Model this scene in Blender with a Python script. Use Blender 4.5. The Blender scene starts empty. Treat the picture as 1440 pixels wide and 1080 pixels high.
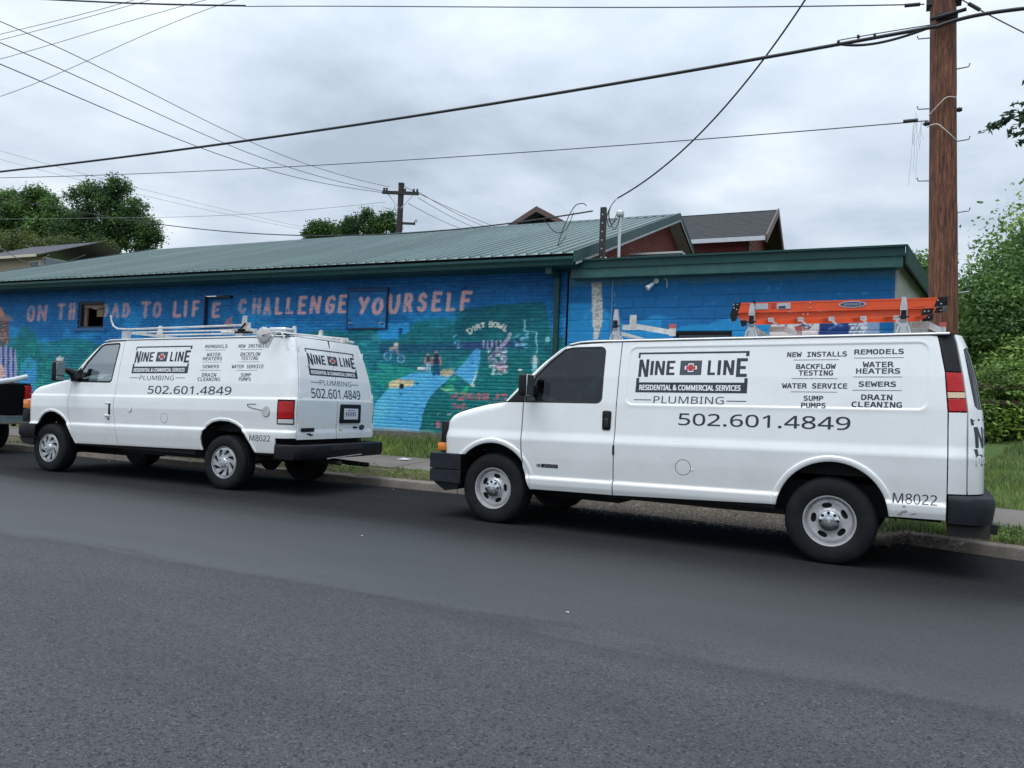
import bpy, bmesh, math, random
import numpy as np
from mathutils import Vector, Matrix
from mathutils.geometry import delaunay_2d_cdt
random.seed(7); RNG = np.random.default_rng(11)
SC = bpy.context.scene; COL = SC.collection
def rad(a): return math.radians(a)

# ================================================================ camera, sky, sun, exposure
CAM_R = np.array([.89011, .45406, .03922]); CAM_U = np.array([-.02248, -.0422, .99886]); CAM_F = np.array([-.4552, .88997, .02735])
CAM_O = np.array([0, 0, 1.2911]); FPX = 1099.66
cd = bpy.data.cameras.new('camera'); cam = bpy.data.objects.new('camera', cd); COL.objects.link(cam); SC.camera = cam
cam.matrix_world = Matrix(((CAM_R[0], CAM_U[0], -CAM_F[0], 0), (CAM_R[1], CAM_U[1], -CAM_F[1], 0), (CAM_R[2], CAM_U[2], -CAM_F[2], CAM_O[2]), (0, 0, 0, 1)))
cd.sensor_width = 36; cd.lens = 36 * FPX / 1440; cd.clip_start = .05; cd.clip_end = 4000

SUN_EL, SUN_AZ = 68, 200     # degrees; azimuth measured clockwise from +Y
wd_ = bpy.data.worlds.new('World'); SC.world = wd_; wd_.use_nodes = True
nt = wd_.node_tree; nt.nodes.clear()
def wn_(t, **k):
    n = nt.nodes.new(t)
    for a, b in k.items(): setattr(n, a, b)
    return n
out = wn_('ShaderNodeOutputWorld'); bg = wn_('ShaderNodeBackground'); bg.inputs[1].default_value = .106
sky = wn_('ShaderNodeTexSky', sky_type='NISHITA', sun_disc=False, sun_elevation=rad(SUN_EL), sun_rotation=rad(SUN_AZ))
tc = wn_('ShaderNodeTexCoord'); sep = wn_('ShaderNodeSeparateXYZ')
nt.links.new(tc.outputs['Generated'], sep.inputs[0])
# project the view direction on a cloud layer: (x, y) / (z + .18)
addz = wn_('ShaderNodeMath', operation='ADD'); addz.inputs[1].default_value = .16; nt.links.new(sep.outputs[2], addz.inputs[0])
mx_ = wn_('ShaderNodeMath', operation='MAXIMUM'); mx_.inputs[1].default_value = .05; nt.links.new(addz.outputs[0], mx_.inputs[0])
dx = wn_('ShaderNodeMath', operation='DIVIDE'); dy = wn_('ShaderNodeMath', operation='DIVIDE')
nt.links.new(sep.outputs[0], dx.inputs[0]); nt.links.new(mx_.outputs[0], dx.inputs[1])
nt.links.new(sep.outputs[1], dy.inputs[0]); nt.links.new(mx_.outputs[0], dy.inputs[1])
cmb = wn_('ShaderNodeCombineXYZ'); nt.links.new(dx.outputs[0], cmb.inputs[0]); nt.links.new(dy.outputs[0], cmb.inputs[1])
n1 = wn_('ShaderNodeTexNoise'); n1.inputs['Scale'].default_value = .9; n1.inputs['Detail'].default_value = 7; n1.inputs['Roughness'].default_value = .5; n1.inputs['Distortion'].default_value = .35
n2 = wn_('ShaderNodeTexNoise'); n2.inputs['Scale'].default_value = 2.6; n2.inputs['Detail'].default_value = 6; n2.inputs['Roughness'].default_value = .55
nt.links.new(cmb.outputs[0], n1.inputs[0]); nt.links.new(cmb.outputs[0], n2.inputs[0])
mixn = wn_('ShaderNodeMath', operation='MULTIPLY_ADD'); mixn.inputs[1].default_value = .3
nt.links.new(n2.outputs[0], mixn.inputs[0]); nt.links.new(n1.outputs[0], mixn.inputs[2])
cr = wn_('ShaderNodeValToRGB'); e = cr.color_ramp.elements
e[0].position = .50; e[0].color = (3.9, 4.6, 5.45, 1); e[1].position = .80; e[1].color = (8.0, 8.6, 9.1, 1)
k_ = cr.color_ramp.elements.new(.61); k_.color = (5.2, 6.0, 7.0, 1)
k_ = cr.color_ramp.elements.new(.70); k_.color = (6.3, 7.1, 8.0, 1)
nt.links.new(mixn.outputs[0], cr.inputs[0])
mc = wn_('ShaderNodeMixRGB'); mc.inputs[0].default_value = .93
nt.links.new(sky.outputs[0], mc.inputs[1]); nt.links.new(cr.outputs[0], mc.inputs[2])
# an overcast sky grows brighter towards the zenith
zc_ = wn_('ShaderNodeMath', operation='POWER'); zc_.inputs[1].default_value = 2.6; zm_ = wn_('ShaderNodeMath', operation='MAXIMUM'); zm_.inputs[1].default_value = 0.; nt.links.new(sep.outputs[2], zm_.inputs[0]); nt.links.new(zm_.outputs[0], zc_.inputs[0])
zr = wn_('ShaderNodeMath', operation='MULTIPLY_ADD'); zr.inputs[1].default_value = 2.0; zr.inputs[2].default_value = 1.
nt.links.new(zc_.outputs[0], zr.inputs[0])
ml = wn_('ShaderNodeVectorMath', operation='SCALE'); nt.links.new(mc.outputs[0], ml.inputs[0]); nt.links.new(zr.outputs[0], ml.inputs['Scale'])
nt.links.new(ml.outputs[0], bg.inputs[0]); nt.links.new(bg.outputs[0], out.inputs[0])

sl = bpy.data.lights.new('sun', 'SUN'); sl.energy = 1.5; sl.angle = rad(40); sl.color = (1, .975, .94)
so = bpy.data.objects.new('sun', sl); COL.objects.link(so)
_az = rad(SUN_AZ); _el = rad(SUN_EL); sdir = Vector((math.sin(_az) * math.cos(_el), math.cos(_az) * math.cos(_el), math.sin(_el)))
so.rotation_euler = (-sdir).to_track_quat('-Z', 'Y').to_euler(); so.location = sdir * 60
SC.view_settings.view_transform = 'Standard'; SC.view_settings.look = 'None'; SC.view_settings.exposure = .12; SC.view_settings.gamma = 1; SC.view_settings.use_curve_mapping = False
SC.cycles.max_bounces = 8; SC.cycles.transparent_max_bounces = 24; SC.cycles.use_denoising = True

# ================================================================ helpers
def lin(c):
    c = np.asarray(c, float) / 255.; return np.where(c <= .04045, c / 12.92, ((c + .055) / 1.055) ** 2.4)
class NT:
    """small node-tree writer"""
    def __init__(s, mat): s.t = mat.node_tree
    def n(s, typ, ins=None, **k):
        x = s.t.nodes.new(typ)
        for a, b in k.items(): setattr(x, a, b)
        for a, b in (ins or {}).items():
            if isinstance(b, bpy.types.NodeSocket): s.t.links.new(b, x.inputs[a])
            else: x.inputs[a].default_value = b
        return x
    def l(s, a, b): s.t.links.new(a, b)
def mat(name, col=(.5, .5, .5), rough=.6, metal=0., spec=.5, coat=0., bump=0., bscale=60., var=0., vscale=3., dirt=None, emis=None, coatr=.05, trans=0.):
    """principled with procedural tone variation, optional dirt (colour, amount, scale) and bump"""
    m = bpy.data.materials.new(name); m.use_nodes = True; N = NT(m); p = m.node_tree.nodes['Principled BSDF']
    p.inputs['Roughness'].default_value = rough; p.inputs['Metallic'].default_value = metal; p.inputs['Specular IOR Level'].default_value = spec
    p.inputs['Coat Weight'].default_value = coat; p.inputs['Coat Roughness'].default_value = coatr
    c4 = tuple(col) + (1,)
    tcn = N.n('ShaderNodeTexCoord'); co = tcn.outputs['Object']
    cur = None
    if var > 0 or dirt:
        nz = N.n('ShaderNodeTexNoise', {'Vector': co, 'Scale': vscale, 'Detail': 6., 'Roughness': .6})
        mr = N.n('ShaderNodeMapRange', {0: nz.outputs[0], 1: .25, 2: .75, 3: 1 - var, 4: 1 + var})
        sc_ = N.n('ShaderNodeVectorMath', {0: c4[:3], 'Scale': mr.outputs[0]}, operation='SCALE'); cur = sc_.outputs[0]
        if dirt:
            dc, da, ds = dirt
            nd = N.n('ShaderNodeTexNoise', {'Vector': co, 'Scale': ds, 'Detail': 8., 'Roughness': .7})
            dr = N.n('ShaderNodeMapRange', {0: nd.outputs[0], 1: .45, 2: .75, 3: 0., 4: da})
            mi = N.n('ShaderNodeMixRGB', {0: dr.outputs[0], 1: cur, 2: tuple(dc) + (1,)}); cur = mi.outputs[0]
        N.l(cur, p.inputs['Base Color'])
        rr = N.n('ShaderNodeMapRange', {0: nz.outputs[0], 1: .3, 2: .7, 3: max(rough - .06, .02), 4: rough + .06}); N.l(rr.outputs[0], p.inputs['Roughness'])
    else: p.inputs['Base Color'].default_value = c4
    if bump > 0:
        nb = N.n('ShaderNodeTexNoise', {'Vector': co, 'Scale': bscale, 'Detail': 5., 'Roughness': .65})
        b = N.n('ShaderNodeBump', {'Height': nb.outputs[0], 'Strength': 1., 'Distance': bump}); N.l(b.outputs[0], p.inputs['Normal'])
    if emis: p.inputs['Emission Color'].default_value = tuple(emis[0]) + (1,); p.inputs['Emission Strength'].default_value = emis[1]
    return m
def link(name, me, parent=None, m=None, loc=None):
    o = bpy.data.objects.new(name, me); COL.objects.link(o)
    if parent is not None: o.parent = parent
    if m is not None and me is not None and not me.materials: me.materials.append(m)
    if loc is not None: o.location = loc
    return o
def meta(o, label=None, cat=None, group=None, kind=None):
    if label: o['label'] = label
    if cat: o['category'] = cat
    if group: o['group'] = group
    if kind: o['kind'] = kind
    return o
def thing(name, label, cat, loc=(0, 0, 0), rz=0., group=None):
    o = bpy.data.objects.new(name, None); COL.objects.link(o); o.location = loc; o.rotation_euler = (0, 0, rz); o.empty_display_size = .2
    return meta(o, label, cat, group)
def rawmesh(name, V, F, smooth=False):
    me = bpy.data.meshes.new(name); me.from_pydata([tuple(map(float, v)) for v in V], [], [tuple(map(int, f)) for f in F]); me.update()
    if smooth: me.polygons.foreach_set('use_smooth', [True] * len(me.polygons))
    return me
def fastmesh(name, V, F, smooth=False):
    """numpy arrays; every face the same number of corners"""
    V = np.asarray(V, np.float32); F = np.asarray(F, np.int32); k = F.shape[1]
    me = bpy.data.meshes.new(name); me.vertices.add(len(V)); me.vertices.foreach_set('co', V.ravel())
    me.loops.add(F.size); me.loops.foreach_set('vertex_index', F.ravel())
    me.polygons.add(len(F)); me.polygons.foreach_set('loop_start', np.arange(0, F.size, k, dtype=np.int32))
    if smooth: me.polygons.foreach_set('use_smooth', np.ones(len(F), bool))
    me.update(calc_edges=True); me.validate(); return me
class MB:
    """collects simple solids into one mesh"""
    def __init__(s): s.V = []; s.F = []; s.S = []
    def add(s, V, F, sm=False):
        o = len(s.V); s.V += [tuple(map(float, v)) for v in V]; s.F += [tuple(i + o for i in f) for f in F]; s.S += [sm] * len(F); return s
    def box(s, a, b, M=None):
        (x0, y0, z0), (x1, y1, z1) = a, b
        V = [Vector(v) for v in ((x0, y0, z0), (x1, y0, z0), (x1, y1, z0), (x0, y1, z0), (x0, y0, z1), (x1, y0, z1), (x1, y1, z1), (x0, y1, z1))]
        if M is not None: V = [M @ v for v in V]
        return s.add(V, [(0, 3, 2, 1), (4, 5, 6, 7), (0, 1, 5, 4), (1, 2, 6, 5), (2, 3, 7, 6), (3, 0, 4, 7)])
    def rbox(s, a, b, r=.01, seg=2, M=None):
        bm = bmesh.new(); bmesh.ops.create_cube(bm, size=1)
        for v in bm.verts: v.co = Vector([a[i] + (v.co[i] + .5) * (b[i] - a[i]) for i in range(3)])
        bmesh.ops.bevel(bm, geom=list(bm.edges), offset=r, segments=seg, profile=.5, affect='EDGES')
        bm.verts.index_update(); V = [(M @ v.co if M is not None else v.co.copy()) for v in bm.verts]; F = [[v.index for v in f.verts] for f in bm.faces]; bm.free()
        return s.add(V, F, True)
    def tube(s, pts, r, n=8, caps=True, sm=True):
        pts = [Vector(p) for p in pts]; rs = r if isinstance(r, (list, tuple)) else [r] * len(pts); V = []; F = []
        up = None
        for i, p in enumerate(pts):
            d = (pts[min(i + 1, len(pts) - 1)] - pts[max(i - 1, 0)]).normalized()
            if up is None: up = Vector((0, 0, 1)) if abs(d.z) < .9 else Vector((1, 0, 0))
            a = d.cross(up).normalized(); b = a.cross(d).normalized(); up = b
            for j in range(n): V.append(p + (a * math.cos(2 * math.pi * j / n) + b * math.sin(2 * math.pi * j / n)) * rs[i])
        for i in range(len(pts) - 1):
            for j in range(n): F.append((i * n + j, i * n + (j + 1) % n, (i + 1) * n + (j + 1) % n, (i + 1) * n + j))
        if caps: F.append(tuple(range(n))[::-1]); F.append(tuple(range((len(pts) - 1) * n, len(pts) * n)))
        return s.add(V, F, sm)
    def lathe(s, prof, c, axis='y', n=48, sm=True, sgn=1):
        """prof = [(radius, height along the axis)]"""
        V = []; F = []
        for r, h in prof:
            for j in range(n):
                a = 2 * math.pi * j / n; u, w = r * math.cos(a), r * math.sin(a)
                V.append((c[0] + u, c[1] + h * sgn, c[2] + w) if axis == 'y' else (c[0] + u, c[1] + w, c[2] + h) if axis == 'z' else (c[0] + h * sgn, c[1] + u, c[2] + w))
        for i in range(len(prof) - 1):
            for j in range(n): F.append((i * n + j, i * n + (j + 1) % n, (i + 1) * n + (j + 1) % n, (i + 1) * n + j))
        return s.add(V, F, sm)
    def grid(s, P, sm=True):
        """P[i][j] points"""
        P = np.asarray(P, float); a, b = P.shape[:2]; F = []
        for i in range(a - 1):
            for j in range(b - 1): F.append((i * b + j, i * b + j + 1, (i + 1) * b + j + 1, (i + 1) * b + j))
        return s.add(P.reshape(-1, 3), F, sm)
    def prism(s, poly, a, b, M=None):
        """polygon in (x, z), from y=a to y=b"""
        n = len(poly); V = [Vector((p[0], a, p[1])) for p in poly] + [Vector((p[0], b, p[1])) for p in poly]
        if M is not None: V = [M @ v for v in V]
        return s.add(V, [tuple(range(n)), tuple(range(n, 2 * n))[::-1]] + [(i, i + n, (i + 1) % n + n, (i + 1) % n) for i in range(n)])
    def build(s, name, m, parent=None, loc=None, auto=True):
        me = bpy.data.meshes.new(name); me.from_pydata(s.V, [], s.F); me.update(); me.polygons.foreach_set('use_smooth', s.S)
        bm = bmesh.new(); bm.from_mesh(me); bmesh.ops.recalc_face_normals(bm, faces=bm.faces)
        if auto:
            for e_ in bm.edges:
                if len(e_.link_faces) == 2 and e_.calc_face_angle(0) > rad(38): e_.smooth = False
        bm.to_mesh(me); bm.free(); me.materials.append(m)
        return link(name, me, parent, None, loc)
def smooth(P, k=6):
    P = [Vector(p) for p in P]; o = []
    for i in range(len(P) - 1):
        a, b, c, d = P[max(i - 1, 0)], P[i], P[i + 1], P[min(i + 2, len(P) - 1)]
        for j in range(k): t = j / k; o.append(.5 * ((2 * b) + (c - a) * t + (2 * a - 5 * b + 4 * c - d) * t * t + (3 * b - a - 3 * c + d) * t ** 3))
    return o + [P[-1]]
def Mx(loc, rz=0, ry=0, rx=0): return Matrix.Translation(loc) @ Matrix.Rotation(rz, 4, 'Z') @ Matrix.Rotation(ry, 4, 'Y') @ Matrix.Rotation(rx, 4, 'X')
def copy_tree(o, parent=None, keep=True):
    c = o.copy(); COL.objects.link(c)
    if parent is not None: c.parent = parent
    for ch in [q for q in bpy.data.objects if q.parent == o]: copy_tree(ch, c)
    return c
# ---------------------------------------------------------------- van body surface
def tab(pts, sg=.007):
    """smoothed table lookup f(z)"""
    z = np.array([p[0] for p in pts]); v = np.array([p[1] for p in pts])
    zz = np.arange(z[0], z[-1] + 1e-6, .004); vv = np.interp(zz, z, v)
    n = max(1, int(3 * sg / .004)); k = np.exp(-.5 * (np.arange(-n, n + 1) * .004 / sg) ** 2); k /= k.sum()
    vp = np.concatenate([np.full(n, vv[0]), vv, np.full(n, vv[-1])]); vv = np.convolve(vp, k, 'valid')
    return lambda q: np.interp(q, zz, vv)

def polydist(x, z, pl, closed=False):
    """distance from points to a polyline"""
    pl = np.array(pl, float); a = pl; b = np.roll(pl, -1, 0)
    if not closed: a, b = a[:-1], b[:-1]
    x = np.asarray(x, float); z = np.asarray(z, float); d = np.full(x.shape, 1e9)
    for (ax, az), (bx, bz) in zip(a, b):
        ux, uz = bx - ax, bz - az; L = ux * ux + uz * uz + 1e-12
        t = np.clip(((x - ax) * ux + (z - az) * uz) / L, 0, 1)
        d = np.minimum(d, np.hypot(x - ax - t * ux, z - az - t * uz))
    return d

def inside(x, z, pl):
    x = np.asarray(x, float); z = np.asarray(z, float); r = np.zeros(x.shape, bool); n = len(pl)
    for i in range(n):
        ax, az = pl[i]; bx, bz = pl[(i + 1) % n]
        if az == bz: continue
        c = ((az > z) != (bz > z)) & (x < (bx - ax) * (z - az) / (bz - az) + ax)
        r ^= c
    return r

def sstep(a, b, x): t = np.clip((x - a) / (b - a), 0, 1); return t * t * (3 - 2 * t)

class Body:
    L = .32
    def __init__(s, w, xr, xf, rx, ry, rfx, rfy, top, arches, k, panel=None, lipw=.05, lip=.012, recess=.006):
        s.w, s.xr, s.xf = tab(w), tab(xr), tab(xf); s.rx, s.ry, s.rfx, s.rfy = rx, ry, rfx, rfy
        s.top, s.arches, s.k, s.panel, s.lipw, s.lip, s.recess = top, arches, k, panel, lipw, lip, recess
    def t_side(s, x, z):
        x, z = np.broadcast_arrays(np.asarray(x, float), np.asarray(z, float))
        xc = s.xr(z) - s.rx; xfc = s.xf(z) + s.rfx
        r = xc + s.L * np.arcsin(np.clip((x - xc) / s.rx, 0, 1)) * 2 / np.pi
        f = xfc - s.L * np.arcsin(np.clip((xfc - x) / s.rfx, 0, 1)) * 2 / np.pi
        return np.where(x > xc, r, np.where(x < xfc, f, x))
    def t_rear(s, y, z):
        """y measured from the centre line, any sign"""
        y, z = np.broadcast_arrays(np.asarray(y, float), np.asarray(z, float))
        dy = s.w(z) - np.abs(y); xc = s.xr(z) - s.rx
        phi = np.arccos(np.clip(1 - dy / s.ry, 0, 1))
        return np.where(dy < s.ry, xc + s.L * phi * 2 / np.pi, xc + s.L + dy - s.ry)
    def relief(s, x, z):
        d = np.zeros(np.shape(x))
        for pl in s.arches:
            q = polydist(x, z, pl); d = d + s.lip * (1 - sstep(s.lipw * .72, s.lipw, q)) * (1 - .6 * (1 - sstep(0, .02, q)))
        if s.panel:
            q = polydist(x, z, s.panel, True); q = np.where(inside(x, z, s.panel), -q, q)
            d = d - s.recess * (1 - sstep(-.012, .012, q)) + .0015 * np.exp(-(q - .014) ** 2 / 1.2e-4)
        return d
    def P(s, t, z, disp=0.):
        t, z = np.broadcast_arrays(np.asarray(t, float), np.asarray(z, float))
        xr = s.xr(z); xc = xr - s.rx; xf = s.xf(z); xfc = xf + s.rfx; W = s.w(z)
        ph = np.clip((t - xc) / s.L, 0, 1) * np.pi / 2; fh = np.clip((xfc - t) / s.L, 0, 1) * np.pi / 2
        dyr = s.ry * (1 - np.cos(ph)) + np.maximum(t - xc - s.L, 0)
        dyf = s.rfy * (1 - np.cos(fh)) + np.maximum(xfc - s.L - t, 0)
        x = np.where(t > xc, xc + s.rx * np.sin(ph), np.where(t < xfc, xfc - s.rfx * np.sin(fh), t))
        dy = np.where(t > xc, dyr, np.where(t < xfc, dyf, 0))
        bow = .02 * (1 - ((W - dy) / W) ** 2); x = x + np.where(t > xc, bow * np.sin(ph), 0) - np.where(t < xfc, 3 * bow * np.sin(fh), 0)
        # roll-over at the top outline (bonnet and pillar)
        zt = np.interp(x, [q[0] for q in s.top], [q[1] for q in s.top])
        r = np.interp(x, [0., .25], [.09, .05]); a = np.clip(1 - (zt - z) / r, 0, 1)
        dy = dy + np.where(x < 1.2, r * .8 * (1 - np.sqrt(np.maximum(1 - a * a, 0))), 0)
        d = s.relief(x, z) * (ph < .3) * (fh < .8) + disp
        n1 = np.where(t > xc, np.sin(ph), -np.sin(fh)); n2 = np.where(t > xc, np.cos(ph), np.cos(fh))
        return np.stack([x + d * n1, -(W - dy) - d * n2, z + s.k * x], -1)
    def N(s, t, z):
        e = 2e-3; a = s.P(t + e, z) - s.P(t - e, z); b = s.P(t, np.asarray(z) + e) - s.P(t, np.asarray(z) - e)
        n = np.cross(a, b); return n / (np.linalg.norm(n, axis=-1, keepdims=True) + 1e-12)

def arc(cx, cz, r, a0, a1, n=20):
    return [(cx + r * math.cos(math.radians(a0 + (a1 - a0) * i / n)), cz + r * math.sin(math.radians(a0 + (a1 - a0) * i / n))) for i in range(n + 1)]
def rrect(x0, z0, x1, z1, r, n=5):
    return arc(x1 - r, z0 + r, r, -90, 0, n) + arc(x1 - r, z1 - r, r, 0, 90, n) + arc(x0 + r, z1 - r, r, 90, 180, n) + arc(x0 + r, z0 + r, r, 180, 270, n)

CH_AF = arc(.0, .40, .475, 180, 0, 28)
CH_AR = arc(3.44, .385, .462, 180, 0, 28)
CHEVY = Body(
    w=[(.36, .955), (.46, .985), (.525, .987), (.545, .966), (.75, .982), (.93, .990), (1.01, .966), (1.33, .945), (1.6, .905), (1.9, .845), (2.05, .815)],
    xr=[(.36, 4.60), (.7, 4.60), (1.1, 4.60), (1.35, 4.58), (1.6, 4.54), (1.8, 4.49), (2.0, 4.41)],
    xf=[(.4, -.66), (1.1, -.66), (2.0, -.66)], rx=.26, ry=.30, rfx=.20, rfy=.14,
    top=[(-.80, 1.07), (-.65, 1.10), (-.56, 1.17), (-.46, 1.215), (-.1, 1.306), (.10, 1.334), (.31, 1.545), (.52, 1.75), (.70, 1.895), (.76, 1.93), (.9, 1.965), (1.3, 1.985), (4.6, 1.985)],
    arches=[CH_AF, CH_AR], k=.017, panel=rrect(1.50, 1.325, 4.17, 1.895, .07), lipw=.058, lip=.016)
CHEVY.rows = (.505, .525, .535, .545, .56, .91, .93, .95, .97, .99, 1.01, 1.03)
FO_AF = [(-.22, .60), (-.21, .72), (-.185, .79), (-.13, .85), (-.05, .90), (.06, .925), (.16, .915), (.26, .88), (.35, .825), (.43, .745), (.50, .64), (.57, .53), (.63, .44)]
FO_AR = [(3.17, .41), (3.13, .52), (3.12, .62), (3.15, .71), (3.22, .785), (3.32, .84), (3.45, .862), (3.60, .855), (3.72, .82), (3.82, .765), (3.90, .68), (3.98, .57), (4.08, .41)]
FORD = Body(
    w=[(.38, .94), (.47, .965), (.62, .985), (.72, .992), (.745, .989), (.757, .971), (.85, .976), (1.0, .985), (1.12, .98), (1.172, .976), (1.186, .960), (1.37, .940), (1.65, .895), (1.95, .838), (2.08, .81)],
    xr=[(.38, 4.66), (.74, 4.66), (.76, 4.645), (1.17, 4.66), (1.19, 4.65), (1.45, 4.61), (1.75, 4.53), (1.92, 4.47), (2.05, 4.42)],
    xf=[(.4, -.50), (1.1, -.50), (2.0, -.50)], rx=.20, ry=.13, rfx=.16, rfy=.12,
    top=[(-.66, 1.16), (-.56, 1.20), (-.29, 1.315), (0, 1.372), (.345, 1.425), (.52, 1.59), (.633, 1.725), (.80, 1.88), (.90, 1.955), (1.0, 2.0), (1.2, 2.025), (4.7, 2.025)],
    arches=[FO_AF, FO_AR], k=.019, panel=None, lipw=.045, lip=.010)
FORD.rows = (.72, .735, .744, .750, .756, .762, .78, 1.15, 1.168, 1.176, 1.182, 1.19, 1.205)
# ================================================================ sheet pieces: skins cut from a body surface
def dens(pl, st, closed=True):
    o = []
    n = len(pl)
    for i in range(n if closed else n - 1):
        a = np.array(pl[i], float); b = np.array(pl[(i + 1) % n], float); k = max(1, int(np.ceil(np.linalg.norm(b - a) / st)))
        for j in range(k): o.append(a + (b - a) * j / k)
    if not closed: o.append(np.array(pl[-1], float))
    return np.array(o)
def area(p): p = np.asarray(p); return .5 * np.sum(p[:, 0] * np.roll(p[:, 1], -1) - np.roll(p[:, 0], -1) * p[:, 1])
def inset(p, e):
    """shift a closed polygon to its inner side (CCW input)"""
    d = np.roll(p, -1, 0) - np.roll(p, 1, 0); d /= np.linalg.norm(d, axis=1, keepdims=True) + 1e-12
    return p + np.stack([-d[:, 1], d[:, 0]], 1) * e
def cdt(outer, holes, grid, feat=None):
    loops = [outer] + holes; pts = [p for L in loops for p in L]; E = []; b = 0
    for L in loops: E += [(b + i, b + (i + 1) % len(L)) for i in range(len(L))]; b += len(L)
    mn, mx = outer.min(0), outer.max(0); gx = np.arange(mn[0] + grid / 2, mx[0], grid); gz = np.arange(mn[1] + grid / 2, mx[1], grid * .866)
    if len(gx) and len(gz):
        X, Z = np.meshgrid(gx, gz); X = X + (np.arange(len(gz)) % 2)[:, None] * grid / 2; X = X.ravel(); Z = Z.ravel()
        if feat is not None and len(feat):
            fx, fz = feat[:, 0], feat[:, 1]; bx0, bx1, bz0, bz1 = fx.min() - grid, fx.max() + grid, fz.min() - grid, fz.max() + grid
            cell = {}
            for a_, b_ in zip(fx, fz): cell[(int(a_ / .012), int(b_ / .012))] = 1
            kx, kz = (X / .012).astype(int), (Z / .012).astype(int); keep = np.array([not any((i + di, j + dj) in cell for di in (-1, 0, 1) for dj in (-1, 0, 1)) for i, j in zip(kx, kz)], bool)
            X = np.concatenate([X[keep], fx]); Z = np.concatenate([Z[keep], fz])
        ok = inside(X, Z, outer)
        for h in holes: ok &= ~inside(X, Z, h)
        X, Z = X[ok], Z[ok]
        for L in loops:
            if len(X): q = polydist(X, Z, L, True) > .009; X, Z = X[q], Z[q]
        pts = pts + list(zip(X, Z))
    r = delaunay_2d_cdt([Vector((float(p[0]), float(p[1]))) for p in pts], E, [], 0, 1e-7)
    V = np.array([tuple(v) for v in r[0]]); F = np.array([f for f in r[2] if len(f) == 3])
    c = V[F].mean(1); ok = inside(c[:, 0], c[:, 1], outer)
    for h in holes: ok &= ~inside(c[:, 0], c[:, 1], h)
    F = F[ok]; a = V[F]; ar = (a[:, 1, 0] - a[:, 0, 0]) * (a[:, 2, 1] - a[:, 0, 1]) - (a[:, 2, 0] - a[:, 0, 0]) * (a[:, 1, 1] - a[:, 0, 1])
    F = F[np.abs(ar) > 1e-9]; ar = ar[np.abs(ar) > 1e-9]; F[ar < 0] = F[ar < 0][:, ::-1]
    return V, F
def features(B, o):
    """rows of points along the creases, the arch lips and the pressed panel of a body side"""
    x0, z0 = o.min(0); x1, z1 = o.max(0); R_ = []
    if x1 - x0 < .5 or x0 > 4.3: return None
    for zr in B.rows: xs = np.arange(x0, min(x1, 4.6), .03); R_.append(np.stack([xs, np.full(len(xs), zr)], 1))
    for pl in B.arches:
        p = dens(pl, .018, False); d = np.gradient(p, axis=0); d /= np.linalg.norm(d, axis=1, keepdims=True); n = np.stack([-d[:, 1], d[:, 0]], 1)
        for e in (.013, .027, B.lipw * .72, B.lipw * .86, B.lipw, B.lipw + .014): R_.append(p + n * e)
    if B.panel:
        p = dens(B.panel, .02); q = p if area(p) > 0 else p[::-1]
        for e in (-.026, -.014, -.005, .005, .014): R_.append(inset(q, e))
    P = np.concatenate(R_); k = (P[:, 0] > x0) & (P[:, 0] < x1) & (P[:, 1] > z0) & (P[:, 1] < z1); P = P[k]
    for pl, B_ in [(pl, B) for pl in B.arches]:   # rows must not run through a lip
        pass
    return P
def skinmesh(name, B, outer, holes=(), grid=.03, edge=.003, depth=.02, disp=0.):
    """outer/holes: closed polygons in (t, z) of body B; rounded, turned-in rims"""
    def prep(p, st): p = dens(p, st); return p if area(p) > 0 else p[::-1]
    o = inset(prep(outer, grid), .0012 if depth > .015 else 0.); hs = [prep(h, grid) for h in holes]
    oi = inset(o, edge); hi = [inset(h, -edge) for h in hs]
    V2, F = cdt(oi, hi, grid, features(B, oi)); t, z = V2[:, 0], V2[:, 1]
    V = [B.P(t, z, disp)]; N = [B.N(t, z)]; FF = [F]; n = len(V2)
    for L0, L1, sg in [(o, oi, 1)] + [(a, b, -1) for a, b in zip(hs, hi)]:
        d = np.roll(L0, -1, 0) - np.roll(L0, 1, 0); d /= np.linalg.norm(d, axis=1, keepdims=True)
        m = len(L0); P0 = B.P(L1[:, 0], L1[:, 1], disp); n0 = B.N(L1[:, 0], L1[:, 1])
        q = L0; P1 = B.P(q[:, 0], q[:, 1], disp - edge * .8); P2 = B.P(q[:, 0], q[:, 1], disp - depth)
        ov = P1 - P0; ov -= n0 * np.sum(ov * n0, 1, keepdims=True); ov /= np.linalg.norm(ov, axis=1, keepdims=True) + 1e-9
        nm = n0 + ov; nm /= np.linalg.norm(nm, axis=1, keepdims=True)
        V += [P0, P1, P1, P2]; N += [n0, nm, ov, ov]
        i = np.arange(m); j = (i + 1) % m
        for a_, b_ in ((0, 1), (2, 3)):
            A = n + a_ * m; Bq = n + b_ * m
            f = np.concatenate([np.stack([A + i, Bq + i, Bq + j], 1), np.stack([A + i, Bq + j, A + j], 1)])
            FF.append(f if sg > 0 else f[:, ::-1])
        n += 4 * m
    V = np.concatenate(V); N = np.concatenate(N); FF = np.concatenate(FF)
    me = bpy.data.meshes.new(name); me.from_pydata(V.tolist(), [], FF.tolist()); me.update()
    me.polygons.foreach_set('use_smooth', np.ones(len(me.polygons), bool)); me.normals_split_custom_set_from_vertices(N.tolist())
    return me
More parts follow.
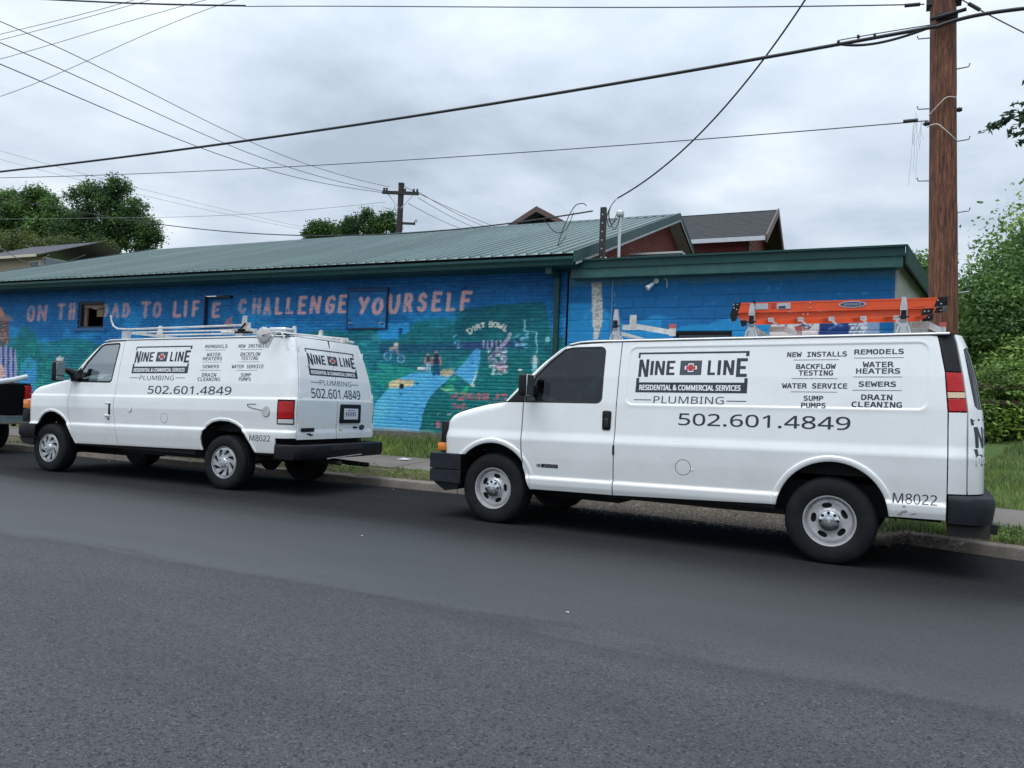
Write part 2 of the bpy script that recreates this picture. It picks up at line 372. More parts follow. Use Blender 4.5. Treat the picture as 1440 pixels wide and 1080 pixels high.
def TP(B, pts):
    """polygon points: (x, z) on the side, ('t', t, z), ('r', y, z) on the rear"""
    o = []; q_ = []
    for i, p in enumerate(pts):
        q_.append(p); n_ = pts[(i + 1) % len(pts)]
        if p[0] == 'r' and n_[0] == 'r':
            k = int(max(abs(p[1] - n_[1]), abs(p[2] - n_[2])) / .04)
            for j in range(1, k): q_.append(('r', p[1] + (n_[1] - p[1]) * j / k, p[2] + (n_[2] - p[2]) * j / k))
    for p in q_:
        if p[0] == 't': o.append((p[1], p[2]))
        elif p[0] == 'r': o.append((float(B.t_rear(p[1], p[2])), p[2]))
        else: o.append((float(B.t_side(p[0], p[1])), p[1]))
    return o
def bothsides(name, me, m, parent, label=None):
    a = link(name, me, parent, m); b = link(name, me, parent); b.scale = (1, -1, 1)
    if label: a['label'] = label[0]; b['label'] = label[1]
    return a, b

# ---------------------------------------------------------------- lettering laid on a body surface
FONTS = {}
def font(kind):
    if kind in FONTS: return FONTS[kind]
    f = None
    try:
        import os
        fn = {'mono': 'DejaVuSansMono.woff2', 'sans': 'NotoSansHebrew-Regular.woff2'}[kind]
        p = os.path.join(bpy.utils.system_resource('DATAFILES'), 'fonts', fn)
        if os.path.exists(p): f = bpy.data.fonts.load(p)
    except Exception: f = None
    FONTS[kind] = f; return f
def textpolys(body, kind='sans', bold=0., res=2):
    cu = bpy.data.curves.new('lettering', 'FONT'); cu.body = body; cu.resolution_u = res; cu.fill_mode = 'BOTH'
    f = font(kind)
    if f: cu.font = f
    o = bpy.data.objects.new('lettering_source', cu); COL.objects.link(o)
    bpy.context.view_layer.update(); dg = bpy.context.evaluated_depsgraph_get(); me = o.evaluated_get(dg).to_mesh()
    V = np.array([v.co[:2] for v in me.vertices]); F = [tuple(p.vertices) for p in me.polygons]; o.evaluated_get(dg).to_mesh_clear()
    bpy.data.objects.remove(o); bpy.data.curves.remove(cu)
    V = V - V.min(0); V = V / V.max(0); return V, F
TXT = {}
def textunit(*k):
    if k not in TXT: TXT[k] = textpolys(*k)
    return TXT[k]
def on_side(B, off=.0014): return lambda a, z, e=0.: B.P(B.t_side(a, z), z, off + e)
def on_rear(B, off=.0014):
    def f(a, z, e=0.):
        a = np.asarray(a, float); P = B.P(B.t_rear(a, z), z, off + e); P[..., 1] = np.where(a > 0, -P[..., 1], P[..., 1]); return P
    return f
def decal(name, V2, F, fn, m, parent, cut=.06):
    """flat polygons in frame units -> mesh on the surface; long edges are split first"""
    bm = bmesh.new(); vs = [bm.verts.new((p[0], 0, p[1])) for p in V2]
    for f in F:
        try: bm.faces.new([vs[i] for i in f])
        except ValueError: pass
    if cut:
        x0, x1 = V2[:, 0].min(), V2[:, 0].max(); z0, z1 = V2[:, 1].min(), V2[:, 1].max()
        for x in np.arange(x0 + cut, x1, cut): bmesh.ops.bisect_plane(bm, geom=list(bm.verts) + list(bm.edges) + list(bm.faces), plane_co=(x, 0, 0), plane_no=(1, 0, 0))
        for z in np.arange(z0 + cut, z1, cut): bmesh.ops.bisect_plane(bm, geom=list(bm.verts) + list(bm.edges) + list(bm.faces), plane_co=(0, 0, z), plane_no=(0, 0, 1))
    bmesh.ops.triangulate(bm, faces=bm.faces); C = np.array([v.co[:] for v in bm.verts]); P = fn(C[:, 0], C[:, 2])
    for v, p in zip(bm.verts, P): v.co = Vector(p)
    me = bpy.data.meshes.new(name); bm.to_mesh(me); bm.free()
    return link(name, me, parent, m)
def decal_layers(name, layers, fn, m, parent, cut=.06):
    if len(layers) == 1: return decal(name, layers[0][0], layers[0][1], fn, m, parent, cut)
    V = []; F = []
    for W, f, e in layers:
        o = decal('layer', W, f, lambda a, z, e=e: fn(a, z, e), m, None, cut); me = o.data; k = len(V); V += [tuple(v.co) for v in me.vertices]; F += [tuple(i + k for i in p.vertices) for p in me.polygons]; bpy.data.objects.remove(o); bpy.data.meshes.remove(me)
    return link(name, rawmesh(name, V, F), parent, m)
def rects(R):
    V = []; F = []
    for x0, x1, z0, z1 in R: F.append(tuple(range(len(V), len(V) + 4))); V += [(x0, z0), (x1, z0), (x1, z1), (x0, z1)]
    return np.array(V, float), F
def put_text(body, x0, x1, z0, z1, fn, m, parent, kind='sans', bold=0., cut=.08, name='lettering', slant=0.):
    V, F = textunit(body, kind); n = len(body); st = bold * (z1 - z0) * 1.6; o = []
    for i, (a, b) in enumerate(((0, 0), (1, 0), (0, 1), (1, 1)) if bold > 0 else ((0, 0),)):
        W = V * [x1 - x0 - st, z1 - z0 - st] + [x0 + a * st, z0 + b * st]; o.append((W, F, i * 1.5e-4))
    return decal_layers(name, o, fn, m, parent, cut)
def join2(items):
    V = []; F = []
    for v, f in items: F += [tuple(i + len(V) for i in q) for q in f]; V += [tuple(p) for p in v]
    return np.array(V), F
def logo(x0, x1, z0, z1, B, frame, parent, mk):
    """NINE + LINE sign: brackets, tall first and last letters, boxed cross, band with small letters"""
    w, h = x1 - x0, z1 - z0
    U = lambda a, b: np.array([[x0, z0]]) + np.array([[a, b]]) * [[w, h]]
    R = lambda L: rects([(x0 + a * w, x0 + b * w, z0 + c * h, z0 + d * h) for a, b, c, d in L])
    def tx(s, a, b, c, d, k='sans', bold=0.):
        V, F = textunit(s, k, bold); return V * [(b - a) * w, (d - c) * h] + [x0 + a * w, z0 + c * h], F
    BG = {'N': [(0, 0), (.30, 0), (.30, .60), (.66, 0), (1, 0), (1, 1), (.70, 1), (.70, .40), (.34, 1), (0, 1)], 'I': [(0, 0), (1, 0), (1, 1), (0, 1)], 'E': [(0, 0), (1, 0), (1, .17), (.36, .17), (.36, .42), (.86, .42), (.86, .58), (.36, .58), (.36, .83), (1, .83), (1, 1), (0, 1)], 'L': [(0, 0), (1, 0), (1, .17), (.38, .17), (.38, 1), (0, 1)]}
    def blk(ch, a, b, c, d): return np.array(BG[ch]) * [(b - a) * w, (d - c) * h] + [x0 + a * w, z0 + c * h], [tuple(range(len(BG[ch])))]
    f12 = frame(B, .0012)
    def solid(nm, pts): pts = np.array(pts) * [w, h] + [x0, z0]; decal(nm, pts, [tuple(range(len(pts)))], f12, mk['ink'], parent, .08)
    solid('sign_bracket', [(0, .86), (.018, .86), (.018, .955), (.972, .955), (.972, .875), (1, .875), (1, 1), (0, 1)])
    solid('sign_band', [(0, 0), (1, 0), (1, .355), (.972, .355), (.972, .25), (.028, .25), (.028, .36), (0, .36)])
    for g in (('N', .013, .108, .385, .825), ('I', .125, .153, .43, .785), ('N', .168, .258, .43, .785), ('E', .275, .352, .43, .785), ('L', .648, .715, .43, .785), ('I', .735, .763, .43, .785), ('N', .785, .878, .43, .785), ('E', .897, .99, .385, .83)):
        v, f = blk(*g); decal('letter', v, f, f12, mk['ink'], parent, .08)
    bx = R([(.40, .594, .43, .785)]); decal('emblem_box', bx[0], bx[1], frame(B, .0012), mk['ink2'], parent, .08)
    def cross(s, dz): cx, cz = .497, .61; a, t = .055 * s, .02 * s + .004; b, u = .105 * s, .038 * s + .006; return R([(cx - a, cx + a, cz - u, cz + u), (cx - t, cx + t, cz - b, cz - u), (cx - t, cx + t, cz + u, cz + b)])
    c1 = cross(1., 0); decal('emblem_outline', c1[0], c1[1], frame(B, .002), mk['white'], parent, 0)
    c2 = cross(.76, 0); decal('emblem_cross', c2[0], c2[1], frame(B, .0028), mk['red'], parent, 0)
    put_text('RESIDENTIAL & COMMERCIAL SERVICES', x0 + .035 * w, x0 + .945 * w, z0 + .055 * h, z0 + .19 * h, frame(B, .0024), mk['white'], parent, bold=.05, cut=.1)

# ---------------------------------------------------------------- wheels
def tyre_mesh(R, W, rr):
    """tyre with its outer face at y=0, width inwards; tread blocks on the shoulder"""
    prof = [(rr - .008, .012), (rr + .006, .002), (rr + .03, -.006), (rr + (R - rr) * .5, -.014), (R - .05, -.008), (R - .022, .003), (R - .010, .012)]
    n = 96; V = []; F = []
    tread = [(R - .002, .03), (R, .05), (R - .007, .056), (R - .007, .066), (R, .072), (R + .001, W / 2 - .008), (R - .007, W / 2 - .004), (R - .007, W / 2 + .004), (R + .001, W / 2 + .008), (R, W - .07), (R - .002, W - .03)]
    back = [(R - .010, W - .012), (R - .05, W), (rr + .03, W), (rr - .01, W - .02)]
    P = prof + tread + back
    for i, (r, h) in enumerate(P):
        for j in range(n):
            q = r
            if len(prof) - 1 <= i < len(prof) + 2 or len(prof) + len(tread) - 2 <= i <= len(prof) + len(tread): q = r - (.007 if j % 2 else 0)
            a = 2 * math.pi * j / n; V.append((q * math.cos(a), h, q * math.sin(a)))
    for i in range(len(P) - 1):
        for j in range(n): F.append((i * n + j, i * n + (j + 1) % n, (i + 1) * n + (j + 1) % n, (i + 1) * n + j))
    me = rawmesh('tyre', V, F, True)
    bm = bmesh.new(); bm.from_mesh(me); bmesh.ops.recalc_face_normals(bm, faces=bm.faces)
    for e_ in bm.edges:
        if len(e_.link_faces) == 2 and e_.calc_face_angle(0) > rad(30): e_.smooth = False
    bm.to_mesh(me); bm.free(); return me
def discsheet(name, R, holes, prof, thick=.012, grid=.012, n=72):
    """disc with holes pressed to depth prof(r)"""
    o = np.array([(R * math.cos(2 * math.pi * i / n), R * math.sin(2 * math.pi * i / n)) for i in range(n)]); hs = []
    for h in holes: h = np.array(h); hs.append(h if area(h) > 0 else h[::-1])
    V, F = cdt(o, hs, grid); r = np.hypot(V[:, 0], V[:, 1]); P = np.stack([V[:, 0], prof(r), V[:, 1]], 1)
    VV = [P]; FF = [F]; k = len(P)
    for h in hs:
        rr_ = np.hypot(h[:, 0], h[:, 1]); a = np.stack([h[:, 0], prof(rr_), h[:, 1]], 1); hi = h * .985 + h.mean(0) * .015; b = np.stack([hi[:, 0], prof(rr_) + thick, hi[:, 1]], 1); m = len(h)
        VV += [a, b]; i = np.arange(m); j = (i + 1) % m; FF += [np.stack([k + i, k + m + j, k + m + i], 1), np.stack([k + i, k + j, k + m + j], 1)]; k += 2 * m
    V = np.concatenate(VV); F = np.concatenate(FF)
    me = rawmesh(name, V, F, True); bm = bmesh.new(); bm.from_mesh(me); bmesh.ops.remove_doubles(bm, verts=bm.verts, dist=1e-5)
    for e_ in bm.edges:
        if len(e_.link_faces) == 2 and e_.calc_face_angle(0) > rad(35): e_.smooth = False
    bm.to_mesh(me); bm.free(); return me
def oval(cx, cz, a, b, rot, n=20, pw=1.):
    o = []
    for i in range(n):
        t = 2 * math.pi * i / n; u = a * abs(math.cos(t)) ** pw * np.sign(math.cos(t)); v = b * abs(math.sin(t)) ** pw * np.sign(math.sin(t))
        o.append((cx + u * math.cos(rot) - v * math.sin(rot), cz + u * math.sin(rot) + v * math.cos(rot)))
    return o
def steel_wheel(M, rot0):
    """pressed steel wheel: five oval windows, chrome centre cap with eight lug pockets"""
    prof = lambda r: np.interp(r, [0, .08, .095, .11, .15, .175, .19, .205], [.012, .012, .02, .04, .036, .03, .040, .052])
    hs = [oval(.136 * math.cos(a), .136 * math.sin(a), .0235, .043, a, 22, .85) for a in [rot0 + 2 * math.pi * k / 5 for k in range(5)]]
    rim = discsheet('wheel_disc', .196, hs, prof)
    fl = MB(); fl.lathe([(.222, .018), (.226, .004), (.222, -.004), (.214, -.002), (.208, .012), (.202, .04), (.196, .05), (.192, .042)], (0, 0, 0))
    cap = MB(); cap.lathe([(.094, .03), (.094, .006), (.088, -.008), (.072, -.016), (.050, -.020), (.046, -.026), (.03, -.028), (.0005, -.029)], (0, 0, 0), n=48)
    lug = MB()
    for k in range(8):
        a = 2 * math.pi * (k + .5) / 8; c = (.072 * math.cos(a), -.017, .072 * math.sin(a)); lug.lathe([(.0145, .006), (.0140, -.004), (.0120, -.005), (.0110, -.002), (.0005, -.002)], c, n=14)
    bow = MB(); bow.prism([(-.018, -.003), (-.006, -.003), (-.006, -.008), (.006, -.008), (.006, -.003), (.018, -.003), (.014, .004), (.006, .004), (.006, .008), (-.006, .008), (-.006, .004), (-.014, .004)], -.034, -.028)
    return rim, fl, cap, lug, bow
def cover_wheel(M):
    """silver wheel cover with seven swept vanes"""
    prof = lambda r: np.interp(r, [0, .05, .058, .07, .12, .18, .2, .21], [-.018, -.014, .0, .004, .006, .002, .006, .02])
    hs = []
    for k in range(8):
        a = 2 * math.pi * k / 8; p = []
        def q(r, d): return (r * math.cos(a + d), r * math.sin(a + d))
        o = [q(.095, .0), q(.11, -.12), q(.135, -.30), q(.16, -.42), (q(.178, -.44)), q(.185, -.30), q(.182, -.12), q(.165, -.08), q(.14, .02), q(.115, .16), q(.1, .2)]
        hs.append([tuple(x) for x in dens(o, .012)])
    return discsheet('wheel_cover', .206, hs, prof, thick=.02, grid=.011)
def make_wheel(parent, M, loc, meshes, tyre, side, R):
    w = bpy.data.objects.new('wheel', None); COL.objects.link(w); w.parent = parent; w.location = loc; w.empty_display_size = .1
    if side > 0: w.scale = (1, -1, 1)
    link('tyre', tyre, w, M['tyre'])
    for nm, me, mm in meshes: link(nm, me, w, M[mm])
    return w
# ================================================================ vans
def common_mats():
    M = {}
    M['paint'] = mat('white_paint', (.77, .785, .78), .28, coat=1., coatr=.05, var=.025, vscale=1.5, dirt=((.45, .42, .37), .16, 2.2))
    # road film grows towards the sills
    m = M['paint']; N = NT(m); p = m.node_tree.nodes['Principled BSDF']; cur = p.inputs['Base Color'].links[0].from_socket
    co = N.n('ShaderNodeTexCoord').outputs['Object']; sp = N.n('ShaderNodeSeparateXYZ', {0: co})
    nz = N.n('ShaderNodeTexNoise', {'Vector': co, 'Scale': 5., 'Detail': 7., 'Roughness': .7})
    a = N.n('ShaderNodeMath', {0: nz.outputs[0], 1: -.55, 2: sp.outputs[2]}, operation='MULTIPLY_ADD')
    r = N.n('ShaderNodeMapRange', {0: a.outputs[0], 1: .06, 2: .62, 3: .26, 4: 0.})
    mi = N.n('ShaderNodeMixRGB', {0: r.outputs[0], 1: cur, 2: (.40, .37, .33, 1)}); N.l(mi.outputs[0], p.inputs['Base Color'])
    M['white'] = mat('white_vinyl', (.78, .79, .80), .4); M['ink'] = mat('dark_vinyl', (.018, .026, .04), .38, var=.15, vscale=6)
    M['ink2'] = mat('slate_vinyl', (.05, .06, .075), .4); M['red'] = mat('red_vinyl', (.45, .03, .035), .4)
    M['inkthin'] = mat('faded_vinyl', (.03, .045, .06), .4)
    M['tyre'] = mat('tyre_rubber', (.007, .008, .010), .75, spec=.25, var=.35, vscale=9, bump=.0015, bscale=90, dirt=((.05, .048, .045), .25, 7.))
    M['steel'] = mat('wheel_steel', (.50, .50, .51), .42, metal=.35, var=.12, vscale=12, dirt=((.16, .14, .12), .45, 14.))
    M['chrome'] = mat('chrome', (.72, .73, .75), .12, metal=1., var=.08, vscale=20)
    M['silver'] = mat('wheel_cover_silver', (.56, .57, .58), .32, metal=.6, var=.1, vscale=14, dirt=((.2, .19, .17), .3, 18.))
    M['black'] = mat('black_plastic', (.0045, .005, .007), .5, spec=.3, var=.2, vscale=8, bump=.0006, bscale=300, dirt=((.05, .05, .05), .12, 6.))
    M['bumper'] = mat('grey_bumper_plastic', (.011, .014, .019), .55, spec=.25, var=.15, vscale=5, bump=.0005, bscale=260, dirt=((.08, .08, .08), .15, 5.))
    M['under'] = mat('underbody', (.02, .019, .018), .85, var=.4, vscale=8)
    M['rubber'] = mat('seal_rubber', (.012, .012, .013), .6)
    M['inner'] = mat('interior_plastic', (.07, .072, .075), .7, var=.15, vscale=4)
    M['seat'] = mat('seat_cloth', (.10, .10, .105), .85, var=.2, vscale=10)
    M['alu'] = mat('rack_aluminium', (.62, .63, .64), .35, metal=.8, var=.12, vscale=15, dirt=((.25, .22, .18), .35, 12.))
    M['rackwhite'] = mat('rack_white_enamel', (.56, .56, .54), .45, var=.12, vscale=10, dirt=((.25, .19, .13), .75, 14.))
    M['redlens'] = mat('red_lens', (.42, .005, .008), .25, spec=.3, coat=.35, var=.2, vscale=25, bump=.0012, bscale=120)
    M['clearlens'] = mat('clear_lens', (.62, .62, .60), .15, coat=1., bump=.001, bscale=150)
    M['creamlens'] = mat('cream_lens', (.62, .48, .30), .18, coat=1., bump=.001, bscale=150)
    M['amber'] = mat('amber_lens', (.70, .19, .01), .15, coat=1., bump=.001, bscale=160)
    M['orange'] = mat('orange_fibreglass', (.70, .075, .012), .42, var=.08, vscale=8, dirt=((.35, .10, .05), .3, 9.))
    M['rust'] = mat('rust', (.10, .045, .02), .9, var=.4, vscale=30)
    def glass(name, tint, alpha, lo=.02):
        g = bpy.data.materials.new(name); g.use_nodes = True; N = NT(g); g.node_tree.nodes.remove(g.node_tree.nodes['Principled BSDF'])
        tr = N.n('ShaderNodeBsdfTransparent', {0: tuple(c * alpha for c in tint) + (1,)}); gl = N.n('ShaderNodeBsdfGlossy', {0: (.9, .95, .97, 1), 1: .02})
        fr = N.n('ShaderNodeFresnel', {0: 1.52}); mrr = N.n('ShaderNodeMapRange', {0: fr.outputs[0], 1: 0., 2: 1., 3: lo, 4: 1.})
        mx = N.n('ShaderNodeMixShader', {0: mrr.outputs[0], 1: tr.outputs[0], 2: gl.outputs[0]}); N.l(mx.outputs[0], g.node_tree.nodes['Material Output'].inputs[0]); return g
    M['glass'] = glass('clear_glass', (.86, .97, .92), .85, .36); M['tint'] = glass('tinted_glass', (.8, .95, 1.), .065)
    return M
MT = common_mats()

def lower_top(B, zt, x0, x1):  # not above the outline
    return [(x, z) for x, z in B.top if x0 < x < x1]
def edge_z(B, zd, x): return min(zd, float(np.interp(x, [q[0] for q in B.top], [q[1] for q in B.top])) + .004)
def roofgrid(B, zd, crown, xf, xr, yw, nx=40, ny=17, bowf=.16, bowr=.05):
    P = []
    for i in range(nx):
        row = []
        for j in range(ny):
            v = -1 + 2 * j / (ny - 1); y = v * yw; a = xf - bowf * (1 - v * v); b = xr + bowr * (1 - v * v); x = a + (b - a) * i / (nx - 1)
            f = min(1, (x - a) / .35); fe = min(1, (b - x) / .22)
            z = edge_z(B, zd, x) * abs(v) + zd * (1 - abs(v)) - .02 * (1 - f) * (1 - abs(v)) + crown * (1 - abs(v) ** 2.6) * (.55 + .45 * math.sin(f * math.pi / 2)) * (.08 + .92 * math.sin(fe * math.pi / 2))
            row.append((x, y, z + B.k * x))
        P.append(row)
    return P
def van_shell(root, B, spec, M):
    k = B.k
    def sh(x, y, z): return (x, y, z + k * x)
    # roof, bonnet, windscreen
    mb = MB(); mb.grid(roofgrid(B, spec['zd'], spec['crown'], spec['rxf'], spec['rxr'], spec['yw'])); mb.build('roof', M['paint'], root)
    mb = MB(); xr0, xr1 = spec['hood']
    P = []
    for i in range(26):
        x = xr0 + (xr1 - xr0) * i / 25; row = []
        zt = float(np.interp(x, [q[0] for q in B.top], [q[1] for q in B.top]))
        for j in range(15):
            v = -1 + 2 * j / 14; yw = float(B.w(zt)) - .078; xx = x - .10 * (1 - v * v) * (1 - i / 25 * .2) - (.12 * (1 - v * v) if i == 25 else 0); row.append(sh(xx, v * yw, zt + .045 * (1 - v * v) * min(1, i / 5 + .1)))
        P.append(row)
    mb.grid(P); mb.build('bonnet', M['paint'], root)
    (bx, bz), (tx, tz) = spec['ws']; P = []
    for i in range(10):
        f = i / 9; row = []
        for j in range(17):
            v = -1 + 2 * j / 16; yw = spec['wsw'][0] + (spec['wsw'][1] - spec['wsw'][0]) * f; x = bx + (tx - bx) * f - (.24 * (1 - f) + .16 * f) * (1 - v * v); row.append(sh(x, v * yw, bz + (tz - bz) * f + .012 * (1 - v * v) + .012 * math.sin(f * math.pi)))
        P.append(row)
    mb = MB(); mb.grid(P); ws = mb.build('windscreen', M['glass'], root)
    mb = MB(); mb.tube([(bx - .26 * (1 - v * v) - .01, v * spec['wsw'][0] * .98, bz + k * bx + .0) for v in np.linspace(-1, 1, 17)], .022, 6); mb.build('cowl_trim', M['black'], root)
    for s in (-1, 1):
        y0 = s * -.1; mb = MB(); f = .1; mb.tube([(bx - .2, y0 - .1, bz + .03), (bx - .10, y0 + .25, bz + .13), (bx + .06, y0 + .5, bz + .31)], .007, 5); mb.build('wiper', M['black'], root)
    # drip rail
    for s in (-1, 1):
        xs = np.linspace(spec['rxf'] + .02, spec['rxr'] - .03, 30)
        mb = MB(); mb.tube([sh(x, s * (float(B.w(spec['zd'])) + .002), edge_z(B, spec['zd'], x) - .004) for x in xs], .010, 6); mb.build('drip_rail', M['paint'], root)
        mb = MB(); mb.tube([sh(x, s * (float(B.w(spec['zd'] - .02)) - .002), edge_z(B, spec['zd'], x) - .017) for x in xs], .005, 5); mb.build('drip_rail_shade', M['rubber'], root)  # dark strip standing in for the shade below the drip rail
    # unseen dark box added in the load bay against light leaks, cab trim
    mb = MB(); mb.box(sh(1.46, -.74, .75), sh(spec['rxr'] - .14, .74, 1.93)); mb.build('load_bay_light_block', M['under'], root)
    mb = MB(); mb.box((-.30, -.62, .42), (4.3, .62, .70)); mb.box((-.30, -.60, .70), (.30, .60, 1.18)); mb.box((.62, -.90, .44), (2.95, -.62, .80)); mb.box((.62, .62, .44), (2.95, .90, .80)); mb.box((4.0, -.86, .50), (4.4, .86, .85)); mb.box((.66, .62, .30), (2.9, .66, .5)); mb.box((.66, .78, .36), (2.92, .86, .46)); mb.box((1.46, -.88, .80), (2.95, .88, 1.1)); mb.box((.0, -.75, 1.0), (.30, .75, 1.22))  # far-side low panels are added to block wall light under the van
    mb.box((-.2, -.2, .26), (1.2, .2, .45)); mb.box((1.2, -.62, .36), (3.0, -.50, .46)); mb.box((1.2, .50, .36), (3.0, .62, .46)); mb.build('underbody', M['under'], root)
    for s in (-1, 1):
        for x0 in (0, spec['wb']):
            mb = MB(); P = []
            for i in range(17):
                a = math.pi * i / 16; P.append([(x0 + .52 * math.cos(a), s * y, .42 + .50 * math.sin(a)) for y in (.55, .90)])
            mb.grid(P); mb.build('wheel_arch_liner', M['under'], root)
    # axles, final drive, exhaust
    mb = MB(); mb.tube([(spec['wb'], -.75, .36), (spec['wb'], .75, .36)], .045, 10); mb.lathe([(.001, -.14), (.09, -.12), (.15, -.03), (.15, .05), (.08, .13), (.001, .15)], (spec['wb'], .0, .36), 'x', 20); mb.tube([(1.2, 0, .42), (spec['wb'], 0, .38)], .04, 8); mb.build('rear_axle', M['under'], root)
    mb = MB(); mb.box((-.06, -.75, .28), (.06, .75, .42)); mb.build('front_axle', M['under'], root)
    mb = MB(); mb.tube([(1.4, .35, .34), (2.6, .35, .33), (3.3, .45, .40), (3.9, .55, .38), (4.55, .72, .33)], .035, 8); mb.tube([(1.9, .35, .33), (2.5, .35, .33)], .09, 10); mb.build('exhaust', M['under'], root)
    # cab
    mb = MB(); mb.rbox((.16, -.80, .95), (.55, .80, 1.30), .05, 3); mb.rbox((.50, -.60, 1.26), (.74, -.18, 1.345), .04, 3); mb.build('dashboard', M['inner'], root)
    for s in (-1, 1):
        mb = MB(); mb.rbox((.85, s * .45 - .27, .72), (1.38, s * .45 + .27, .95), .06, 3); mb.rbox((-.08, -.26, 0), (.08, .26, .62), .06, 3, Mx((1.40, s * .45, .88), 0, rad(10))); mb.rbox((-.05, -.13, .64), (.05, .13, .83), .045, 3, Mx((1.40, s * .45, .88), 0, rad(10))); mb.build('seat', M['seat'], root)
    Mw = Mx((.80, -.42, 1.345), 0, rad(62)); mb = MB()
    mb.tube([Mw @ Vector((.19 * math.cos(a), .19 * math.sin(a), 0)) for a in np.linspace(0, 2 * math.pi, 33)], .014, 8, caps=False)
    mb.tube([Mw @ Vector((0, -.18, 0)), Mw @ Vector((0, .18, 0))], .014, 6); mb.tube([Mw @ Vector((0, 0, 0)), Mw @ Vector((.17, 0, 0))], .014, 6); mb.tube([Mw @ Vector((0, 0, 0)), Mw @ Vector((0, 0, -.25))], .03, 8); mb.build('steering_wheel', M['black'], root)
    mb = MB(); mb.box((.35, -.85, .66), (1.46, .85, .72)); mb.build('cab_floor', M['inner'], root)
def plate_lines(): return None

def mirror_near(root, M, x, z, y, big, tinted=True):
    for s in (-1, 1):
        mb = MB()
        mb.rbox((x - .075, s * y - .10, z - .135), (x + .055, s * y + .10, z + .135), .045, 4); o = mb.build('mirror', M['black'], root)
        mb = MB(); mb.rbox((x + .052, s * y - .082, z - .115), (x + .060, s * y + .082, z + .115), .003, 1); mb.build('mirror_glass', M['chrome'], o)
        mb = MB(); mb.tube([(x, s * (y - .05), z - .02), (x - .0, s * (y - .20), z - .03)], [.045, .05], 10); mb.tube([(x, s * (y - .18), z - .03), (x + .02, s * .93, z - .05)], [.05, .06], 10); mb.build('mirror_arm', M['black'], root)

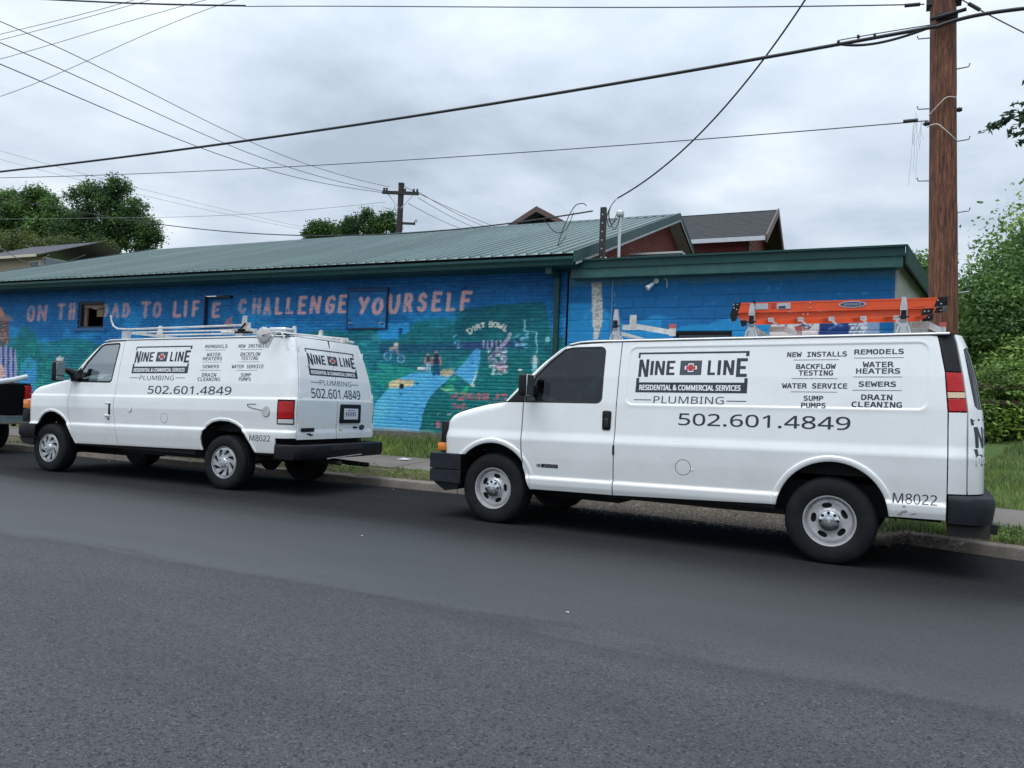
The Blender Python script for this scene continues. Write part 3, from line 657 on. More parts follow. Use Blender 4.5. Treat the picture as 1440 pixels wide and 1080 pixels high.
# ---------------------------------------------------------------- the van with the orange ladder (nearer, right)
def build_chevy():
    B = CHEVY; M = MT; k = B.k
    ps = rad(-1.233); ox, oy = -4.054 - math.sin(ps) * .93, 7.562 + math.cos(ps) * .93
    root = thing('work_van', 'white plumbing van with black mirrors and steel wheels, carrying an orange ladder on its roof', 'van', (ox, oy, 0), ps, 'white plumbing vans parked along the kerb')
    sp = dict(zd=1.978, crown=.062, rxf=.80, rxr=4.36, yw=.826, hood=(-.63, .10), ws=((.10, 1.335), (.76, 1.945)), wsw=(.85, .765), wb=3.43)
    van_shell(root, B, sp, M)
    G = .0035
    # front wing
    a = CH_AF; zs = .73; aL = [p for p in a if p[1] > zs or p[0] > 0]
    wing = TP(B, [(-.635, zs + .005), (-.345, zs + .005)] + [p for p in a if not (p[0] < -.34)] + [(.478, .405), (.40, .62), (.352, .80), (.340, 1.0), (.340, 1.322), (.10, 1.322), (-.1, 1.296), (-.3, 1.25), (-.46, 1.203), (-.56, 1.158), (-.62, 1.105), (-.625, 1.085)])
    wing = wing[:1] + wing[1:]
    bothsides('front_wing', skinmesh('front_wing', B, wing, [], .028), M['paint'], root)
    glass = [(.372, 1.345), (.385, 1.42), (.47, 1.60), (.62, 1.76), (.775, 1.885), (.86, 1.90)] + arc(1.175, 1.855, .05, 90, 0, 5) + arc(1.185, 1.385, .045, 0, -90, 5)
    door = [(.484 + G, .405), (.407 + G, .62), (.359 + G, .80), (.347 + G, 1.0), (.347 + G, 1.33), (.355, 1.40), (.445, 1.605), (.60, 1.775), (.765, 1.91), (.84, 1.945), (1.398, 1.962), (1.398, .405)]
    frame = [(.352, 1.325), (.358, 1.41), (.452, 1.612), (.607, 1.775), (.768, 1.902), (.86, 1.918)] + arc(1.172, 1.853, .066, 90, 0, 6) + arc(1.182, 1.385, .064, 0, -90, 6)
    d = bothsides('front_door', skinmesh('front_door', B, TP(B, door), [TP(B, [(.360, 1.322), (.362, 1.41), (.455, 1.605), (.610, 1.77), (.768, 1.897), (.86, 1.914)] + arc(1.172, 1.853, .062, 90, 0, 6) + arc(1.182, 1.385, .060, 0, -90, 6))], .028), M['paint'], root)
    bothsides('window_seal', skinmesh('window_seal', B, TP(B, frame), [TP(B, glass)], .05, .002, .02, .001), M['rubber'], root)
    bothsides('door_window', skinmesh('door_window', B, TP(B, glass), [], .05, .001, .004, -.008), M['tint'], root)
    bothsides('quarter_trim', skinmesh('quarter_trim', B, TP(B, [(.155, 1.328), (.345, 1.328), (.345, 1.395), (.352, 1.425), (.40, 1.535), (.33, 1.50)]), [], .04, .003, .02, -.001), M['black'], root)
    bothsides('windscreen_pillar', skinmesh('windscreen_pillar', B, TP(B, [(.10, 1.333), (.15, 1.333), (.33, 1.508), (.44, 1.612), (.598, 1.782), (.762, 1.917), (.84, 1.951), (1.398, 1.968), (1.398, 1.977), (.84, 1.961), (.76, 1.928), (.70, 1.893), (.52, 1.748), (.31, 1.543)]), [], .04, .002, .02), M['paint'], root)
    # load side with the pressed panel
    ar = CH_AR
    side = TP(B, [(1.406, .405)] + [p for p in ar if p[1] > .40] + [(3.905, .405)]) + TP(B, [(4.330, .405), (4.332, .62), (4.330, 1.0), (4.326, 1.305), (4.300, 1.64), (4.262, 1.85), (4.236, 1.972), (1.406, 1.972)])
    side = [q for q in side]
    bothsides('side_panel', skinmesh('side_panel', B, side, [], .025), M['paint'], root)
    bothsides('corner_panel', skinmesh('corner_panel', B, TP(B, [(4.338, .625), ('t', 4.452, .625), ('t', 4.444, 1.302), (4.334, 1.302), (4.337, 1.0)]), [], .03), M['paint'], root)
    lamp = [(4.334, 1.309), ('t', 4.442, 1.312), ('t', 4.398, 1.636), (4.306, 1.640)]
    bothsides('tail_lamp', skinmesh('tail_lamp', B, TP(B, [(4.334, 1.309), ('t', 4.442, 1.312), ('t', 4.4295, 1.419), (4.3245, 1.416)]), [], .02, .004, .02, .004), M['redlens'], root)
    bothsides('reverse_lamp', skinmesh('reverse_lamp', B, TP(B, [(4.3241, 1.420), ('t', 4.4291, 1.423), ('t', 4.4222, 1.473), (4.3203, 1.470)]), [], .02, .003, .02, .004), M['creamlens'], root)
    bothsides('tail_lamp', skinmesh('tail_lamp', B, TP(B, [(4.3200, 1.474), ('t', 4.4218, 1.477), ('t', 4.398, 1.636), (4.306, 1.640)]), [], .02, .004, .02, .004), M['redlens'], root)
    bothsides('corner_trim', skinmesh('corner_trim', B, TP(B, [(4.305, 1.647), ('t', 4.396, 1.643), ('t', 4.352, 1.90), ('t', 4.325, 1.965), (4.240, 1.972), (4.266, 1.85)]), [], .03, .003, .02, .002), M['black'], root)
    rd = [('t', 4.460, .625), ('r', -.006, .625), ('r', -.006, 1.974), ('t', 4.340, 1.974), ('t', 4.362, 1.90), ('t', 4.408, 1.64), ('t', 4.452, 1.31), ('t', 4.458, 1.0)]
    rw = [('t', 4.585, 1.33), ('r', -.10, 1.33), ('r', -.10, 1.84), ('t', 4.47, 1.84), ('t', 4.43, 1.80), ('t', 4.455, 1.62), ('t', 4.55, 1.34)]
    rw = [('t', 4.53, 1.33), ('r', -.12, 1.33), ('r', -.08, 1.38), ('r', -.08, 1.80), ('r', -.12, 1.85), ('t', 4.45, 1.865), ('t', 4.415, 1.84), ('t', 4.45, 1.62), ('t', 4.50, 1.36)]
    bothsides('rear_door', skinmesh('rear_door', B, TP(B, rd), [TP(B, rw)], .03), M['paint'], root)
    bothsides('rear_window', skinmesh('rear_window', B, TP(B, rw), [], .04, .002, .01, -.004), M['tint'], root)
    # handles, fuel cap, badge
    for s in (-1, 1):
        P = B.P(B.t_side(1.315, 1.165), 1.165); mb = MB(); y = -s * float(P[1]) * -1
        yy = s * (abs(float(P[1])) + .004)
        mb.rbox((1.265, yy - .012, 1.075), (1.355, yy + .012, 1.275), .02, 3); mb.build('door_handle', M['black'], root)
        mb = MB(); mb.rbox((1.285, yy - .02, 1.10), (1.335, yy + .02, 1.20), .012, 3); mb.build('handle_grip', M['rubber'], root)
    ring = skinmesh('fuel_flap', B, oval(2.115, .725, .072, .072, 0, 40), [], .03, .002, .012, -.0015)
    rg = skinmesh('fuel_flap_gap', B, oval(2.115, .725, .077, .077, 0, 40), [oval(2.115, .725, .0715, .0715, 0, 40)], .05, .0005, .002, .0006)
    link('fuel_flap_gap', rg, root, M['inkthin']); 
    mb = MB(); P = B.P(B.t_side(2.20, .725), .725); mb.rbox((2.195, P[1] - .006, .735), (2.212, P[1] + .006, .755), .003, 1); mb.build('flap_latch', M['paint'], root)
    # badge: small bow tie and 2500
    f = on_side(B, .003); R_ = rects([(.545, .600, .652, .672), (.560, .585, .645, .679)]); decal('badge', R_[0], R_[1], f, M['chrome'], root, 0)
    R_ = rects([(.602, .792, .642, .680)]); decal('badge', R_[0], R_[1], on_side(B, .002), M['black'], root, .05); put_text('2500', .625, .775, .648, .674, on_side(B, .0035), M['chrome'], root, bold=.03)
    # front: bumper, grille, lamps
    mb = MB()
    for zz0, zz1, dx_ in ((.548, .725, 0), (.40, .543, .004)):
        P = []
        for v in np.linspace(-1, 1, 33):
            ang = abs(v); y = 1.0 * np.sign(v) * min(1, abs(v) * 1.18); x = -.86 + .04 * abs(v) + (.43 * ((abs(v) - .85) / .15) if abs(v) > .85 else 0)
            P.append((x + dx_, y * (.985 if abs(v) < .85 else .99 + .0 * v)))
        rows = []
        for z, in_ in ((zz0, .02), (zz0 + .006, 0), (zz1 - .006, 0), (zz1, .008), (zz1, .16 if zz1 > .6 else .03)):
            rows.append([(x + in_, y * (1 - in_ * .9), z) for x, y in P])
        mb.grid(rows)
    mb.build('front_bumper', M['bumper'], root)
    mb = MB(); mb.prism([(-.80, .43), (-.44, .43), (-.46, .33), (-.62, .30), (-.76, .38)], -.93, .93); mb.build('air_dam', M['bumper'], root)
    mb = MB(); mb.box((-.71, -.60, .74), (-.60, .60, 1.12)); gr = mb.build('grille', M['black'], root)
    for i in range(6):
        mb = MB(); z = .78 + i * .055; mb.box((-.725, -.55, z), (-.705, .55, z + .018)); mb.build('grille_bar', M['chrome'], gr)
    for s in (-1, 1):
        mb = MB(); mb.rbox((-.705, s * .76 - .17, .735), (-.60, s * .76 + .15, 1.085), .02, 2); hb = mb.build('headlamp_housing', M['black'], root)
        mb = MB(); mb.rbox((-.722, s * .76 - .12, .88), (-.70, s * .76 + .12, 1.05), .01, 2); mb.build('headlamp', M['clearlens'], hb)
        y0, y1 = sorted((s * .955, s * .80)); mb = MB(); mb.rbox((-.728, y0, .752), (-.625, y1, .842), .012, 2); mb.build('indicator', M['amber'], root)
        y0, y1 = sorted((s * .925, s * .80)); mb = MB(); mb.rbox((-.70, y0, .85), (-.618, y1, 1.082), .012, 2); mb.build('headlamp_side', M['black'], root)
    # rear bumper
    mb = MB(); pl = [(4.345, -.985), (4.50, -.985), (4.60, -.955), (4.665, -.87), (4.695, -.72), (4.70, 0), (4.695, .72), (4.665, .87), (4.60, .955), (4.50, .985), (4.345, .985)]
    rows = []
    for z, s_ in ((.37, .06), (.385, .02), (.50, .004), (.565, .0), (.60, .012), (.618, .05), (.62, .25)):
        rows.append([(x - s_ * (1 if 4.4 < x else 0), y * (1 - s_ * .5), z + k * 4.4) for x, y in pl])
    mb.grid(rows); mb.build('rear_bumper', M['bumper'], root)
    mb = MB(); mb.box((4.50, -.62, .36), (4.72, -.55, .44)); mb.box((4.50, .55, .36), (4.72, .62, .44)); mb.box((4.35, -.9, .35), (4.65, .9, .46)); mb.build('bumper_bracket', M['under'], root)
    mb = MB(); P = B.P(B.t_side(1.40, .88), .88)
    mb.box((1.392, P[1] - .004, .84), (1.412, P[1] + .01, .93)); mb.build('door_latch', M['black'], root)
    # wheels
    ty = tyre_mesh(.387, .245, .215); ty.name = 'tyre'; st = steel_wheel(M, .35)
    disc, fl, cap, lug, bow = st
    parts = [('wheel_disc', disc, 'steel')]
    for nm, b_, mm in (('wheel_flange', fl, 'steel'), ('wheel_cap', cap, 'chrome'), ('lug_pocket', lug, 'rubber'), ('cap_emblem', bow, 'steel')):
        o = b_.build(nm, M[mm]); me = o.data; bpy.data.objects.remove(o); parts.append((nm, me, mm))
    dr = MB(); dr.lathe([(.001, .075), (.17, .075), (.17, .16), (.001, .17)], (0, 0, 0), n=28); o = dr.build('brake_drum', M['under']); me = o.data; bpy.data.objects.remove(o); parts.append(('brake_drum', me, 'under'))
    for x, ra in ((0, .25), (3.43, 1.1)):
        for s in (-1, 1):
            w = make_wheel(root, M, (x, s * .93, .378), parts, ty, s, .387); w.rotation_euler = (0, ra, 0)
    # mirrors
    for s in (-1, 1):
        mb = MB(); mb.rbox((.40, s * 1.12 - .09, 1.385), (.50, s * 1.12 + .10, 1.635), .04, 4); o = mb.build('mirror', M['black'], root)
        mb = MB(); mb.rbox((.498, s * 1.12 - .075, 1.40), (.506, s * 1.12 + .085, 1.62), .003, 1); mb.build('mirror_glass', M['chrome'], o)
        mb = MB(); mb.rbox((.42, min(s * .90, s * 1.06), 1.40), (.50, max(s * .90, s * 1.06), 1.52), .03, 3); mb.build('mirror_arm', M['black'], root)
    # lettering
    S = lambda off=.0014: on_side(B, off)
    logo(1.590, 2.682, 1.444, 1.848, B, on_side, root, M)
    put_text('PLUMBING', 1.785, 2.474, 1.337, 1.409, S(), M['inkthin'], root)
    L = [(1.583, 1.763, 1.366, 1.374), (2.501, 2.682, 1.365, 1.373)]
    lines = [(3.079, 3.469, 1.7545), (3.075, 3.464, 1.5825), (3.073, 3.464, 1.461), (3.594, 3.987, 1.767), (3.592, 3.979, 1.598), (3.590, 3.978, 1.480)]
    L += [(a, b, z, z + .0045) for a, b, z in lines]; [decal('underline', *rects([q_]), S(), M['inkthin'], root, .2) for q_ in L]
    put_text('502.601.4849', 2.049, 3.584, 1.128, 1.246, S(), M['ink'], root, bold=.010)
    for t, a, b, c, d_ in [('NEW INSTALLS', 3.022, 3.531, 1.784, 1.832), ('BACKFLOW', 3.107, 3.445, 1.672, 1.720), ('TESTING', 3.130, 3.424, 1.612, 1.661), ('WATER SERVICE', 2.993, 3.546, 1.494, 1.543), ('SUMP', 3.186, 3.352, 1.383, 1.430), ('PUMPS', 3.168, 3.375, 1.318, 1.366),
                           ('REMODELS', 3.591, 3.985, 1.800, 1.848), ('WATER', 3.663, 3.910, 1.686, 1.735), ('HEATERS', 3.612, 3.962, 1.628, 1.677), ('SEWERS', 3.638, 3.933, 1.513, 1.561), ('DRAIN', 3.662, 3.908, 1.397, 1.446), ('CLEANING', 3.586, 3.984, 1.332, 1.383)]:
        put_text(t, a, b, c, d_, S(), M['ink'], root, 'mono', bold=.045)
    put_text('M8022', 3.934, 4.265, .525, .610, S(), M['ink'], root)
    logo(-.885, .30, .86, 1.255, B, on_rear, root, M); put_text('PLUMBING', -.70, .1, .76, .83, on_rear(B), M['inkthin'], root)
    # chips on the sill
    for x, z, a, b in ((4.02, .455, .03, .012), (3.99, .43, .02, .01), (4.09, .44, .03, .006), (4.02, .50, .012, .012)):
        decal('paint_chip', np.array(oval(x, z, a, b, .3, 9)), [tuple(range(9))], S(.0012), mat('scuffed_primer', (.35, .33, .30), .8), root, 0)
    return root
def rack_chevy(root):
    M = MT; k = .017
    for x, tall in ((1.31, 1), (2.68, 1), (3.975, 1)):
        z0 = 2.0 + k * x
        mb = MB(); mb.box((x - .025, -.76, z0 + .055), (x + .025, .76, z0 + .085)); bar = mb.build('rack_crossbar', M['rackwhite'], root)
        for s in (-1, 1):
            y = s * .76
            mb = MB(); mb.prism([(x - .075, z0 - .035), (x + .075, z0 - .035), (x + .045, z0 + .03), (x + .03, z0 + .09), (x - .03, z0 + .09), (x - .045, z0 + .03)], y - .035, y + .035)
            for q in (-.055, .055): mb.tube([(x + q, y - .045, z0 - .03), (x + q * .6, y - .045, z0 + .05)], .012, 6)
            ft = mb.build('rack_foot', M['alu'], root)
            if s < 0:
                mb = MB(); mb.rbox((x - .028, y - .045, z0 + .08), (x + .028, y + .01, z0 + .22), .01, 2); mb.prism([(x - .03, z0 + .2), (x + .03, z0 + .2), (x + .016, z0 + .305), (x - .016, z0 + .305)], y - .045, y - .015); mb.build('ladder_clamp', M['alu'], root)
                mb = MB(); mb.box((x - .022, y - .055, z0 + .11), (x + .022, y - .044, z0 + .19)); mb.tube([(x - .04, y - .05, z0 + .13), (x + .045, y - .05, z0 + .13)], .008, 6); mb.build('clamp_latch', M['black'], root)
    # the drop-down arms, white, with a plate and rust
    for x, dirn in ((1.31, 1), (2.68, 1), (3.975, 1)):
        z0 = 2.0 + k * x; mb = MB(); yy = -.72 if x < 2 else -.14
        mb.box((x + .05, yy - .02, z0 + .10), (x + .20, yy + .02, z0 + .15)); mb.box((x + .13, yy - .025, z0 + .12), (x + .20, yy - .015, z0 + .25)) if x < 2 else None
        a = Vector((x + .18, yy, z0 + .135)); b = Vector((x + (.52 if x < 2 else .30), yy + .17, z0 + .085)); dv = b - a; Mq = Matrix.Translation(a) @ dv.to_track_quat('X', 'Z').to_matrix().to_4x4()
        mb.box((0, -.015, -.025), (dv.length, .015, .025), Mq); mb.build('rack_arm', M['rackwhite'], root)
        mb = MB(); mb.box((b.x - .02, b.y - .03, z0 + .05), (b.x + .035, b.y + .03, z0 + .16)); mb.build('arm_stop', M['alu'] if x > 2 else M['rackwhite'], root)
        mb = MB(); mb.box((b.x - .022, b.y - .033, z0 + .125), (b.x + .037, b.y + .033, z0 + .17)); mb.build('arm_cap', mat('red_tape', (.35, .08, .08), .6), root)

def step_ladder(vroot):
    M = MT; R_ = vroot.matrix_basis.copy()
    t = thing('step_ladder', 'folded orange fibreglass step ladder clamped lying on the roof rack of a white van', 'ladder', (0, 0, 0), vroot.rotation_euler.z)
    t.location = R_ @ Vector((2.45, -.68, 2.19)); L = 1.86
    # local frame: x along the van, z up, near rails at y=0
    def rail(nm, y, pts, th=.028):
        mb = MB(); mb.prism(pts, y - th / 2, y + th / 2); 
        return mb.build(nm, M['orange'], t)
    for y in (0, .46):
        r = rail('front_rail', y, [(.03, .18), (.08, .085), (L - .09, .108), (L - .02, .185)]) 
        mb = MB(); mb.box((.10, y - .017, .170), (L - .05, y - .013, .184)); mb.box((.10, y - .017, .088), (L - .1, y - .013, .10)); 
        mb.build('rail_flange', M['orange'], t)
        q = rail('rear_rail', y + (.02 if y == 0 else -.02), [(.05, .085), (.10, .02), (L - .22, .03), (L - .14, .095)], .022)
        mb = MB(); mb.prism([(.0, .06), (.038, .184), (.105, .184), (.068, .07), (.058, .012), (.022, .0)], y - .018, y + .018); f_ = mb.build('foot_boot', M['black'], t)
        mb = MB(); mb.prism([(L - .105, .105), (L - .075, .188), (L + .005, .190), (L - .035, .108)], y - .018, y + .018); g = mb.build('end_cap', M['black'], t)
        mb = MB(); mb.prism([(L - .20, .030), (L - .19, .092), (L - .10, .098), (L - .115, .036)], y + .0, y - .017); mb.build('hinge_plate', M['black'], t)
        rv = MB()
        for (x, z) in ((.035, .165), (.07, .168), (.04, .135), (.065, .12), (L - .075, .16), (L - .05, .128), (L - .175, .065), (L - .145, .066), (.74, .165), (.74, .12), (.68, .06), (.72, .06)):
            rv.lathe([(.007, 0), (.006, -.004), (.0005, -.005)], (x, y - .018, z), n=8)
        rv.build('rivet', M['alu'], t)
    for i in range(6):
        x = .25 + i * .27; mb = MB(); mb.box((x, .016, .10), (x + .085, .444, .108)); mb.box((x, .016, .088), (x + .004, .444, .10)); mb.build('step', M['alu'], t)
    for i in range(5):
        x = .36 + i * .27; mb = MB(); mb.box((x, .0, .0), (x + .05, .03, .035)); mb.box((x + .01, .0, .01), (x + .035, .44, .02)); mb.build('rear_brace', M['alu'], t)
    mb = MB(); mb.box((L - .04, .0, .115), (L + .0, .46, .18)); mb.build('ladder_top', M['black'], t)
    # stickers and oval badge: flat prints on the near rail
    def flat(a, z): a = np.asarray(a, float); return np.stack([a, np.full(a.shape, -.0190), np.asarray(z, float)], -1)
    def flat2(a, z): P = flat(a, z); P[..., 1] -= .001; return P
    def flat3(a, z): P = flat(a, z); P[..., 1] -= .002; return P
    st = mat('sticker_white', (.42, .42, .44), .5, var=.3, vscale=60); bl = mat('sticker_blue', (.025, .04, .12), .4); rd = mat('sticker_red', (.45, .03, .03), .5)
    v, f = rects([(.20, .36, .115, .172), (.44, .565, .116, .172)]); decal('sticker', v, f, flat, st, t, 0)
    v, f = rects([(.455, .52, .12, .142)]); decal('sticker_print', v, f, flat2, bl, t, 0)
    v, f = rects([(.39, .425, .125, .165)]); decal('sticker', v, f, flat, rd, t, 0)
    decal('badge', np.array(oval(1.10, .143, .115, .030, 0, 28)), [tuple(range(28))], flat, st, t, 0); decal('badge', np.array(oval(1.10, .143, .103, .0225, 0, 28)), [tuple(range(28))], flat2, bl, t, 0)
    v, f = textunit('WERNER', 'sans', .03); decal('lettering', v * [.15, .022] + [1.025, .132], f, flat3, st, t, 0)
    # strap
    mb = MB(); mb.tube([(.23, -.03, .0), (.225, -.032, .10), (.23, -.02, .20)], .01, 6); mb.build('strap', M['black'], t)
    return t

# ---------------------------------------------------------------- the farther van (left)
def build_ford():
    B = FORD; M = MT; k = B.k
    ps = rad(3.32); ox, oy = -11.778 - math.sin(ps) * .93, 7.502 + math.cos(ps) * .93
    root = thing('work_van', 'farther white van, its twin rear doors in view, with silver wheel covers and rack tubes', 'van', (ox, oy, 0), ps, 'white plumbing vans parked along the kerb')
    sp = dict(zd=2.018, crown=.07, rxf=.96, rxr=4.40, yw=.822, hood=(-.60, .33), ws=((.345, 1.425), (.90, 1.965)), wsw=(.84, .765), wb=3.505)
    van_shell(root, B, sp, M); zs = .725
    a = FO_AF
    wing = TP(B, [(-.485, zs), (-.214, zs)] + [p for p in a if p[1] > .73] + [(.50, .64), (.57, .53), (.625, .455), (.675, .455), (.60, .575), (.512, .72), (.458, .85), (.433, 1.0), (.430, 1.14), (.452, 1.375), (.345, 1.413), (0, 1.360), (-.29, 1.303), (-.45, 1.24), (-.485, 1.10)])
    # order fix: arch points run front to back
    bothsides('front_wing', skinmesh('front_wing', B, wing, [], .028), M['paint'], root)
    glass = [(.60, 1.395), (.625, 1.55), (.70, 1.665), (.93, 1.915)] + [(.985, 1.935)] + arc(1.265, 1.915, .03, 90, 0, 4) + arc(1.235, 1.43, .035, 0, -90, 4)
    seal = [(.575, 1.375), (.600, 1.56), (.68, 1.68), (.915, 1.932)] + [(.975, 1.955)] + arc(1.27, 1.92, .048, 90, 0, 4) + arc(1.238, 1.42, .052, 0, -90, 4)
    door = [(.682, .455), (.607, .575), (.519, .72), (.465, .85), (.440, 1.0), (.437, 1.14), (.459, 1.375), (.475, 1.47), (.52, 1.555), (.64, 1.68), (.86, 1.925), (.93, 1.965), (1.395, 1.992), (1.398, 1.1), (1.405, .95), (1.43, .80), (1.485, .62), (1.53, .455)]
    bothsides('front_door', skinmesh('front_door', B, TP(B, door), [TP(B, seal)], .028), M['paint'], root)
    bothsides('window_seal', skinmesh('window_seal', B, TP(B, [(x, z) for x, z in seal]), [TP(B, glass)], .05, .002, .02, .001), M['black'], root)
    bothsides('door_window', skinmesh('door_window', B, TP(B, glass), [], .05, .001, .004, -.008), M['glass'], root)
    bothsides('mirror_patch', skinmesh('mirror_patch', B, TP(B, [(.475, 1.40), (.59, 1.385), (.60, 1.50), (.60, 1.60), (.52, 1.545), (.48, 1.47)]), [], .04, .006, .02, .012), M['black'], root)
    bothsides('windscreen_pillar', skinmesh('windscreen_pillar', B, TP(B, [(.345, 1.42), (.462, 1.385), (.468, 1.47), (.514, 1.56), (.634, 1.687), (.853, 1.931), (.93, 1.972), (1.395, 1.999), (1.395, 2.014), (1.0, 1.995), (.90, 1.952), (.80, 1.878), (.633, 1.722), (.52, 1.587)]), [], .04, .002, .02), M['paint'], root)
    ar = FO_AR
    lamp = TP(B, [(4.412, .838), ('t', 4.686, .838), ('t', 4.683, 1.165), (4.412, 1.165)]); lampi = TP(B, [(4.416, .843), ('t', 4.682, .843), ('t', 4.679, 1.160), (4.416, 1.160)])
    side = TP(B, [(1.537, .455), (3.155, .455)] + [p for p in ar if p[1] > .46] + [(4.06, .455), (4.40, .455), (4.405, .655), ('t', 4.748, .660), ('t', 4.725, 1.168), ('t', 4.69, 1.45), ('t', 4.60, 1.80), ('t', 4.535, 2.008), (1.402, 2.008), (1.405, 1.1), (1.412, .95), (1.437, .80), (1.492, .62)])
    bothsides('side_panel', skinmesh('side_panel', B, side, [lamp], .025), M['paint'], root)
    mid = TP(B, [(4.43, .915), ('t', 4.668, .915), ('t', 4.665, 1.145), (4.43, 1.145)]); bot = TP(B, [(4.43, .852), ('t', 4.668, .852), ('t', 4.668, .908), (4.43, .908)])
    bothsides('tail_lamp_bezel', skinmesh('tail_lamp_bezel', B, lampi, [TP(B, [(4.428, .850), ('t', 4.670, .850), ('t', 4.667, 1.147), (4.428, 1.147)])], .03, .003, .02, .006), M['black'], root)
    bothsides('tail_lamp', skinmesh('tail_lamp', B, mid, [], .03, .006, .02, .006), M['redlens'], root)
    bothsides('reverse_lamp', skinmesh('reverse_lamp', B, bot, [], .03, .005, .02, .005), M['clearlens'], root)
    rd = [('t', 4.756, .640), ('r', -.042, .640), ('r', -.042, 2.014), ('t', 4.540, 2.014), ('t', 4.609, 1.80), ('t', 4.699, 1.45), ('t', 4.733, 1.168)]
    a_ = link('rear_door', skinmesh('rear_door', B, TP(B, rd), [], .03), root, M['paint'])
    rd2 = [('t', 4.756, .640), ('r', .0, .640), ('r', .0, 2.014), ('t', 4.540, 2.014), ('t', 4.609, 1.80), ('t', 4.699, 1.45), ('t', 4.733, 1.168)]
    # right door reaches past the middle
    me = skinmesh('rear_door', B, [(t_ + (.030 if t_ > 5.3 else 0), z_) for t_, z_ in TP(B, rd2)], [], .03)
    b_ = link('rear_door', me, root, M['paint']); b_.scale = (1, -1, 1)
    # hinges
    for z in (1.24, .80, 1.85):
        for s in (-1, 1):
            t0 = 4.742 if z < 1.5 else 4.60; P = B.P(t0 - (.0 if z < 1 else 0), z); mb = MB(); mb.tube([(P[0] + .012, s * -P[1] * -1 * -1 if False else s * abs(P[1]), P[2] - .04), (P[0] + .012, s * abs(P[1]), P[2] + .04)], .011, 8); mb.build('door_hinge', M['paint'], root)
    # number plate in its dark recess
    fr = on_rear(B, .003)
    def rr(nm, y0, y1, z0, z1, off, m): v, f = rects([(y0, y1, z0, z1)]); return decal(nm, v, f, on_rear(B, off), m, root, .05)
    pl = [('r', -.52, .86), ('r', -.01, .86), ('r', -.01, 1.12), ('r', -.52, 1.12)]
    mb = MB(); P = B.P(B.t_rear(-.3, .99), .99); X = float(P[0]); zc = float(P[2])
    mb.rbox((X - .01, .02, zc - .135), (X + .022, .515, zc + .135), .015, 2); o = mb.build('plate_frame', M['black'], root)
    mb = MB(); mb.rbox((X + .02, .095, zc - .080), (X + .026, .435, zc + .075), .002, 1); p_ = mb.build('number_plate', mat('number_plate_white', (.60, .62, .66), .4, var=.12, vscale=18), o)
    mb = MB()
    for i in range(6): mb.box((X + .0262, .135 + i * .043, zc - .035), (X + .0268, .135 + i * .043 + .024, zc + .025))
    mb.box((X + .0262, .17, zc + .042), (X + .0268, .36, zc + .052)); mb.build('plate_print', mat('plate_ink', (.10, .12, .2), .5), o)
    mb = MB(); mb.rbox((X - .005, -.80, .835), (X + .008, -.53, .885), .004, 1); mb.build('dealer_badge', M['black'], root)
    mb = MB(); mb.box((X - .004, -.68, .795), (X + .006, -.60, .812)); mb.box((X - .004, -.625, .780), (X + .006, -.555, .80)); mb.build('badge', M['black'], root)
    mb = MB(); mb.lathe([(.001, .012), (.055, .010), (.064, .0)], (X, .575, .885), 'x', 28); ob = mb.build('oval_badge', mat('navy_badge', (.015, .02, .05), .25), root); ob.scale = (1, 1, .6); ob.location = (0, 0, .885 * .4)
    mb = MB(); mb.box((X - .004, .36, .872), (X + .006, .455, .895)); mb.build('badge', M['black'], root)
    v, f = textunit('Ford', 'sans', .0); W = v * [.07, .034] + [.54, .868]
    decal('lettering', W, f, lambda a, z: np.stack([np.full(np.shape(a), X + .0135), np.asarray(a, float), np.asarray(z, float)], -1), M['chrome'], root, 0)
    mb = MB(); mb.box((X - .004, .02, .815), (X + .004, .09, .86)); mb.build('old_sticker', mat('yellowed_sticker', (.5, .42, .24), .7), root)
    # round caps on the flank, trailing scratch
    for x, z, r, mm in ((1.74, .99, .042, 'paint'), (2.42, .875, .062, 'paint'), (4.235, 1.0, .062, 'rackwhite')):
        me = skinmesh('flank_cap', B, oval(x, z, r, r * 1.05, 0, 30), [], .04, .006, .012, .010 if r < .05 or x > 4 else .002); link('flank_cap', me, root, M[mm])
        rg = skinmesh('cap_gap', B, oval(x, z, r + .006, r * 1.05 + .006, 0, 30), [oval(x, z, r + .001, r * 1.05 + .001, 0, 30)], .05, .0005, .002, .0006); link('cap_gap', rg, root, M['inkthin'])
    q = dens([(4.17, 1.02), (4.0, 1.045), (3.92, 1.07), (3.915, 1.095), (3.99, 1.10), (4.06, 1.10)], .02, False); mb = MB(); mb.tube([tuple(B.P(B.t_side(x, z), z, .004)) for x, z in q], .004, 5); mb.build('trim_wire', M['inkthin'], root)
    # door handle, lock
    for s in (-1, 1):
        P = B.P(B.t_side(1.31, 1.02), 1.02); yy = s * abs(float(P[1])); mb = MB(); mb.rbox((1.315, yy - .012, .925), (1.345, yy + .012, 1.085), .008, 2); mb.build('door_handle', M['black'], root)
        mb = MB(); mb.rbox((1.235, yy - .014, .90), (1.35, yy + .014, .925), .008, 2); mb.rbox((1.235, yy - .010, 1.088), (1.345, yy + .010, 1.10), .005, 2); mb.build('handle_grip', M['paint'], root)
        mb = MB(); mb.lathe([(.013, .004), (.012, -.006), (.001, -.007)], (1.315, -abs(yy), .865), n=14); o = mb.build('door_lock', M['black'], root); o.scale = (1, -s, 1)
    # front bumper, grille, lamps
    mb = MB(); P = []
    for v in np.linspace(-1, 1, 33):
        y = 1.0 * np.sign(v) * min(1, abs(v) * 1.18); x = -.72 + .05 * abs(v) + (.42 * ((abs(v) - .85) / .15) if abs(v) > .85 else 0); P.append((x, y))
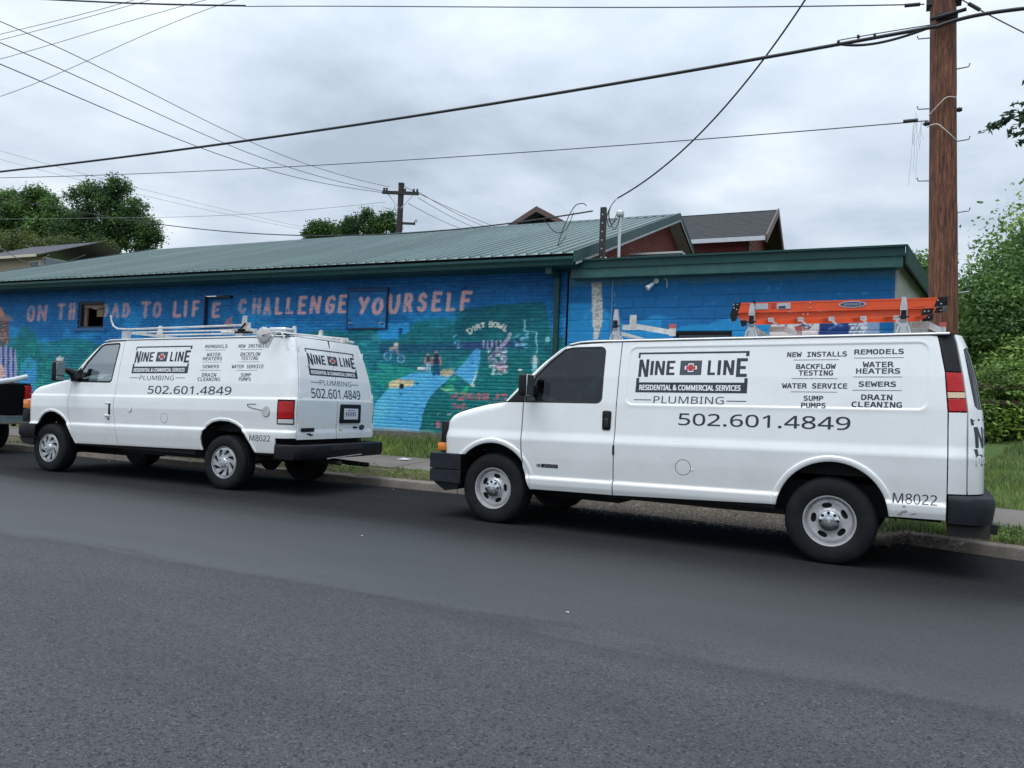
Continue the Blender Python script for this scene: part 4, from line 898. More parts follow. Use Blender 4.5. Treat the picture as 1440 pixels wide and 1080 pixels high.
    mb.grid([[(x + i_, y * (1 - i_ * .8), z) for x, y in P] for z, i_ in ((.48, .10), (.50, .03), (.55, .0), (.68, 0), (.715, .012), (.72, .14))]); mb.build('front_bumper', M['black'], root)
    mb = MB(); mb.prism([(-.66, .50), (-.32, .50), (-.30, .42), (-.40, .385), (-.58, .42)], -.96, .96); mb.build('air_dam', M['black'], root)
    mb = MB(); mb.box((-.60, -.58, .74), (-.48, .58, 1.16)); gr = mb.build('grille', M['black'], root)
    for i in range(4):
        mb = MB(); z = .80 + i * .09; mb.box((-.615, -.56, z), (-.595, .56, z + .03)); mb.build('grille_bar', M['chrome'], gr)
    for s in (-1, 1):
        mb = MB(); mb.rbox((-.60, s * .75 - .16, .76), (-.49, s * .75 + .16, 1.10), .02, 2); mb.build('headlamp', M['clearlens'], root)
        y0, y1 = sorted((s * .97, s * .84)); mb = MB(); mb.rbox((-.60, y0, .95), (-.475, y1, 1.09), .015, 2); mb.build('indicator', M['amber'], root)
        y0, y1 = sorted((s * .965, s * .84)); mb = MB(); mb.rbox((-.60, y0, .74), (-.47, y1, .94), .015, 2); mb.build('headlamp_side', M['black'], root)
    # rear step bumper
    pl = [(4.41, -1.0), (4.55, -1.01), (4.74, -1.0), (4.80, -.93), (4.82, -.5), (4.82, .5), (4.80, .95), (4.74, 1.0), (4.55, 1.0), (4.41, 1.0)]
    mb = MB(); mb.grid([[(x - i_ * (1 if x > 4.5 else 0), y * (1 - i_ * .3), z) for x, y in pl] for z, i_ in ((.46, .12), (.475, .02), (.52, 0), (.62, 0), (.655, .01), (.665, .04), (.665, .24))]); mb.build('rear_bumper', M['black'], root)
    mb = MB(); mb.box((4.72, -.35, .585), (4.835, .40, .64)); mb.build('bumper_step', M['rubber'], root)
    mb = MB(); mb.tube([(4.822, -.42, .475), (4.826, .38, .505)], .008, 5); mb.build('bumper_scrape', M['alu'], root)
    mb = MB(); mb.tube([(4.35, -.15, .42), (4.86, -.15, .40)], .03, 8); mb.tube([(4.3, .75, .33), (4.62, .88, .31)], .035, 10); mb.build('tow_tube', M['under'], root)
    # wheels
    ty = tyre_mesh(.372, .225, .208); cov = cover_wheel(M); parts = [('wheel_cover', cov, 'silver')]
    fl = MB(); fl.lathe([(.212, .02), (.217, .004), (.213, -.004), (.206, -.002), (.204, .02)], (0, 0, 0)); cap = MB()
    for q in range(4):
        a = 2 * math.pi * q / 4 + .3; cap.lathe([(.012, .0), (.011, -.012), (.001, -.013)], (.075 * math.cos(a), .0, .075 * math.sin(a)), n=10)
    bd = MB(); bd.lathe([(.205, .035), (.001, .035)], (0, 0, 0), n=32)  # black disc standing in for the shade behind the cover slots
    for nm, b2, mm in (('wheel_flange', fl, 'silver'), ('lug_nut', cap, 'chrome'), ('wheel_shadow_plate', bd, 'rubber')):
        o = b2.build(nm if nm != 'wheel_shadow_plate' else 'wheel_shade_back', M[mm]); me = o.data; bpy.data.objects.remove(o); parts.append((nm if nm != 'wheel_shadow_plate' else 'wheel_shade_back', me, mm))
    for x, ra in ((0, .2), (3.505, .9)):
        for s in (-1, 1):
            w = make_wheel(root, M, (x, s * .93, .365), parts, ty, s, .372); w.rotation_euler = (0, ra, 0)
    # mirrors on long arms
    for s in (-1, 1):
        mb = MB(); mb.rbox((.42, s * 1.19 - .085, 1.385), (.52, s * 1.19 + .085, 1.685), .035, 4); o = mb.build('mirror', M['black'], root)
        mb = MB(); mb.rbox((.518, s * 1.19 - .068, 1.475), (.527, s * 1.19 + .068, 1.665), .003, 1); mb.rbox((.518, s * 1.19 - .065, 1.402), (.527, s * 1.19 + .065, 1.462), .003, 1); mb.build('mirror_glass', mat('mirror_glass', (.30, .36, .38), .08, metal=.9), o)
        mb = MB(); mb.tube([(.46, s * 1.14, 1.55), (.47, s * 1.06, 1.56), (.52, s * .95, 1.50)], [.035, .04, .07], 10); mb.tube([(.52, s * .97, 1.50), (.54, s * .93, 1.44)], [.07, .09], 10); mb.build('mirror_arm', M['black'], root)
    # lettering
    S = lambda off=.0014: on_side(B, off)
    logo(1.662, 2.752, 1.510, 1.905, B, on_side, root, M)
    put_text('PLUMBING', 1.844, 2.515, 1.410, 1.478, S(), M['inkthin'], root)
    lines = [(3.006, 3.369, 1.833), (2.978, 3.346, 1.665), (2.972, 3.352, 1.550), (3.633, 4.015, 1.834), (3.636, 4.005, 1.664), (3.624, 3.993, 1.549)]
    [decal('underline', *rects([q_]), S(), M['inkthin'], root, .2) for q_ in [(1.650, 1.823, 1.440, 1.448), (2.545, 2.719, 1.442, 1.450)] + [(a1, b1, z, z + .0045) for a1, b1, z in lines]]
    put_text('502.601.4849', 2.046, 3.598, 1.215, 1.330, S(), M['ink'], root, bold=.012)
    for t, a1, b1, c, d_ in [('REMODELS', 2.991, 3.394, 1.863, 1.912), ('WATER', 3.049, 3.300, 1.748, 1.798), ('HEATERS', 2.992, 3.340, 1.691, 1.742), ('SEWERS', 3.012, 3.312, 1.581, 1.630), ('DRAIN', 3.026, 3.284, 1.463, 1.513), ('CLEANING', 2.962, 3.365, 1.402, 1.453),
                             ('NEW INSTALLS', 3.591, 4.089, 1.862, 1.910), ('BACKFLOW', 3.652, 3.997, 1.749, 1.799), ('TESTING', 3.671, 3.969, 1.691, 1.741), ('WATER SERVICE', 3.537, 4.087, 1.579, 1.628), ('SUMP', 3.722, 3.894, 1.463, 1.513), ('PUMPS', 3.700, 3.908, 1.405, 1.455)]:
        put_text(t, a1, b1, c, d_, S(), M['ink'], root, 'mono', bold=.02)
    put_text('M8022', 3.983, 4.328, .612, .690, S(), M['ink'], root)
    logo(-.595, .515, 1.505, 1.872, B, on_rear, root, M)
    put_text('PLUMBING', -.409, .315, 1.378, 1.448, on_rear(B), M['inkthin'], root)
    [decal('underline', *rects([q_]), on_rear(B), M['inkthin'], root, .2) for q_ in [(-.596, -.421, 1.407, 1.416), (.325, .495, 1.404, 1.413)]]
    put_text('502.601.4849', -.60, .525, 1.195, 1.330, on_rear(B), M['ink'], root, bold=.012)
    # third brake strip, roof rack
    mb = MB(); mb.box((4.30, .05, 2.105), (4.40, .30, 2.125)); mb.build('roof_sticker', mat('red_roof_patch', (.5, .12, .09), .6), root)
    W = M['rackwhite']; zr = 2.17
    mb = MB(); mb.tube([(.93, -.72, 2.42), (.95, -.72, 2.33), (1.0, -.72, 2.255), (1.09, -.72, 2.215), (1.3, -.72, 2.205), (3.50, -.72, 2.255)], .0135, 8); mb.build('rack_tube', W, root)
    mb = MB(); mb.tube([(1.0, -.5, 2.18), (3.6, -.52, 2.215)], .010, 8); mb.tube([(1.3, -.1, 2.18), (3.7, -.1, 2.215)], .011, 8); mb.build('rack_rail', W, root)
    for x, z in ((1.33, 2.14), (3.53, 2.17)):
        mb = MB(); mb.box((x - .03, -.75, z), (x + .03, .78, z + .035)); mb.build('rack_crossbar', W, root)
        for s in (-1, 1):
            mb = MB(); mb.box((x - .06, s * .76 - .03, 2.03 + k * x - .03), (x + .06, s * .76 + .03, z + .03)); mb.build('rack_foot', M['alu'], root)
    for x, y, h, b0 in ((3.53, -.70, .20, 2.19), (1.33, -.15, .15, 2.17), (3.53, .35, .17, 2.19), (3.78, .67, .17, 2.16), (3.62, -.72, .10, 2.19)):
        mb = MB(); mb.prism([(x - .035, b0), (x + .035, b0), (x + .028, b0 + h), (x - .008, b0 + h), (x - .028, b0 + h * .6)], y - .02, y + .02); mb.box((x - .05, y - .03, b0 - .02), (x + .05, y + .03, b0 + .025)); mb.build('ladder_clamp', M['rackwhite'], root)
    mb = MB(); mb.rbox((3.45, -.80, 2.135), (3.72, -.72, 2.165), .01, 2); mb.rbox((3.50, -.80, 2.165), (3.60, -.74, 2.20), .01, 2); mb.tube([(3.35, -.76, 2.16), (3.52, -.76, 2.19), (3.60, -.75, 2.28)], .014, 6); mb.build('clamp_lever', M['black'], root)
    mb = MB(); mb.tube([(3.2, -.77, 2.15), (3.45, -.77, 2.15)], .022, 8); mb.build('rack_tube', W, root)
    # white disc and bent rods, box section across the rear
    mb = MB(); mb.lathe([(.001, -.02), (.09, -.018), (.108, -.005), (.108, .02), (.09, .03), (.001, .03)], (4.02, -.86, 2.105), n=36); mb.build('rack_disc', W, root)
    mb = MB(); mb.tube([(4.02, -.885, 2.10), (4.10, -.90, 2.115), (4.25, -.89, 2.15), (4.40, -.87, 2.13), (4.56, -.90, 2.11)], .009, 6)
    mb.tube([(4.28, -.885, 2.145), (4.22, -.92, 2.05), (4.17, -.94, 1.93)], .010, 6); mb.tube([(4.34, -.885, 2.145), (4.44, -.92, 2.04), (4.51, -.93, 1.90)], .010, 6); mb.build('bent_rod', M['alu'], root)
    mb = MB(); mb.rbox((3.98, -.74, 2.14), (4.28, -.54, 2.225), .03, 3); mb.build('rack_motor', M['alu'], root)
    mb = MB(); mb.tube([(3.9, -.55, 2.17), (4.3, .65, 2.18)], .024, 8); mb.rbox((3.80, .5, 2.14), (4.32, .80, 2.17), .01, 2); mb.build('rack_rear_bar', W, root)
    return root

# ---------------------------------------------------------------- black pickup at the left edge
def build_pickup():
    M = MT; blk = mat('black_car_paint', (.003, .003, .004), .5, spec=.12)
    root = thing('pickup_truck', 'black pickup truck with chrome rear bumper, parked ahead of the vans at the left edge', 'pickup truck', (-15.38, 8.42, 0), rad(2.5))
    # local: rear face at x=0 facing +x, length towards -x, centre line y=0
    def side_prof(): return [(-.05, .62), (-.02, .80), (0, 1.30), (-.03, 1.345), (-1.95, 1.36), (-1.95, .55), (-1.55, .55)] + arc(-1.12, .42, .46, 20, 160, 12)[::1] + [(-.62, .58)]
    for s in (-1, 1):
        P = [(-.03, .60), (0.0, 1.30), (-.03, 1.345), (-1.95, 1.36), (-1.95, .50), (-1.38, .50)] + arc(-.88, .45, .47, 175, 5, 12) + [(-.38, .55)]
        y0, y1 = sorted((s * .98, s * .90)); mb = MB(); mb.prism(P, y0, y1); mb.build('bed_side', blk, root)
        mb = MB(); mb.rbox((-.16, min(s * .86, s * .995), 1.02), (.015, max(s * .86, s * .995), 1.30), .02, 2); tl = mb.build('tail_lamp', M['redlens'], root)
        mb = MB(); mb.rbox((-.15, min(s * .87, s * .997), .96), (.02, max(s * .87, s * .997), 1.02), .01, 2); mb.build('reverse_lamp', M['clearlens'], tl)
        ty = tyre_mesh(.39, .25, .215) if s < 0 else ty
    w_me = []
    for x in (-.88, -4.65):
        for s in (-1, 1):
            w = make_wheel(root, M, (x, s * .93, .385), [('wheel_disc', discsheet('wheel_disc', .216, [oval(.13 * math.cos(a), .13 * math.sin(a), .03, .045, a) for a in [2 * math.pi * q / 6 for q in range(6)]], lambda r: np.interp(r, [0, .07, .1, .2, .216], [0., .0, .02, .012, .0]), grid=.02), 'silver')], ty, s, .39)
    mb = MB(); mb.rbox((-.07, -.85, .74), (.005, .85, 1.335), .02, 3); tg = mb.build('tailgate', blk, root)
    mb = MB(); mb.rbox((.0, -.12, 1.17), (.018, .12, 1.25), .01, 2); mb.build('handle', M['black'], tg)
    mb = MB(); mb.rbox((.003, -.65, .90), (.009, .65, 1.10), .004, 1); mb.build('tailgate_panel', blk, tg)
    mb = MB(); mb.rbox((-.05, -.97, .69), (.20, .97, .72), .012, 2); mb.rbox((.12, -.97, .56), (.19, .97, .695), .02, 3); mb.build('rear_bumper', mat('worn_chrome', (.42, .43, .45), .28, metal=.9, var=.15, vscale=8), root)
    mb = MB(); mb.rbox((.19, -.20, .54), (.196, .14, .64), .002, 1); mb.build('number_plate', M['white'], root)
    mb = MB(); mb.box((-1.9, -.88, .72), (-.05, .88, .78)); mb.box((-4.6, -.5, .40), (-.2, -.40, .52)); mb.box((-4.6, .40, .40), (-.2, .5, .52)); mb.tube([(-.88, -.8, .39), (-.88, .8, .39)], .05, 8); mb.box((-.1, -.05, .42), (.22, .05, .50)); mb.build('chassis', M['under'], root)
    # cab and bonnet ahead
    cab = [(-1.97, .50), (-1.97, 1.36), (-2.12, 1.85), (-3.2, 1.88), (-3.85, 1.36), (-5.35, 1.22), (-5.45, .60), (-5.15, .50)] + arc(-4.65, .45, .47, 5, 175, 10)[::1] + [(-4.1, .48)]
    cab = [(-1.97, .50), (-1.97, 1.36), (-2.12, 1.85), (-3.2, 1.88), (-3.85, 1.36), (-5.35, 1.22), (-5.45, .60), (-5.17, .50)] + arc(-4.65, .45, .47, 175, 5, 10) + [(-4.1, .48)]
    mb = MB(); mb.prism(cab, -.97, .97); mb.build('cab', blk, root)
    for s in (-1, 1):
        y0, y1 = sorted((s * .972, s * .976)); mb = MB(); mb.prism([(-2.15, 1.38), (-2.25, 1.78), (-3.1, 1.80), (-3.62, 1.40)], y0, y1); mb.build('side_window', M['rubber'], root)
    mb = MB(); mb.box((-1.971 - .06, -.7, 1.42), (-1.965 - .06, .7, 1.78), Mx((0, 0, 0))); mb.build('rear_window', M['rubber'], root)
    pipe = MB(); pipe.tube([(-15.45, 9.3, 1.475), (-14.75, 8.65, 1.40), (-14.05, 7.9, 1.335), (-13.9, 7.4, 1.32)], .048, 12); o = pipe.build('white_pipe', mat('pipe_white', (.72, .73, .74), .4))
    meta(o, 'white tube laid across the tailgate of the black pickup', 'pipe')
    return root
# ================================================================ the long building: frame x = along the wall, y = depth behind the wall face
TH = rad(2.082); WDIST = 13.09
WALL_D = np.array([math.cos(TH), math.sin(TH), 0]); WALL_N = np.array([-math.sin(TH), math.cos(TH), 0])
def frame_loc(s=0., d=0., z=0.): return Vector(WALL_D * s + WALL_N * (WDIST + d)) + Vector((0, 0, z))
# --- painted mural: colours are a function of the place on the wall
def vnoise(x, y, seed=0, oct=4):
    r = np.zeros(np.shape(x)); a = .5
    for o in range(oct):
        xi = np.floor(x).astype(np.int64); yi = np.floor(y).astype(np.int64); fx = x - xi; fy = y - yi; fx = fx * fx * (3 - 2 * fx); fy = fy * fy * (3 - 2 * fy)
        def h(a_, b_): q = (a_ * 374761393 + b_ * 668265263 + (seed + o) * 2147483647) & 0xffffffff; q = ((q ^ (q >> 13)) * 1274126177) & 0xffffffff; return ((q ^ (q >> 16)) & 0xffff) / 65535.
        r = r + a * ((h(xi, yi) * (1 - fx) + h(xi + 1, yi) * fx) * (1 - fy) + (h(xi, yi + 1) * (1 - fx) + h(xi + 1, yi + 1) * fx) * fy); a *= .5; x = x * 2.03; y = y * 2.03
    return r / (1 - .5 ** oct)
def wall_uv(s, z):
    P = WALL_D * np.asarray(s)[..., None] + WALL_N * WDIST + np.array([0, 0, 1.]) * np.asarray(z)[..., None] - CAM_O
    w = P @ CAM_F; return 720 + FPX * (P @ CAM_R) / w, 540 - FPX * (P @ CAM_U) / w
GLY = {  # strokes in a unit box
 'A': [[(0, 0), (.5, 1), (1, 0)], [(.2, .36), (.8, .36)]], 'B': [[(0, 0), (0, 1), (.7, .98), (.85, .8), (.7, .55), (0, .52)], [(.7, .55), (1, .3), (.75, .02), (0, 0)]],
 'C': [[(.95, .8), (.75, .98), (.3, .95), (.03, .6), (.08, .2), (.4, .0), (.8, .03), (.95, .2)]], 'D': [[(0, 0), (0, 1), (.55, .97), (.97, .65), (.95, .3), (.5, .02), (0, 0)]],
 'E': [[(1, 1), (0, 1), (0, 0), (1, 0)], [(0, .52), (.75, .52)]], 'F': [[(1, 1), (.05, 1), (0, 0)], [(.02, .52), (.75, .52)]], 'G': [[(.95, .85), (.7, 1), (.25, .9), (.02, .5), (.1, .1), (.5, 0), (.85, .1), (.9, .45), (.6, .45)]],
 'H': [[(0, 0), (0, 1)], [(1, 0), (1, 1)], [(0, .5), (1, .5)]], 'I': [[(.5, 0), (.5, 1)]], 'L': [[(0, 1), (0, 0), (1, .02)]], 'N': [[(0, 0), (.05, 1), (.95, 0), (1, 1)]],
 'O': [[(.5, 1), (.15, .88), (0, .5), (.15, .1), (.5, 0), (.85, .12), (1, .5), (.85, .9), (.5, 1)]], 'R': [[(0, 0), (.05, 1), (.75, .97), (.95, .75), (.7, .5), (.05, .48)], [(.5, .48), (1, 0)]],
 'S': [[(.95, .85), (.6, 1), (.15, .9), (.1, .65), (.5, .52), (.92, .38), (.9, .12), (.45, 0), (0, .12)]], 'T': [[(0, 1), (1, 1)], [(.5, 1), (.5, 0)]], 'U': [[(0, 1), (.02, .3), (.25, 0), (.7, 0), (.95, .3), (1, 1)]],
 'Y': [[(0, 1), (.5, .5)], [(1, 1), (.35, 0)]], 'W': [[(0, 1), (.25, 0), (.5, .7), (.75, 0), (1, 1)]]}
BIG = [('O', 37.5, 49.7, 429, 453), ('N', 52.5, 66.5, 428.5, 452), ('T', 80, 91.7, 426.5, 450), ('H', 96.5, 106, 425.5, 450), ('O', 139, 152.5, 427, 447), ('A', 156.5, 168, 426, 447), ('D', 172, 183, 425.5, 447), ('T', 197.5, 212, 424, 447), ('O', 214.5, 227.5, 424, 447),
 ('L', 243.5, 255.5, 423, 446.5), ('I', 258.5, 263, 422, 446), ('F', 270, 280.5, 422, 446), ('E', 293.5, 305, 424, 446), ('C', 335, 347, 419.5, 441), ('H', 355, 367, 418, 442), ('A', 370.5, 381.5, 418, 443.5), ('L', 387, 397.5, 418, 443), ('L', 402.5, 413.5, 418, 442), ('E', 419.5, 431.5, 416, 442.5), ('N', 436, 451, 416, 441.5), ('G', 457.5, 472, 415, 441), ('E', 476, 488, 414, 440.5),
 ('Y', 505, 520.5, 418, 442.5), ('O', 524.5, 541, 418.5, 443.5), ('U', 546, 562.5, 413.5, 441.5), ('R', 567.5, 581, 412, 439), ('S', 587, 601, 411, 439), ('E', 607.5, 621.5, 409.5, 438), ('L', 628, 641, 409.5, 438.5), ('F', 647.5, 663.5, 408.5, 437)]
def mural(s, z):
    """albedo at places (s, z) of the long wall"""
    s = np.asarray(s, float); z = np.asarray(z, float); u, v = wall_uv(s, z); C = np.zeros(s.shape + (3,))
    n1 = vnoise(s * 1.3, z * 2.2, 1); n2 = vnoise(s * 5, z * 9, 2); n3 = vnoise(s * 18, z * 30, 3); n4 = vnoise(s * 2.6 + 40, z * 4, 5)
    wob = (n2 - .5) * 5; uu = u + wob; vv = v + (n4 - .5) * 6
    def put(mask, col, a=1.):
        if a is None: return
        w = (mask * a if not np.isscalar(a) else mask * a)[..., None]; C[:] = C * (1 - w) + np.array(col, float) * w
    def poly(pts, jit=1.): return inside(u + (wob * .45) * jit, v + (n4 - .5) * 3 * jit, pts).astype(float)
    def stroke(pts, r, soft=.6): return np.clip((r - polydist(u, v, pts)) / soft + .5, 0, 1)
    put(np.ones(s.shape), (20, 72, 132)); t = sstep(392, 440, vv)
    put(t, (26, 96, 162)); put(sstep(.5, .62, n1) * sstep(425, 445, vv), (44, 124, 188), .75); put(sstep(.55, .7, n2), (18, 72, 140), .35)
    # teal land with its wandering skyline
    land = sstep(0, 6, vv - np.interp(uu, [-60, 0, 60, 110, 160, 230, 300, 380, 470, 500, 545, 600, 640, 690, 730, 768, 776, 800], [452, 470, 478, 474, 486, 492, 478, 470, 462, 462, 458, 448, 446, 434, 424, 428, 470, 474]))
    put(land, (22, 104, 118)); put(land * sstep(.45, .65, n4), (20, 106, 112), .8); put(land * sstep(.5, .66, n1), (34, 120, 140), .6)
    left = (u < 330)
    put(left * poly([(18, 520), (24, 470), (34, 456), (50, 470), (58, 500), (90, 520), (110, 560), (60, 600), (20, 600)]), (18, 104, 104), .85)
    put(left * sstep(.5, .6, n4) * sstep(.45, .6, n2) * (poly([(38, 480), (75, 478), (112, 500), (108, 520), (60, 505)])), (74, 82, 130), .9)
    put(left * poly([(30, 512), (40, 500), (52, 510), (50, 560), (30, 590), (24, 560)]), (66, 124, 190), .85)
    put(left * sstep(.55, .62, n2) * land, (38, 140, 128), .6)
    put(poly([(78, 505), (82, 501), (89, 503), (88, 512), (80, 514)], .4), (190, 190, 180)); put(stroke([(84, 512), (85, 545)], 1.6), (120, 150, 150), .8)
    # middle and right part
    put(poly([(486, 468), (536, 462), (540, 500), (560, 520), (500, 560), (480, 560)]), (24, 104, 118)); put(poly([(500, 466), (534, 462), (536, 494), (500, 500)]) * sstep(.4, .6, n2), (52, 140, 140), .8)
    put(poly([(530, 470), (535, 478), (575, 478), (575, 452), (560, 455), (534, 455)], .5), (48, 132, 200)); put(poly([(560, 462), (566, 461), (565, 470), (562, 473)], .3), (20, 70, 130))
    put(poly([(560, 470), (770, 436), (786, 620), (590, 620), (560, 560)]), (20, 100, 106), .85)
    put(poly([(640, 436), (700, 428), (766, 424), (772, 450), (700, 470), (640, 476)]), (14, 86, 96), .9)
    put(poly([(668, 520), (690, 505), (786, 500), (786, 612), (640, 612), (590, 612), (600, 570), (650, 545)]), (14, 100, 100), .95)
    put(poly([(532, 484), (640, 482), (738, 478), (736, 491), (650, 492), (534, 498)]), (26, 66, 108), .75); put(poly([(640, 482), (738, 480), (736, 490), (640, 491)]), (52, 62, 112), .8)
    put(poly([(486, 510), (520, 508), (545, 512), (586, 520), (600, 528), (540, 552), (500, 575), (486, 560)]) * sstep(.3, .5, n2), (36, 136, 122), .9)
    put(poly([(486, 530), (496, 528), (494, 545), (486, 546)]), (96, 100, 160), .8)
    put(poly([(520, 610), (524, 578), (531, 562), (546, 547), (563, 532), (583, 524), (600, 523), (622, 526), (640, 519), (634, 531), (616, 545), (602, 562), (594, 585), (588, 612)], .6), (84, 152, 222)); put(poly([(524, 570), (560, 536), (590, 545), (575, 612), (520, 612)]) * sstep(.5, .6, n1), (104, 168, 228), .5)
    put(poly([(638, 526), (654, 508), (667, 492), (670, 490), (675, 492), (675, 503), (673, 520), (669, 534), (662, 542), (650, 531)], .4), (84, 148, 218))
    put(poly([(622, 548), (632, 534), (640, 528), (652, 533), (660, 545), (655, 555), (630, 552)]) * sstep(.35, .5, n2), (46, 158, 112), .9); put(poly([(640, 512), (662, 500), (650, 515), (628, 524)]) * sstep(.4, .5, n2), (40, 140, 120), .8)
    put(poly([(618, 520), (634, 519), (640, 525), (630, 530), (620, 529)], .6), (190, 160, 120), .8)
    # lower rows of worn salmon writing
    for (a, b, c, d) in ((633, 688, 553, 563), (694, 713, 554, 563), (636, 656, 567, 575)): put(((u > a) & (u < b) & (v > c) & (v < d)) * sstep(.42, .55, vnoise(u * .55, v * .5, 9, 2)), (186, 92, 104), .85)
    put(stroke([(616, 595), (616, 599)], 3.4), (214, 120, 128)); put(stroke([(770, 477), (770, 478)], 3.2), (150, 200, 205), .9)
    # worn brick and a hole in the path
    put(poly([(546, 538), (560, 533), (582, 535), (580, 543), (548, 546)], .7), (205, 180, 140)); put(poly([(562, 540), (568, 540), (568, 547), (562, 547)], .2), (12, 18, 30))
    # walking couple, rider, dog, hoop, players: plain painted figures
    F = []
    def fig(x, y, h, top, legs, skin=(150, 120, 115)):
        put(stroke([(x, y - h * .90), (x, y - h * .91)], h * .085), skin); put(stroke([(x, y - h * .74), (x, y - h * .45)], h * .13), top); put(stroke([(x - h * .15, y - h * .72), (x - h * .18, y - h * .4)], h * .045), skin); put(stroke([(x + h * .15, y - h * .72), (x + h * .19, y - h * .4)], h * .045), skin)
        put(stroke([(x - h * .05, y - h * .42), (x - h * .09, y)], h * .07), legs); put(stroke([(x + h * .05, y - h * .42), (x + h * .10, y)], h * .07), legs)
    fig(602, 521, 24, (58, 50, 60), (140, 165, 185)); fig(613.5, 526, 33, (40, 38, 60), (22, 70, 110)); put(stroke([(589, 518), (596, 518)], 2.2), (205, 210, 205))
    put(stroke([(545 + 5 * math.cos(a), 501 + 5 * math.sin(a)) for a in np.linspace(0, 6.3, 14)], 1.0), (110, 150, 190)); put(stroke([(564 + 5 * math.cos(a), 505 + 5 * math.sin(a)) for a in np.linspace(0, 6.3, 14)], 1.0), (110, 150, 190)); put(stroke([(545, 500), (552, 493), (561, 498), (564, 505)], 2.), (70, 100, 150)); put(stroke([(559, 496), (557, 488), (549, 491)], 2.2), (150, 140, 140)); put(stroke([(557, 484), (557, 484.5)], 3), (190, 180, 170))
    for x, y in ((680, 484), (686, 485), (692, 484), (698, 485), (704, 484)): put(stroke([(x, y - 5), (x, y + 4)], 1.3), (176, 176, 196), .8)
    put(stroke([(690, 505), (700, 492), (708, 500), (706, 515), (696, 512)], 4.2), (150, 120, 150), .75); put(stroke([(698, 516), (706, 521), (711, 516)], 3.2), (176, 120, 130), .8); put(stroke([(705, 488), (715, 476), (717, 470)], 2.6), (186, 170, 190), .8); put(sstep(.56, .66, n3) * poly([(684, 490), (712, 488), (714, 526), (690, 528)]), (200, 205, 220), .8)
    put(stroke([(738, 450), (738, 466), (754, 467), (755, 496)], .8), (140, 190, 205)); put(sstep(.5, .6, n3) * poly([(722, 472), (744, 466), (746, 492), (732, 494), (724, 486)]), (130, 180, 215), .8); fig(752, 521, 24, (190, 205, 215), (150, 190, 215), (120, 120, 130))
    put(stroke([(664, 541), (666, 535), (670, 524)], .8), (215, 215, 205)); put(stroke([(662, 541), (666, 542)], 1.6), (225, 225, 220)); put(sstep(.55, .62, n3) * poly([(636, 470), (644, 470), (648, 490), (640, 492)]), (110, 160, 200), .8)
    put(stroke([(620, 546), (628, 549), (638, 547)], .9), (200, 205, 150), .8); put(stroke([(730, 520), (733, 520)], 1.4), (220, 225, 220))
    # big portrait at the left end: hat, beard, striped shirt, hand
    put(poly([(-20, 446), (12, 448), (13, 480), (8, 486), (-20, 488)], .5), (92, 74, 78)); put(poly([(-20, 446), (12, 448), (13, 480), (8, 486), (-20, 488)], .5) * sstep(.5, .6, n3), (150, 120, 110), .8)
    put(poly([(-20, 438), (3, 440), (18, 446), (18, 451), (-20, 452)], .4), (150, 122, 120)); put(stroke([(0, 436), (2, 442)], 4), (205, 140, 120))
    sh_ = poly([(-20, 490), (8, 486), (22, 492), (26, 540), (-20, 548)], .5); put(sh_, (150, 140, 170)); put(sh_ * (np.mod(u + 60, 7) < 3.2), (30, 70, 140), .9); put(poly([(-10, 505), (4, 514), (8, 530), (-10, 534)], .4), (200, 160, 155))
    # figure half over the boarded window
    put(poly([(308, 462), (314, 448), (322, 443), (326, 452), (332, 462)], .6), (176, 120, 116), .9)
    # arched small writing
    for ch, x, y, a, w, h in [('D', 661, 465, -.75, 6, 7.5), ('I', 667, 461.5, -.6, 3, 6), ('R', 672.5, 459.5, -.4, 5, 6), ('T', 679, 457, -.2, 5, 5.5), ('B', 690.5, 456, .0, 5, 7), ('O', 697, 456.5, .1, 5.5, 6.5), ('W', 704, 458.5, .25, 7, 6), ('L', 711.5, 462, .5, 4, 7)]:
        for st in GLY[ch]:
            q = [((a0 - .5) * w, (.5 - b0) * h) for a0, b0 in st]; put(stroke([(x + p[0] * math.cos(a) - p[1] * math.sin(a), y + p[0] * math.sin(a) + p[1] * math.cos(a)) for p in q], .95, .5), (226, 214, 190))
    # the slogan
    for i, (ch, x0, x1, y0, y1) in enumerate(BIG):
        r = (x1 - x0) * .5 * .27 + 1.15 if ch != 'I' else 2.3; r = 2.2 if x0 < 330 else 2.3 if x0 < 500 else 2.6
        lean = 1.5 * (1 if x0 < 400 else 1.6); fade = .62 if ch in 'CHA' and 330 < x0 < 385 else .7 if x0 < 240 else .82 if x0 < 330 else .95
        for st in GLY[ch]:
            P = [(x0 + r + (x1 - x0 - 2 * r) * a + lean * (b - .5), y1 - r - (y1 - y0 - 2 * r) * b) for a, b in st]; k = stroke(P, r, .7); put(k, (238, 168, 158), fade * (1 - .25 * sstep(.55, .7, n3)))
            put(stroke([(a + .3, b + .2) for a, b in P], r * .35, .8), (176, 112, 128), .22)
    # chips, drips, faded base course
    put(sstep(.79, .83, vnoise(s * 9, z * 16, 21, 3)) * sstep(1.9, .9, z) * (u > 515), (172, 176, 190), .7); put(sstep(.80, .83, vnoise(s * 6, z * 14, 31, 3)), (12, 40, 70), .6)
    put(sstep(.78, .70, z + (n2 - .5) * .08), (166, 166, 158), .8); put(sstep(.72, .8, vnoise(s * 3, z * 50, 41, 2)), (160, 180, 200), .16)
